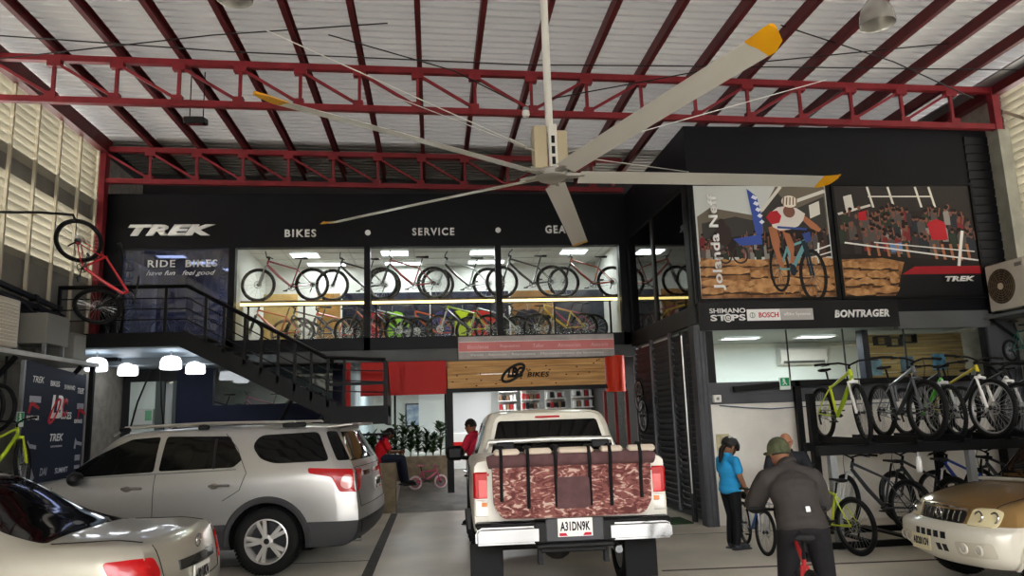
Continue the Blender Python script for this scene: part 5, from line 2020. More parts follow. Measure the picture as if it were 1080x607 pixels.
def patch(name, bvh, axis, poly, m, parent, off=.004, rings=7, smooth=2, seg=6, label=None, corner=(0, .8)):
    """a panel following the body inside a 2D outline"""
    p = chaikin(poly, smooth) if smooth else poly
    q = []
    for i in range(len(p)):
        a, b = p[i], p[(i + 1) % len(p)]
        k = max(1, int(math.hypot(b[0] - a[0], b[1] - a[1]) / .05))
        q += [(a[0] + (b[0] - a[0]) * j / k, a[1] + (b[1] - a[1]) * j / k) for j in range(k)]
    cx, cy = sum(a for a, b in q) / len(q), sum(b for a, b in q) / len(q)
    f = caster(bvh, axis, corner)
    mb = MB()
    vs = []
    last = None
    for r_ in range(rings + 2):
        if r_ == 0: s, o = 1.0, -.006
        else: s, o = 1 - (r_ - 1) / rings, off
        row = []
        for (a, b) in q:
            v = f(cx + (a - cx) * s, cy + (b - cy) * s, o)
            if v is None: v = last
            last = v
            row.append(v)
        vs.append(row)
    first = next((v for row in vs for v in row if v is not None), None)
    if first is None:
        return None
    n = len(q)
    flat = [v if v is not None else first for row in vs for v in row]
    fs = []
    for i in range(rings + 1):
        for j in range(n):
            fs.append((i * n + j, i * n + (j + 1) % n, (i + 1) * n + (j + 1) % n, (i + 1) * n + j))
    mb.add(flat, fs)
    o = mb.build(name, m, parent, 50)
    if label: o['label'] = label
    return o


def seam(name, bvh, axis, line, m, parent, w=.008, off=.0025):
    f = caster(bvh, axis)
    pts = []
    for i in range(len(line) - 1):
        a, b = line[i], line[i + 1]
        k = max(1, int(math.hypot(b[0] - a[0], b[1] - a[1]) / .04))
        for j in range(k):
            v = f(a[0] + (b[0] - a[0]) * j / k, a[1] + (b[1] - a[1]) * j / k, off)
            if v: pts.append(v)
    v = f(line[-1][0], line[-1][1], off)
    if v: pts.append(v)
    if len(pts) > 1:
        return MB().tube(pts, w / 2, 5).build(name, m, parent)


def car_wheel(parent, x, y, z, rad, w, side, rim_m, spokes=5, twin=False, rr=.68):
    """wheel with tyre, rim and hub cap; side=+1 shows the face towards +Y"""
    M = Matrix.Translation((x, y, z)) @ Matrix.Rotation(-PI / 2 * side, 4, 'X')
    h = w / 2
    R0 = rad * rr
    ty = MB()
    ty.lathe([(R0, -h * .9), (R0 + .02, -h), (rad - .05, -h), (rad - .012, -h * .82), (rad, -h * .6), (rad, h * .6), (rad - .012, h * .82), (rad - .05, h), (R0 + .02, h), (R0, h * .9)], 56, M)
    for k in range(56):      # tread blocks
        a = 2 * PI * k / 56
        for q in (-.62, 0, .62):
            c = M @ Vector(((rad + .001) * math.cos(a + q * .05), (rad + .001) * math.sin(a + q * .05), q * h))
            mloc = (M.to_3x3() @ Matrix.Rotation(a, 3, 'Z'))
            ty.box(c, (.006, rad * .075, h * .5), mloc)
    wo = ty.build('wheel', mat('car tyre', '#131313', .8), parent)
    rm = MB()
    rm.lathe([(R0 - .01, -h * .8), (R0 + .004, h * .86), (R0 - .012, h * .9), (R0 - .025, h * .75), (R0 - .035, 0), (R0 - .035, -h * .8)], 48, M)
    for k in range(spokes):
        a = 2 * PI * k / spokes
        for da in ((-.17, .17) if twin else (0,)):
            p = M @ Vector((.05 * math.cos(a), .05 * math.sin(a), h * .62))
            q = M @ Vector(((R0 - .02) * math.cos(a + da), (R0 - .02) * math.sin(a + da), h * .74))
            ax = M.to_3x3() @ Vector((0, 0, 1))
            rm.bar(p, q, .05 if twin else .085, .035, ax, .008)
    rm.lathe([(0, h * .55), (.075, h * .55), (.075, h * .72), (.06, h * .76), (0, h * .76)], 24, M)
    rm.build('rim', rim_m, wo)
    ds = MB().lathe([(0, 0), (R0 - .05, 0), (R0 - .05, .015), (0, .015)], 32, M)
    ds.build('brake_disc', mat('brake dark grey', '#2b2b2c', .5, .5), wo)  # plain dark grey disc behind the spokes
    MB().lathe([(0, h * .76), (.035, h * .76), (.03, h * .79), (0, h * .8)], 16, M).build('hub_cap', black_plastic if twin else chrome, wo)
    return wo


def plate(parent, M, s, w=.33, h=.16, m=None, ink_m=None, col='#e9e8e2', red=True):
    """number plate in plane M (local XY)"""
    mb = MB()
    mb.prism([(-w / 2, -h / 2), (w / 2, -h / 2), (w / 2, h / 2), (-w / 2, h / 2)], .008, M)
    p = mb.build('number_plate', mat('plate ' + col, col, .4), parent)
    text('plate_lettering', s, M, -w * .43, -h * .2, w * .86, h * .52, ink_m or mat('plate ink', '#1a1a1c', .5), p, .003, .03, 0, 1.05, lift=.008)
    if red:
        mb = MB()
        MM = M @ Matrix.Translation((0, 0, .008))
        mb.prism([(-w * .46, -h * .46), (-w * .22, -h * .46), (-w * .27, -h * .3), (-w * .46, -h * .3)], .002, MM)
        mb.build('plate_corner', mat('plate red', '#c22735', .5), p)
        mb = MB()
        mb.prism([(w * .46, -h * .46), (w * .22, -h * .46), (w * .27, -h * .3), (w * .46, -h * .3)], .002, MM)
        mb.build('plate_corner', mat('plate red', '#c22735', .5), p)
    return p


tail_red = mat('tail lamp red', '#b00a12', .2, coat=.2, spec=.3)
lamp_clear = mat('lamp clear', '#d9d6cc', .12, .3, coat=.8)
amber = mat('lamp amber', '#d9762a', .2, coat=.6)
well_black = mat('underbody black', '#0b0b0c', .8)
glass_car = mat('car glass', '#060708', .05, spec=.5)
trim_black = mat('car trim black', '#121213', .45)
seam_m = mat('panel gap', '#1b1a18', .7)

# ---------------- silver estate-style SUV
suv_paint = mat('silver paint', '#b9b8b5', .28, .75, coat=.6)
clad_grey = mat('grey cladding', '#3a3a3b', .5)
SUV_X, SUV_Y, SUV_A = -.86, 10.62, R(174)
t = thing('suv', 'large silver SUV parked at the left with its rear to the right', 'car', (SUV_X, SUV_Y, 0), SUV_A, None, 1.02)
K = [0, .05, .15, .35, .58, .66, .75, .88, .96, 1]
suv_lines = [
    (.35, 4.75, 0, .3), (.25, 4.85, .80, .28), (.06, 4.95, .93, .36), (-.02, 4.99, .985, .60),
    (.02, 5.0, [.97, .985, .99, .99, .99, .99, .985, .97, .93, .88], .98),
    (.07, 4.95, [.92, .94, .95, .945, .94, .94, .93, .9, .85, .8], [1.25, 1.26, 1.25, 1.22, 1.18, 1.16, 1.13, 1.06, .99, .93]),
    (.28, 4.9, [.70, .73, .75, .76, .74, .77, .82, .78, .72, .66], [1.64, 1.67, 1.69, 1.69, 1.66, 1.45, 1.17, 1.09, 1.02, .95]),
    (.24, 4.9, [.42, .45, .46, .46, .44, .45, .45, .42, .4, .35], [1.715, 1.74, 1.76, 1.765, 1.73, 1.5, 1.19, 1.11, 1.04, .97]),
    (.22, 4.9, 0, [1.73, 1.755, 1.775, 1.78, 1.745, 1.52, 1.2, 1.12, 1.05, .98])]
mb = shell(MB(), K, suv_lines, dark=(0,), clad=(1, 2), bulge=(.05, .1), rnd=(.06, .2))
me = mb.mesh('body', [suv_paint, well_black, clad_grey], 32)
me = cut_wells(me, [(1.08, .39, .46), (3.94, .39, .46)], 'body', 1.0)
link('body', me, t)
bv = tree_of(me)
for s in ('left', 'right'):
    patch('side_window', bv, s, [(1.32, 1.52), (1.24, 1.645), (.52, 1.665), (.34, 1.31), (1.02, 1.30), (1.2, 1.36)], glass_car, t)
    patch('side_window', bv, s, [(1.52, 1.27), (1.42, 1.36), (1.62, 1.645), (2.42, 1.665), (2.44, 1.25)], glass_car, t, smooth=1)
    patch('side_window', bv, s, [(2.5, 1.245), (2.5, 1.665), (2.86, 1.645), (3.28, 1.45), (3.68, 1.2)], glass_car, t, smooth=1)
    seam('window_divider', bv, s, [(1.76, 1.26), (1.78, 1.62)], trim_black, t, .03, .006)
    seam('window_chrome', bv, s, [(1.48, 1.245), (2.45, 1.222), (3.66, 1.19)], grey_steel, t, .014, .004)
    seam('door_gap', bv, s, [(2.46, .5), (2.47, 1.22)], seam_m, t)
    seam('door_gap', bv, s, [(3.7, .5), (3.72, 1.1)], seam_m, t)
    seam('door_gap', bv, s, [(1.62, .88), (1.42, 1.0), (1.35, 1.2), (1.5, 1.5), (1.68, 1.68)], seam_m, t)
    seam('door_gap', bv, s, [(1.62, .52), (3.7, .5)], seam_m, t)
    ys = 1 if s == 'left' else -1
    for x in (1.66, 2.72):
        h = MB()
        h.tube([(x - .12, ys * 1.0, 1.06), (x - .08, ys * 1.03, 1.065), (x + .08, ys * 1.03, 1.065), (x + .12, ys * 1.0, 1.06)], .018, 8)
        h.ball((x + .07, ys * .985, 1.055), (.06, .015, .035))
        h.build('door_handle', chrome, t)
    patch('tail_lamp', bv, s, [(.6, 1.235), (.58, 1.17), (.3, 1.12), (.2, .94), (.0, .93), (.02, 1.2)], tail_red, t, .012, smooth=1)
    patch('lamp_lens', bv, s, [(.17, 1.14), (.2, 1.02), (.14, .97), (.06, .98), (.06, 1.14)], mat('lamp pink', '#d98d86', .15, coat=.8), t, .018, smooth=2)
    arch = [(1.08 + .5 * math.cos(a), .39 + .49 * math.sin(a)) for a in [R(x) for x in range(-5, 190, 6)]]
    seam('arch_flare', bv, s, arch, clad_grey, t, .08, -.005)
    arch = [(3.94 + .5 * math.cos(a), .39 + .49 * math.sin(a)) for a in [R(x) for x in range(-5, 190, 6)]]
    seam('arch_flare', bv, s, arch, clad_grey, t, .08, -.005)
    MB().tube([(.75, ys * .67, 1.72), (.85, ys * .68, 1.80), (2.0, ys * .69, 1.815), (3.0, ys * .67, 1.79), (3.15, ys * .66, 1.70)], .02, 8).build('roof_rail', mat('rail silver', '#b9b6ae', .3, .7), t)
    for x in (.85, 2.0, 3.0):
        MB().box((x, ys * .68, 1.765), (.3 if x < 1 else .14, .05, .06), None, .015).build('rail_foot', trim_black, t)
    m_ = MB()
    m_.ball((3.38, ys * 1.06, 1.2), (.08, .13, .085), 14, 8)
    m_.tube([(3.42, ys * .93, 1.16), (3.4, ys * 1.0, 1.18)], .03, 6)
    m_.build('wing_mirror', [trim_black], t)
patch('rear_window', bv, 'rear', [(-.86, 1.3), (-.70, 1.655), (.70, 1.655), (.86, 1.3)], glass_car, t, .006, smooth=1)
for s in ('left', 'right'):
    patch('rear_quarter_glass', bv, s, [(.44, 1.665), (.315, 1.665), (.10, 1.31), (.25, 1.31)], glass_car, t, .005, smooth=1)
sp = MB()
sp.box((.27, 0, 1.735), (.34, 1.36, .035), rotm(ry=4), .012)
sp.build('spoiler', suv_paint, t)
for s in (1, -1):
    b_ = MB()
    b_.add([Vector((.30, s * .75, 1.66)), Vector((.24, s * .74, 1.66)), Vector((.06, s * .90, 1.28)), Vector((.13, s * .93, 1.28))], [(0, 1, 2, 3)])
seam('tailgate_gap', bv, 'rear', [(-.8, .75), (-.82, 1.22), (.82, 1.22), (.8, .75), (-.8, .75)], seam_m, t)
patch('chrome_bar', bv, 'rear', [(-.55, 1.1), (.55, 1.1), (.55, 1.16), (-.55, 1.16)], chrome, t, .012, smooth=0)
plate(t, plane_m((-.085, 0, .98), (0, -1, 0), (0, 0, 1)), 'AA 015 KF')
patch('bumper_insert', bv, 'rear', [(-.7, .42), (-.8, .58), (.8, .58), (.7, .42)], mat('bumper insert', '#242425', .5), t, .01, smooth=1)
MB().tube([(.02, .55, .33), (.3, .55, .33)], .035, 10).build('exhaust_tip', chrome, t)
rimA = mat('alloy silver', '#cfcdc9', .28, .6)
for x in (1.08, 3.94):
    for s in (1, -1):
        car_wheel(t, x, s * .87, .39, .39, .25, s, rimA, 5, True)

# ---------------- silver saloon in the left foreground
sed_paint = mat('champagne paint', '#b8b3a4', .3, .5, coat=.7)
t = thing('sedan', 'champagne silver saloon cut off by the left frame edge, boot towards the right', 'car', (-1.97, 6.42, 0), R(178), None, 1.02)
K = [0, .04, .14, .21, .36, .46, .61, .79, .93, 1]
sed_lines = [
    (.25, 4.3, 0, .22), (.18, 4.35, .66, .2), (.04, 4.42, .80, .3), (-.02, 4.45, .855, .52),
    (.0, 4.44, [.83, .85, .86, .865, .865, .865, .865, .86, .83, .76], [.76, .77, .78, .78, .78, .78, .78, .76, .7, .62]),
    (.05, 4.40, [.79, .80, .81, .82, .82, .82, .81, .8, .76, .68], [.945, .955, .965, .96, .955, .95, .94, .91, .82, .7]),
    (.10, 4.38, [.66, .68, .68, .64, .57, .57, .57, .68, .64, .56], [.985, 1.0, 1.005, 1.08, 1.38, 1.42, 1.39, .975, .87, .74]),
    (.08, 4.38, [.36, .38, .38, .38, .34, .34, .34, .4, .36, .3], [1.0, 1.02, 1.025, 1.11, 1.43, 1.48, 1.44, .99, .89, .76]),
    (.07, 4.38, 0, [1.005, 1.025, 1.03, 1.12, 1.445, 1.495, 1.455, 1.0, .9, .77])]
mb = shell(MB(), K, sed_lines, dark=(0,), bulge=(.10, .12), rnd=(.10, .22))
me = mb.mesh('body', [sed_paint, well_black, clad_grey], 32)
me = cut_wells(me, [(.98, .31, .36), (3.55, .31, .36)], 'body', .86)
link('body', me, t)
bv = tree_of(me)
patch('rear_window', bv, 'top', [(.72, -.66), (.72, .66), (1.0, .64), (1.58, .52), (1.62, 0), (1.58, -.52), (1.0, -.64)], glass_car, t, .004, 10, smooth=1)
patch('windscreen', bv, 'top', [(3.42, -.66), (3.42, .66), (2.75, .52), (2.75, -.52)], glass_car, t, .004, 8, smooth=1)
for s in ('left', 'right'):
    ys = 1 if s == 'left' else -1
    patch('side_window', bv, s, [(1.1, .99), (1.55, 1.3), (2.15, 1.35), (2.15, .98)], glass_car, t, smooth=1)
    patch('side_window', bv, s, [(2.2, .98), (2.2, 1.35), (2.65, 1.3), (3.25, .99)], glass_car, t, smooth=1)
    patch('tail_lamp', bv, 'rl' if ys > 0 else 'rr', [(-.16, .66), (-.20, .78), (-.14, .885), (.0, .895), (.17, .89), (.12, .74), (.0, .66)], tail_red, t, .01, smooth=1, corner=(.06, .80))
    seam('boot_gap', bv, 'top', [(.09, ys * .62), (.68, ys * .68)], seam_m, t, .008)
    seam('door_gap', bv, s, [(1.05, .45), (1.15, .7), (1.05, .95)], seam_m, t)
    seam('door_gap', bv, s, [(2.18, .3), (2.18, .95)], seam_m, t)
seam('boot_gap', bv, 'rear', [(-.6, .96), (-.56, .62), (.56, .62), (.6, .96)], seam_m, t, .008)
patch('plate_garnish', bv, 'rear', [(-.36, .74), (.36, .74), (.36, .81), (-.36, .81)], mat('garnish dark', '#1c1c1d', .2, coat=.5), t, .015, smooth=0)
plate(t, plane_m((-.115, 0, .65), (0, -1, 0), (0, 0, 1)), 'AB010KN', .34, .17)
patch('window_sticker', bv, 'top', [(.80, -.05), (.80, .07), (.86, .07), (.86, -.05)], mat('sticker grey', '#55585a', .5), t, .007, 3)
bd = MB()
bd.torus((-.085, 0, .9), (1, 0, 0), .045, .008, 24, 6)
bd.tube([(-.09, -.03, .9), (-.09, 0, .93), (-.09, .03, .9)], .006, 5)
bd.build('emblem', chrome, t)
for x in (.98, 3.55):
    for s in (1, -1):
        car_wheel(t, x, s * .74, .31, .31, .2, s, rimA, 5)

# ---------------- white pickup seen from behind
tr_paint = mat('white car paint', '#dbd6c8', .3, coat=.6)
TR_X, TR_Y, TR_A, TR_S = 1.285, 7.05, R(88.2), 1.04
t = thing('pickup_truck', 'white double cab pickup seen from behind with a camouflage tailgate pad', 'pickup truck', (TR_X, TR_Y, 0), TR_A, None, TR_S)
K = [0, .04, .28, .32, .5, .72, .8, .92, 1]
tr_lines = [
    (.2, 5.1, 0, .64), (.18, 5.15, .7, .6), (.12, 5.25, .86, .68), (.10, 5.3, .895, .8),
    (.10, 5.32, [.895, .905, .905, .905, .905, .905, .9, .87, .8], 1.0),
    (.10, 5.3, [.885, .895, .895, .895, .895, .89, .88, .84, .76], [1.17, 1.17, 1.17, 1.16, 1.14, 1.12, 1.1, 1.05, .95]),
    (.11, 5.28, [.86, .87, .87, .86, .86, .85, .82, .76, .68], [1.335, 1.34, 1.34, 1.2, 1.2, 1.16, 1.16, 1.1, 1.0]),
    (.11, 5.28, [.5, .5, .5, .5, .5, .5, .5, .45, .4], [1.345, 1.35, 1.35, 1.22, 1.22, 1.2, 1.19, 1.13, 1.02]),
    (.11, 5.28, 0, [1.35, 1.35, 1.35, 1.22, 1.22, 1.21, 1.2, 1.14, 1.03])]
mb = shell(MB(), K, tr_lines, dark=(0, 1), bulge=(.0, .12), rnd=(.02, .2))
me = mb.mesh('body', [tr_paint, well_black, clad_grey], 32)
me = cut_wells(me, [(1.27, .42, .5), (4.35, .42, .5)], 'body', .9)
link('body', me, t)
bv = tree_of(me)
K2 = [0, .06, .3, .62, .8, 1]
cab = [(1.62, 4.0, 0, 1.1), (1.60, 4.02, [.74, .83, .86, .86, .85, .78], 1.12), (1.60, 4.0, [.74, .82, .84, .84, .82, .74], 1.25),
       (1.64, 3.75, [.68, .745, .76, .76, .74, .7], [1.48, 1.48, 1.48, 1.48, 1.42, 1.25]),
       (1.70, 3.7, [.60, .655, .67, .67, .66, .68], [1.72, 1.735, 1.745, 1.735, 1.55, 1.27]),
       (1.72, 3.7, [.42, .46, .48, .47, .44, .4], [1.775, 1.795, 1.805, 1.795, 1.6, 1.29]), (1.74, 3.7, 0, [1.785, 1.805, 1.815, 1.805, 1.61, 1.3])]
mb = shell(MB(), K2, cab, nt=40, bulge=(.04, .02), rnd=(.03, .1))
cme = mb.mesh('cab', [tr_paint, well_black, clad_grey], 35)
link('cab', cme, t)
cv = tree_of(cme)
patch('rear_window', cv, 'rear', [(-.66, 1.30), (-.56, 1.69), (.56, 1.69), (.66, 1.30)], glass_car, t, .006, smooth=1)
patch('brake_light', cv, 'rear', [(-.14, 1.715), (.14, 1.715), (.14, 1.735), (-.14, 1.735)], tail_red, t, .008, 3, smooth=0)
for s in ('left', 'right'):
    ys = 1 if s == 'left' else -1
    patch('side_window', cv, s, [(1.82, 1.26), (1.86, 1.64), (2.55, 1.68), (2.56, 1.24)], glass_car, t, smooth=1)
    patch('side_window', cv, s, [(2.63, 1.24), (2.63, 1.68), (3.0, 1.66), (3.5, 1.35), (3.6, 1.25)], glass_car, t, smooth=1)
    seam('door_gap', bv, s, [(1.7, .7), (1.7, 1.18)], seam_m, t)
    seam('door_gap', bv, s, [(2.6, .66), (2.6, 1.15)], seam_m, t)
    seam('door_gap', bv, s, [(3.62, .66), (3.64, 1.1)], seam_m, t)
    seam('bed_gap', bv, s, [(1.6, .66), (1.6, 1.3)], seam_m, t, .014)
    for x in (1.95, 2.85):
        MB().tube([(x - .1, ys * .9, 1.08), (x, ys * .94, 1.085), (x + .1, ys * .9, 1.08)], .016, 8).build('door_handle', chrome, t)
    mm = MB()
    mm.box((3.5, ys * 1.06, 1.28), (.1, .24, .2), None, .05)
    mm.tube([(3.55, ys * .85, 1.2), (3.52, ys * .98, 1.22)], .03, 8)
    mm.build('wing_mirror', trim_black, t)
    MB().box((2.7, ys * .86, .5), (2.0, .16, .06), None, .02).build('side_step', trim_black, t)
    # rear lamps: upright, wrapping the corner
    tl = MB()
    tl.box((.17, ys * .805, 1.13), (.16, .165, .25), None, .02)
    tl.build('tail_lamp', tail_red, t)
    tl = MB()
    tl.box((.165, ys * .805, .93), (.15, .16, .165), None, .02)
    lo_ = tl.build('lamp_lens', lamp_clear, t)
    MB().box((.088, ys * .79, .965), (.012, .05, .04), None, .004).build('reverse_bulb', amber, lo_)
    MB().box((.09, ys * .80, 1.10), (.006, .08, .16), None, .002).build('lamp_stripe', mat('lamp bright red', '#d8252c', .15, coat=.8), t)
    # chrome bumper corners
    bc = MB()
    bc.prism([(ys * .30, .0), (ys * .88, .0), (ys * .88, .12), (ys * .85, .15), (ys * .30, .15)], .18, Matrix(((0, 0, 1, -.06), (1, 0, 0, 0), (0, 1, 0, .63), (0, 0, 0, 1))))
    bmesh.ops.bevel(bc.bm, geom=list(bc.bm.edges), offset=.022, segments=3, affect='EDGES')
    bc.build('bumper_corner', chrome, t)
    MB().box((.12, ys * .70, .79), (.3, .36, .05), None, .02).build('bumper_step', trim_black, t)
    MB().box((.72, ys * .76, .34), (.025, .32, .38), None, .006).build('mud_flap', mat('mud flap', '#1d1d1e', .7), t)
bp = MB()
bp.box((.02, 0, .72), (.14, .74, .2), None, .02)
bp.box((.0, 0, .61), (.16, .7, .05), None, .015)
bp.box((.06, 0, .80), (.2, 1.5, .03), None, .01)
bp.build('bumper_centre', trim_black, t)
MB().box((-.055, 0, .74), (.02, .52, .2), None, .01).build('plate_recess', mat('plate recess', '#4b4b4d', .5), t)
plate(t, plane_m((-.068, 0, .76), (0, -1, 0), (0, 0, 1)), 'A31DN9K', .31, .155)
patch('tailgate', bv, 'rear', [(-.76, .74), (.76, .74), (.76, 1.33), (-.76, 1.33)], tr_paint, t, .012, 6, 0)
em = MB()
for a, b in (((.0, -.695, 1.27), (0, -.655, 1.23)), ((0, -.655, 1.27), (0, -.695, 1.23))):
    em.bar(Vector(a) + Vector((.085, 0, 0)), Vector(b) + Vector((.085, 0, 0)), .01, .01)
em.box((.085, -.675, 1.2), (.008, .05, .012))
em.build('badge', mat('badge dark', '#3a3a3c', .4), t)
# camouflage pad hung over the tailgate
camo = mat('camouflage fabric', '#74403c', .8, noise=(9, .2))
nt = camo.node_tree
bsd = nt.nodes['Principled BSDF']
tc = nt.nodes.new('ShaderNodeTexCoord')
mp = nt.nodes.new('ShaderNodeMapping')
mp.inputs['Scale'].default_value = (1, .8, 1.9)
nz = nt.nodes.new('ShaderNodeTexNoise')
nz.inputs['Scale'].default_value = 12.5
nz.inputs['Detail'].default_value = 1.2
nz.inputs['Distortion'].default_value = 1.6
rp = nt.nodes.new('ShaderNodeValToRGB')
rp.color_ramp.interpolation = 'CONSTANT'
el = rp.color_ramp.elements
el[0].position, el[0].color = 0, srgb('#5d3330')
el[1].position, el[1].color = .42, srgb('#7a4a45')
e = el.new(.54); e.color = srgb('#93625a')
e = el.new(.61); e.color = srgb('#bfa597')
nt.links.new(tc.outputs['Object'], mp.inputs['Vector'])
nt.links.new(mp.outputs[0], nz.inputs['Vector'])
nt.links.new(nz.outputs['Fac'], rp.inputs[0])
nt.links.new(rp.outputs[0], bsd.inputs['Base Color'])
maroon = mat('maroon fabric', '#5c4243', .8, noise=(12, .15))
strap_m = mat('black webbing', '#161516', .75)
pd = thing('tailgate_pad', 'brown camouflage tailgate pad with black straps hung on the white pickup', 'tailgate pad', (TR_X, TR_Y, 0), TR_A, None, TR_S)
mb = MB()
M = Matrix(((0, 0, 1, -.04), (1, 0, 0, 0), (0, 1, 0, 0), (0, 0, 0, 1)))
mb.prism(chaikin([(-.71, .96), (-.64, .85), (.0, .84), (.64, .85), (.71, .96), (.72, 1.32), (-.72, 1.32)], 1), .115, M)
bmesh.ops.bevel(mb.bm, geom=list(mb.bm.edges), offset=.018, segments=2, affect='EDGES')
mb.build('pad', camo, pd)
mb = MB()
mb.tube([(.0, -.755, 1.335), (-.01, -.7, 1.345), (-.01, 0, 1.35), (-.01, .7, 1.345), (.0, .755, 1.335)], [.055, .066, .066, .066, .055], 14)
mb.build('top_roll', maroon, pd)
for k, (y0_, y1_) in enumerate(((-.77, -.52), (-.47, -.27), (-.2, .12), (.18, .42), (.47, .7))):
    MB().box((.0, (y0_ + y1_) / 2, 1.42), (.12, y1_ - y0_, .06), None, .02).build('foam_block', mat('cream foam', '#cbbcaa', .8), pd)
mb = MB()
M2 = Matrix(((0, 0, 1, -.066), (1, 0, 0, 0), (0, 1, 0, 0), (0, 0, 0, 1)))
mb.prism(chaikin([(-.15, .94), (-.12, .92), (.12, .92), (.15, .94), (.15, 1.19), (-.15, 1.19)], 1), .03, M2)
mb.build('flap', maroon, pd)
for i, (y, zb, w) in enumerate(((.64, 1.0, .03), (.40, .93, .034), (.15, .94, .036), (-.155, .94, .036), (-.345, .93, .034), (-.62, .99, .03))):
    s_ = MB().tube([(.06, y, 1.465), (-.04, y, 1.46), (-.085, y, 1.38), (-.08, y, 1.3), (-.055, y, 1.22), (-.05, y, zb)], .017, 6, flat=1.0)
    s_.build('strap', strap_m, pd)
    bk = MB().torus((-.02, y, 1.462), (.3, 0, 1), .03, .008, 16, 6)
    bk.build('strap_buckle', black_plastic, pd)
bar = thing('roll_bar', 'silver tube across the pickup bed below the rear window', 'bar', (TR_X, TR_Y, 0), TR_A, None, TR_S)
MB().tube([(1.5, -.72, 1.36), (1.5, -.68, 1.47), (1.5, 0, 1.48), (1.5, .68, 1.47), (1.5, .72, 1.36)], .03, 10).build('tube', mat('satin silver', '#c9c7c0', .3, .7), bar)
for y in (-.55, .5):
    MB().box((1.46, y, 1.42), (.06, .2, .09), None, .015).build('clamp', black_plastic, bar)
# underside: axle, hitch
ux = MB()
ux.tube([(1.27, -.7, .42), (1.27, .7, .42)], .055, 10)
ux.ball((1.24, .0, .42), (.16, .17, .16))
ux.build('rear_axle', mat('axle grey', '#2f2d2b', .6), t)
ux = MB()
ux.box((.3, 0, .56), (.5, .6, .06), None, .01)
ux.box((.12, .3, .5), (.1, .04, .14))
ux.box((.12, -.3, .5), (.1, .04, .14))
ux.build('tow_frame', trim_black, t)
MB().tube([(.25, -.45, .5), (.6, -.45, .5)], .035, 10).build('exhaust_tip', grey_steel, t)
for x in (1.27, 4.35):
    for s in (1, -1):
        car_wheel(t, x, s * .765, .39, .39, .26, s, rimA, 6)

# ---------------- gold two-tone SUV at the right edge
gold = mat('gold brown paint', '#8f7040', .28, .55, coat=.7)
pearl = mat('pearl white cladding', '#cfcabb', .35, .1, coat=.4)
G_X, G_Y, G_A, G_S = 8.57, 7.16, R(179.5), .94
t = thing('compact_suv', 'gold and white compact SUV at the right edge facing left', 'car', (G_X, G_Y, 0), G_A, None, G_S)
K = [0, .1, .3, .5, .56, .73, .85, .95, 1]
g_lines = [
    (.1, 3.55, 0, .32), (.05, 3.62, .58, .28), (.02, 3.74, [.72, .74, .74, .74, .74, .74, .74, .73, .70], .36),
    (0, 3.80, [.76, .78, .78, .78, .78, .78, .78, .77, .74], .50), (.0, 3.78, .775, .645),
    (.02, 3.68, [.75, .77, .77, .77, .77, .77, .765, .745, .70], .70),
    (.05, 3.63, [.73, .74, .74, .74, .74, .73, .71, .67, .62], [.98, .98, .98, .97, .97, .96, .93, .87, .82]),
    (.15, 3.62, [.6, .62, .62, .6, .6, .62, .58, .54, .5], [1.5, 1.56, 1.57, 1.54, 1.48, 1.03, .98, .91, .85]),
    (.15, 3.62, [.35, .36, .36, .34, .34, .36, .34, .32, .3], [1.6, 1.62, 1.63, 1.60, 1.53, 1.05, 1.0, .93, .87]),
    (.15, 3.62, 0, [1.61, 1.63, 1.64, 1.61, 1.54, 1.06, 1.01, .94, .875])]
mb = shell(MB(), K, g_lines, dark=(0,), clad=(1, 2, 3, 4), bulge=(.05, .12), rnd=(.08, .16))
me = mb.mesh('body', [gold, well_black, pearl], 32)
me = cut_wells(me, [(.75, .34, .40), (3.08, .34, .40)], 'body', .78)
link('body', me, t)
bv = tree_of(me)
patch('windscreen', bv, 'top', [(2.70, -.62), (2.70, .62), (2.18, .54), (2.18, -.54)], glass_car, t, .005, 8, smooth=1)
MB().tube([(2.78, -.6, 1.06), (2.76, .1, 1.08), (2.75, .62, 1.06)], .012, 6).build('wiper', trim_black, t)
MB().tube([(2.80, -.62, 1.045), (2.805, 0, 1.07), (2.80, .62, 1.045)], .02, 6).build('cowl_trim', mat('cowl silver', '#b9b6ac', .4, .4), t)
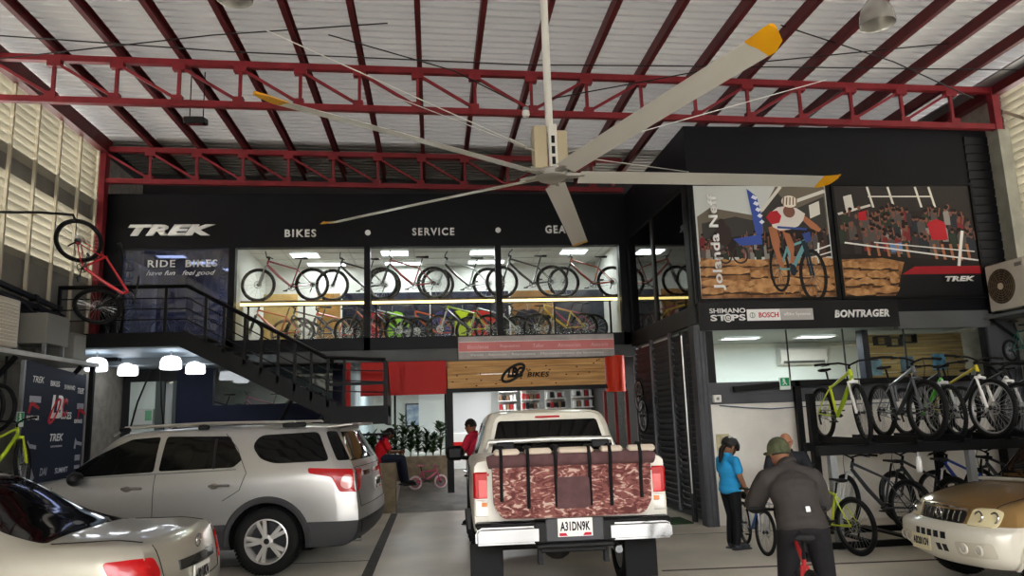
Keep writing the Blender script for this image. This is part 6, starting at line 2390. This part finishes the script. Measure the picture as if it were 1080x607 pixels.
for s in ('left', 'right'):
    ys = 1 if s == 'left' else -1
    patch('side_window', bv, s, [(1.3, 1.02), (1.3, 1.5), (1.9, 1.5), (2.55, 1.03)], glass_car, t, smooth=1)
    patch('headlamp', bv, 'front', [(ys * .37, .69), (ys * .40, .85), (ys * .58, .855), (ys * .65, .83), (ys * .65, .69)], mat('lamp yellowed', '#cfc39a', .15, coat=.8), t, .012, smooth=1)
    hl = MB()
    for yy in (.47, .6):
        fq = caster(bv, 'front')(ys * yy, .775, .016)
        if fq: hl.torus(fq, (1, 0, .2), .05, .01, 20, 6)
    hl.build('lamp_reflector', chrome, t)
    seam('arch_flare', bv, s, [(3.08 + .43 * math.cos(a), .34 + .43 * math.sin(a)) for a in [R(x) for x in range(-5, 190, 6)]], pearl, t, .07, -.004)
    seam('arch_flare', bv, s, [(.75 + .43 * math.cos(a), .34 + .43 * math.sin(a)) for a in [R(x) for x in range(-5, 190, 6)]], pearl, t, .07, -.004)
    seam('door_gap', bv, s, [(2.5, .5), (2.55, .95)], seam_m, t)
    seam('bonnet_gap', bv, 'top', [(3.55, ys * .56), (2.85, ys * .63)], seam_m, t, .008)
    patch('fog_lamp_panel', bv, 'front', [(ys * .34, .40), (ys * .34, .54), (ys * .70, .56), (ys * .70, .41)], mat('fog panel', '#b9b2a0', .4), t, .006, smooth=1)
    for yy in (.43, .58):
        f = caster(bv, 'front')
        c = f(ys * yy, .48, .008)
        if c:
            MB().torus(c, (1, 0, 0), .045, .012, 22, 6).build('fog_lamp_ring', pearl, t)
            MB().ball(c, (.012, .04, .04), 14, 6).build('fog_lamp', lamp_clear, t)
patch('grille', bv, 'front', [(-.33, .70), (-.34, .82), (.34, .82), (.33, .70)], trim_black, t, .006, smooth=1)
f = caster(bv, 'front')
for k in range(9):
    y = -.28 + .07 * k
    a, b = f(y, .71, .012), f(y, .81, .012)
    MB().tube([a, (a + b) / 2 + Vector((.008, 0, 0)), b], .009, 6).build('grille_bar', mat('grille dark chrome', '#77756e', .25, .8), t)
seam('grille_chrome', bv, 'front', [(-.35, .83), (0, .845), (.35, .83)], chrome, t, .022, .008)
c = f(0.0, .77, .02)
MB().torus(c, (1, 0, .1), .045, .012, 24, 6, sx=.8).build('emblem', chrome, t)
for k in range(5):
    y = -.2 + .1 * k
    patch('bumper_slot', bv, 'front', [(y - .033, .545), (y - .038, .61), (y + .028, .61), (y + .033, .545)], trim_black, t, .004, 3, 0)
for k in range(2):
    y = .2 - .085 * k
    patch('bumper_slot', bv, 'front', [(y - .03, .42), (y - .03, .49), (y + .03, .49), (y + .03, .42)], trim_black, t, .004, 3, 0)
c = f(-.12, .45, .02)
plate(t, plane_m((c.x + .012, -.12, .47), (0, 1, 0), (0, 0, 1)), 'AB281OV', .30, .15, None, None, '#d9cfa8', False)
rimG = mat('alloy pale', '#c4bfae', .3, .6)
for x in (.75, 3.08):
    for s in (1, -1):
        car_wheel(t, x, s * .68, .345, .345, .21, s, rimG, 5)
# ------------------------------------------------------------------ people
def fuse(mb, name, m, parent, voxel=.009, smooth=4):
    """melt overlapping shapes into one continuous surface"""
    me = mb.mesh('tmp', m, 0)
    o = link('tmp', me)
    rmsh = o.modifiers.new('r', 'REMESH')
    rmsh.mode = 'VOXEL'
    rmsh.voxel_size = voxel
    rmsh.use_smooth_shade = True
    sm = o.modifiers.new('s', 'SMOOTH')
    sm.factor = .5
    sm.iterations = smooth
    dg = bpy.context.evaluated_depsgraph_get()
    out = bpy.data.meshes.new_from_object(o.evaluated_get(dg))
    bpy.data.objects.remove(o)
    out.name = name
    out.polygons.foreach_set('use_smooth', [True] * len(out.polygons))
    if not out.materials:
        out.materials.append(m)
    return link(name, out, parent)


def limb(mb, a, b, r0, r1, mid=None, n=12):
    a, b = Vector(a), Vector(b)
    rm = mid if mid is not None else (r0 + r1) / 2
    mb.tube([a, a * .65 + b * .35, a * .3 + b * .7, b], [r0, rm, (rm + r1) / 2, r1], n)
    mb.ball(a, r0, 10, 8)
    mb.ball(b, r1, 10, 8)


def basis(fwd, up):
    """columns: right, forward, up"""
    f_ = Vector(fwd).normalized()
    r_ = f_.cross(Vector(up)).normalized()
    return Matrix((r_, f_, r_.cross(f_))).transposed()


def hand(mb, w, d, palm, curl=.5, s=1.0, side=1):
    """palm, four unequal fingers and a side thumb; d points to the knuckles, palm is the palm normal"""
    w, d, p = Vector(w), Vector(d).normalized(), Vector(palm).normalized()
    x = d.cross(p).normalized() * side
    Mx = Matrix((x, d, p)).transposed()
    mb.ball(w + d * .05 * s, (.042 * s, .055 * s, .017 * s), 12, 8, Mx)
    for k, (o, L) in enumerate(((-.03, .062), (-.01, .074), (.011, .07), (.03, .055))):
        q = w + d * .09 * s + x * o * s
        a = 0
        pts = [q - d * .03 * s, q]
        for j in range(3):
            a += curl * (.7 if j == 0 else .9)
            q = q + (d * math.cos(a) + p * math.sin(a)) * L * s * (.42, .32, .26)[j]
            pts.append(q)
        mb.tube(pts, [.010 * s, .0105 * s, .0098 * s, .009 * s, .0075 * s], 8)
    q = w + d * .025 * s - x * .03 * s
    mb.tube([q, q - x * .025 * s + d * .025 * s + p * .01, q - x * .03 * s + d * .055 * s + p * .02 * s], [.013 * s, .012 * s, .009 * s], 8)


def human(label, loc, rz, J, skin, shirt, trousers, shoe, hair=None, sleeve='short', build=1.0, look=(0, 1, 0), female=False, up=(0, 0, 1), scale=1.0,
          curl=.6, hand_dirs=None, trouser_hem=1.0, hair_style='short', shirt_len=.04, jacket=False, group=None):
    """figure facing local +Y; J holds joint positions; L is the figure's left (-X)"""
    t = thing('person', label, 'person', loc, rz, group, scale)
    V = {k: Vector(v) for k, v in J.items()}
    bw = build
    hb_ = basis(look, up)
    head = V['head']

    def torso(mb, inflate=0.0, low=0.0):
        pel, ch, nk = V['pelvis'], V['chest'], V['neck']
        sx = (V['shR'] - V['shL'])
        hx = (V['hipR'] - V['hipL'])
        n = 9
        for i in range(n):
            f_ = i / (n - 1)
            c = pel.lerp(ch, f_ * 1.0)
            side = hx.normalized().lerp(sx.normalized(), f_).normalized()
            upv = (ch - pel).normalized()
            fw = upv.cross(side).normalized()
            wr = [.165, .162, .150, .142, .145, .155, .165, .165, .135][i] * bw * (1.0 if not female else [1.02, 1, .93, .86, .86, .9, .92, .92, .88][i])
            dr = [.115, .115, .11, .105, .105, .112, .118, .115, .095][i] * bw * (1.0 if not female else .92)
            mb.ball(c, (wr + inflate, dr + inflate, .075 + inflate * .5), 16, 10, Matrix((side, fw, upv)).transposed())
        for s_ in ('L', 'R'):
            limb(mb, V['chest'].lerp(nk, .55), V['sh' + s_] - Vector((0, 0, .012)), .055 * bw + inflate * .8, .05 * bw + inflate * .8)
        limb(mb, ch, nk - (nk - ch) * .15, .10 * bw + inflate * .6, .062 + inflate * .5)

    bd = MB()
    torso(bd, -.012)
    limb(bd, V['neck'] - (V['head'] - V['neck']) * .3, V['head'] - hb_ @ Vector((0, .01, .05)), .056 * (1 if not female else .85), .05 * (1 if not female else .85))
    # head: skull, face, jaw, nose, ears
    hs = 1.0
    bd.ball(head, (.076, .095, .105), 18, 14, hb_)
    bd.ball(head + hb_ @ Vector((0, .03, -.045)), (.06, .065, .075), 14, 10, hb_)
    bd.ball(head + hb_ @ Vector((0, .06, -.095)), (.032, .03, .025), 10, 8, hb_)
    bd.tube([head + hb_ @ Vector((0, .088, .01)), head + hb_ @ Vector((0, .108, -.03)), head + hb_ @ Vector((0, .085, -.04))], [.01, .016, .012], 8)
    for s_ in (-1, 1):
        bd.ball(head + hb_ @ Vector((s_ * .078, -.005, -.01)), (.012, .022, .034), 8, 8, hb_)
    bd.tube([head + hb_ @ Vector((-.024, .088, -.066)), head + hb_ @ Vector((0, .097, -.066)), head + hb_ @ Vector((.024, .088, -.066))], .008, 6)
    for s_ in ('L', 'R'):
        limb(bd, V['sh' + s_], V['el' + s_], .05 * bw, .038 * bw, .046 * bw)
        limb(bd, V['el' + s_], V['wr' + s_], .040 * bw, .026, .038 * bw)
        sd = 1 if s_ == 'L' else -1
        dd, pp = (hand_dirs or {}).get(s_, ((V['wr' + s_] - V['el' + s_]), (0.0, 1, 0)))
        hand(bd, V['wr' + s_], dd, pp, curl, 1.0 if not female else .88, sd)
        limb(bd, V['hip' + s_], V['kn' + s_], .082 * bw, .054 * bw, .075 * bw)
        limb(bd, V['kn' + s_], V['an' + s_], .054 * bw, .036, .054 * bw)
        limb(bd, V['an' + s_], V['toe' + s_], .036, .028)
    skm = mat('skin ' + skin, skin, .5)
    fuse(bd, 'body', skm, t, .0085, 3)
    ey = MB()
    for s_ in (-1, 1):
        ey.ball(head + hb_ @ Vector((s_ * .031, .083, .012)), (.010, .007, .006), 10, 6, hb_)
    ey.build('eyes', mat('eye', '#b5aaa0', .3), t)
    ey = MB()
    for s_ in (-1, 1):
        ey.ball(head + hb_ @ Vector((s_ * .031, .0905, .011)), (.006, .004, .006), 8, 6, hb_)
        ey.tube([head + hb_ @ Vector((s_ * .014, .092, .033)), head + hb_ @ Vector((s_ * .034, .090, .037)), head + hb_ @ Vector((s_ * .052, .074, .031))], .005, 5)
    ey.build('brows', mat('brow', '#1c130e', .6), t)
    # shirt or jacket
    sh = MB()
    infl = .016 if not jacket else .03
    torso(sh, infl)
    side = (V['hipR'] - V['hipL']).normalized()
    upv = (V['chest'] - V['pelvis']).normalized()
    sh.ball(V['pelvis'] - upv * shirt_len, (.168 * bw * (1 if not female else 1.0) + infl, .122 * bw + infl, .08), 16, 10, Matrix((side, upv.cross(side).normalized(), upv)).transposed())
    for s_ in ('L', 'R'):
        a, b = V['sh' + s_], V['el' + s_]
        if sleeve == 'short':
            limb(sh, a - Vector((0, 0, .012)), a.lerp(b, .62), .052 * bw + infl * .6, .05 * bw + infl)
        else:
            limb(sh, a - Vector((0, 0, .015)), b, .054 * bw + infl * .8, .05 * bw + infl, .056 * bw + infl)
            limb(sh, b, V['wr' + s_].lerp(b, .06), .055 * bw + infl, .036 + infl * .4, .052 * bw + infl * .8)
    sm_ = shirt if not isinstance(shirt, str) else mat('cloth ' + shirt, shirt, .75, bump=(18, .25))
    so = fuse(sh, 'jacket' if jacket else 'shirt', sm_, t, .011, 5)
    cl = MB()
    nd = (V['head'] - V['neck']).normalized()
    cl.torus(V['neck'] - nd * .015, nd, .062 * (1 if not female else .85) + infl * .3, .014, 20, 6, sx=1.6)
    cl.build('collar', sm_, so)
    # trousers
    tr = MB()
    tr.ball(V['pelvis'] - upv * .03, (.168 * bw, .125 * bw, .11), 16, 10, Matrix((side, upv.cross(side).normalized(), upv)).transposed())
    loose = .012 if trouser_hem else .004
    for s_ in ('L', 'R'):
        h_, k_, a_ = V['hip' + s_], V['kn' + s_], V['an' + s_]
        limb(tr, h_, k_, .09 * bw + loose, .062 * bw + loose, .082 * bw + loose)
        e_ = a_.lerp(k_, .02)
        limb(tr, k_, e_, .062 * bw + loose, .046 + loose * 1.2, .06 * bw + loose)
    fuse(tr, 'trousers', trousers if not isinstance(trousers, str) else mat('cloth ' + trousers, trousers, .8, bump=(14, .25)), t, .011, 5)
    for s_ in ('L', 'R'):
        an, toe = V['an' + s_], V['toe' + s_]
        d = Vector((toe.x - an.x, toe.y - an.y, 0)).normalized() if (toe - an).xy.length > .02 else Vector((0, 1, 0))
        zs = min(an.z - .075, toe.z - .03)
        Mx = basis(d, (0, 0, 1))
        sb = MB()
        sb.ball(an + Vector((0, 0, -.02)) + d * .01, (.044, .055, .055), 12, 8, Mx)
        sb.ball(an.lerp(toe, .6) + Vector((0, 0, -.005)), (.046, .085, .045), 12, 8, Mx)
        sb.ball(toe + Vector((0, 0, .0)), (.044, .05, .032), 12, 8, Mx)
        o = fuse(sb, 'shoe', mat('shoe ' + shoe, shoe, .5), t, .008, 2)
        so_ = MB()
        c = an.lerp(toe, .48)
        so_.box((c.x, c.y, zs), (.088, .275, .03), Mx, .012)
        so_.build('sole', mat('sole', '#3a3a3c', .7), o)
    if hair:
        hm = mat('hair ' + hair, hair, .6)
        hr = MB()
        vs, fs = [], []
        n, m = 22, 9
        for i in range(m + 1):
            th = PI * .60 * i / m
            for j in range(n):
                a = 2 * PI * j / n
                front = max(0, math.sin(a))
                tt = th * (1 - .33 * front)
                v = Vector((.083 * math.sin(tt) * math.cos(a), .102 * math.sin(tt) * math.sin(a), .113 * math.cos(tt)))
                vs.append(head + hb_ @ v)
        for i in range(m):
            for j in range(n):
                fs.append((i * n + j, i * n + (j + 1) % n, (i + 1) * n + (j + 1) % n, (i + 1) * n + j))
        hr.add(vs, fs)
        if hair_style == 'tail':
            hr.tube([head + hb_ @ Vector((0, -.09, -.02)), head + hb_ @ Vector((.01, -.12, -.1)), head + hb_ @ Vector((.02, -.1, -.2)), head + hb_ @ Vector((.02, -.085, -.27))], [.03, .035, .028, .01], 10)
        hr.build('hair', hm, t)
    return t, head, hb_


def helmet(t, head, hb_):
    o_ = MB()
    vs, fs = [], []
    n, m = 28, 8
    for i in range(m + 1):
        th = PI * .52 * i / m
        for j in range(n):
            a = 2 * PI * j / n
            r_ = 1 + (.04 if j % 4 < 2 else -.035) * math.sin(th)
            v = 1.1 * Vector((.098 * r_ * math.sin(th) * math.cos(a), (.128 if math.sin(a) < 0 else .122) * r_ * math.sin(th) * math.sin(a), .125 * math.cos(th) + .012))
            vs.append(head + hb_ @ v)
    for i in range(m):
        for j in range(n):
            fs.append((i * n + j, i * n + (j + 1) % n, (i + 1) * n + (j + 1) % n, (i + 1) * n + j))
    o_.add(vs, fs)
    h = o_.build('helmet', mat('helmet black', '#17181a', .35, coat=.5), t)
    v_ = MB()
    for k in (-.05, 0, .05):
        v_.tube([head + hb_ @ Vector((k * .9, .105, .085)), head + hb_ @ Vector((k, .02, .143)), head + hb_ @ Vector((k * .9, -.1, .095))], .011, 6)
    v_.build('helmet_rib', mat('helmet white', '#d8d8d6', .35), h)
    s_ = MB()
    for s in (-1, 1):
        s_.tube([head + hb_ @ Vector((s * .088, .02, .0)), head + hb_ @ Vector((s * .075, .035, -.07)), head + hb_ @ Vector((0, .055, -.125))], .006, 5)
    s_.build('chin_strap', black_plastic, h)
    return h


# man in a dark jacket in the right foreground, astride a bike, seen from behind
PA = (2.86, 5.76, -.0)
J = dict(pelvis=(0, .0, .90), chest=(.0, .16, 1.20), neck=(-.0, .25, 1.36), head=(-.03, .31, 1.445), shL=(-.19, .20, 1.25), shR=(.19, .20, 1.25),
         elL=(-.25, .36, 1.03), elR=(.275, .30, 1.03), wrL=(-.2, .60, .99), wrR=(.25, .56, 1.0), hipL=(-.095, 0, .86), hipR=(.105, .0, .86),
         knL=(-.125, .08, .48), knR=(.17, .06, .48), anL=(-.15, -.02, .09), anR=(.2, -.02, .09), toeL=(-.17, .15, .04), toeR=(.23, .14, .04))
t, hd, hm_ = human('man in a dark jacket and green cap astride a bike, seen from behind', PA, R(-8), J, '#8a5f48', '#3a3634', '#1a191b', '#202022', hair='#1a1512',
                   sleeve='long', build=1.04, look=(-.15, 1, -.25), jacket=True, hand_dirs={'L': ((.2, 1, -.1), (0, -.1, -1)), 'R': ((-.2, 1, -.1), (0, -.1, -1))}, curl=1.1, shirt_len=.02)
cp = MB()
vs, fs = [], []
n, m = 24, 8
for i in range(m + 1):
    th = PI * .5 * i / m
    for j in range(n):
        a = 2 * PI * j / n
        vs.append(hd + hm_ @ Vector((.09 * math.sin(th) * math.cos(a), .11 * math.sin(th) * math.sin(a), .122 * math.cos(th) ** .8 + (.0 if i < m else -.025))))
for i in range(m):
    for j in range(n):
        fs.append((i * n + j, i * n + (j + 1) % n, (i + 1) * n + (j + 1) % n, (i + 1) * n + j))
cp.add(vs, fs)
cap_m = mat('cap green', '#52563f', .8, noise=(14, .3))
co = cp.build('cap', cap_m, t)
vz = MB()
vz.prism([(-.075, .09), (-.07, .15), (-.03, .19), (.03, .19), (.07, .15), (.075, .09)], .012, Matrix.Translation(hd) @ hm_.to_4x4() @ Matrix.Translation((0, 0, .005)))
vz.build('visor', cap_m, co)
MB().torus(hd + hm_ @ Vector((0, -.1, .01)), hm_ @ Vector((0, -1, .2)), .032, .008, 16, 6).build('cap_strap', mat('cap strap', '#42472f', .8), co)
lb = MB()
lb.box((.02, -.115, 1.03), (.035, .01, .045), rotm(rx=-28), .004)
lb.build('back_emblem', white_vinyl, t)
bicycle('mountain_bicycle', 'dark bike with a red rear frame ridden by the man in the green cap', (2.57, 5.1, 0), R(72), '#b02026', '#1c1c1e', '#1c1c1e', rad=.35, hb_w=.29, tw=.03, saddle_h=-.05)

# woman in a blue jersey beside her bike
J = dict(pelvis=(0, 0, .80), chest=(0, .0, 1.06), neck=(0, .015, 1.21), head=(0, .055, 1.31), shL=(-.155, -.0, 1.15), shR=(.155, .0, 1.15),
         elL=(-.18, .02, .93), elR=(.2, .02, .93), wrL=(-.15, .22, .82), wrR=(.17, .13, .74), hipL=(-.08, 0, .76), hipR=(.08, 0, .76),
         knL=(-.075, .05, .42), knR=(.085, .02, .42), anL=(-.07, -.0, .08), anR=(.09, -.03, .08), toeL=(-.08, .15, .035), toeR=(.1, .12, .035))
t, hd, hm_ = human('woman in a blue jersey and bike helmet standing beside her bike', (3.93, 9.85, 0), R(-72), J, '#8f644c', '#2b93c9', '#131316', '#3a3b40', hair='#17110d',
                   look=(0, 1, -.55), female=True, trouser_hem=0, hair_style='tail', build=.94)
helmet(t, hd, hm_)
# her bike with a rear rack
b = bicycle('city_bicycle', 'small white and blue bike with a front rack held by the woman', (4.22, 10.15, 0), R(-97), '#d8dce2', '#2f63b8', '#d8dce2', rad=.35, tw=.024, scale=.80, steer=R(8), hb_w=.3)
rk = MB()
for y in (-.07, 0, .07):
    rk.tube([(.98, y, .80), (1.36, y, .80)], .008, 6)
for x in (.98, 1.17, 1.36):
    rk.tube([(x, -.09, .80), (x, .09, .80)], .008, 6)
for y in (-.07, .07):
    rk.tube([(1.2, y, .80), (1.12, y, .36)], .007, 6)
rk.build('front_rack', grey_steel, b)
MB().box((.18, 0, .82), (.22, .16, .12), None, .04).build('saddle_bag', mat('bag black', '#17181a', .7), b)

# bald man standing behind the man in the cap
J = dict(pelvis=(0, 0, .84), chest=(0, -.01, 1.13), neck=(0, .02, 1.29), head=(0, .06, 1.395), shL=(-.19, 0, 1.22), shR=(.19, .0, 1.22),
         elL=(-.25, .05, .98), elR=(.25, .08, .98), wrL=(-.12, .27, 1.02), wrR=(.12, .28, 1.04), hipL=(-.09, 0, .80), hipR=(.09, 0, .80),
         knL=(-.1, .02, .45), knR=(.1, .02, .45), anL=(-.1, -.02, .08), anR=(.11, -.02, .08), toeL=(-.12, .13, .035), toeR=(.13, .13, .035))
human('bald man in a dark shirt standing behind the man in the green cap', (4.36, 9.0, 0), R(155), J, '#a87459', '#22242a', '#26272b', '#1c1c1e', look=(-.1, 1, -.45), curl=1.0)

# man in a red polo sitting on the planter wall
J = dict(pelvis=(0, 0, 1.06), chest=(0, .07, 1.33), neck=(0, .14, 1.48), head=(0, .215, 1.565), shL=(-.18, .09, 1.42), shR=(.18, .09, 1.42),
         elL=(-.22, .19, 1.18), elR=(.2, .19, 1.18), wrL=(-.08, .40, 1.17), wrR=(.08, .40, 1.18), hipL=(-.09, .03, 1.05), hipR=(.09, .03, 1.05),
         knL=(-.12, .44, 1.03), knR=(.1, .46, 1.04), anL=(-.12, .50, .60), anR=(.1, .54, .60), toeL=(-.13, .66, .53), toeR=(.1, .70, .53))
t, hd, hm_ = human('man in a red polo shirt sitting on the planter wall looking down', (-1.12, 15.82, 0), R(-75), J, '#6b452f', '#c4161f', '#1f2433', '#1c1c1f', hair='#15100d', look=(0, 1, -.75), curl=1.0, build=1.02)
sb = MB()
sb.ball((-.0, .09, 1.45), (.17, .09, .045), 16, 8)
sb.build('shoulder_yoke', mat('cloth violet', '#4a2f6e', .75), t)
ph = thing('mobile_phone', 'dark mobile phone held by the seated man in red', 'phone', (-1.12, 15.82, 0), R(-75))
MB().box((0, .475, 1.205), (.075, .14, .01), rotm(rx=25), .004).build('phone_body', black_plastic, ph)

# person in a dark red shirt beyond the pickup
J = dict(pelvis=(0, 0, .95), chest=(0, 0, 1.25), neck=(0, .02, 1.42), head=(0, .06, 1.53), shL=(-.2, 0, 1.35), shR=(.2, 0, 1.35),
         elL=(-.27, .08, 1.1), elR=(.27, .08, 1.1), wrL=(-.05, .26, 1.14), wrR=(.06, .27, 1.12), hipL=(-.09, 0, .92), hipR=(.09, 0, .92),
         knL=(-.1, .02, .5), knR=(.1, .02, .5), anL=(-.1, -.02, .08), anR=(.1, -.02, .08), toeL=(-.12, .13, .035), toeR=(.12, .13, .035))
human('person in a crimson shirt standing beyond the left side of the pickup', (.72, 13.4, 0), R(60), J, '#7a4f38', '#a81c34', '#1c1d22', '#1c1c1e', hair='#120e0c', look=(0, 1, -.2), curl=.9, scale=1.1)

# ------------------------------------------------------------------ small things at the right
bicycle('wall_bicycle', 'teal bike standing on the high shelf at the right edge below the air conditioner', (9.3, 11.05, 2.42), R(14), '#1f6b5c', '#1f6b5c', '#1c1c1e', rad=.26, scale=.7)
t = thing('wall_shelf', 'black shelf at the right edge carrying the teal bike', 'shelf', (9.7, 11.1, 2.4))
MB().box((.05, .05, 0), (1.3, .5, .03)).build('shelf_board', dark_steel, t)
MB().bar((-.3, .2, -.3), (-.3, .55, -.02), .03, .03).build('brace', dark_steel, t)
MB().bar((.45, .2, -.3), (.45, .55, -.02), .03, .03).build('brace', dark_steel, t)
for x, z, c_, l in ((8.3, 2.5, '#7fa6bf', 'leftmost'), (8.95, 2.55, '#5f7d96', 'middle'), (9.6, 2.58, '#5fa0cc', 'rightmost')):
    tag(MB().box((x, 13.2, z), (.26, .02, .3), None, .004).build('notice_board', mat('notice ' + c_, c_, .5, noise=(9, .4))), 'small blue notice on the pine wall, ' + l + ' of three', 'notice', 'blue notices on the pine wall')
tag(MB().box((4.66, YR + .05, 1.05), (.22, .012, .75)).build('paper_notice', mat('yellowed paper', '#d2c79c', .7, noise=(12, .3))), 'yellowed paper notice on the white wall behind the woman', 'notice')
tag(MB().box((3.95, 12.5, .012), (.5, .7, .022), None, .006).build('door_mat', mat('green mat', '#2f4a2a', .9, noise=(40, .4))), 'dark green door mat at the foot of the shutters', 'mat')
t = thing('water_bottle', 'white bottle hanging below the upper deck of the rack', 'bottle', (6.28, 9.28, .93))
MB().lathe([(0, 0), (.035, 0), (.037, .02), (.037, .15), (.028, .17), (.03, .2), (0, .2)], 16).build('bottle_body', white_paint, t)
MB().lathe([(0, .2), (.02, .2), (.016, .25), (0, .25)], 12).build('bottle_cap', grey_steel, t)
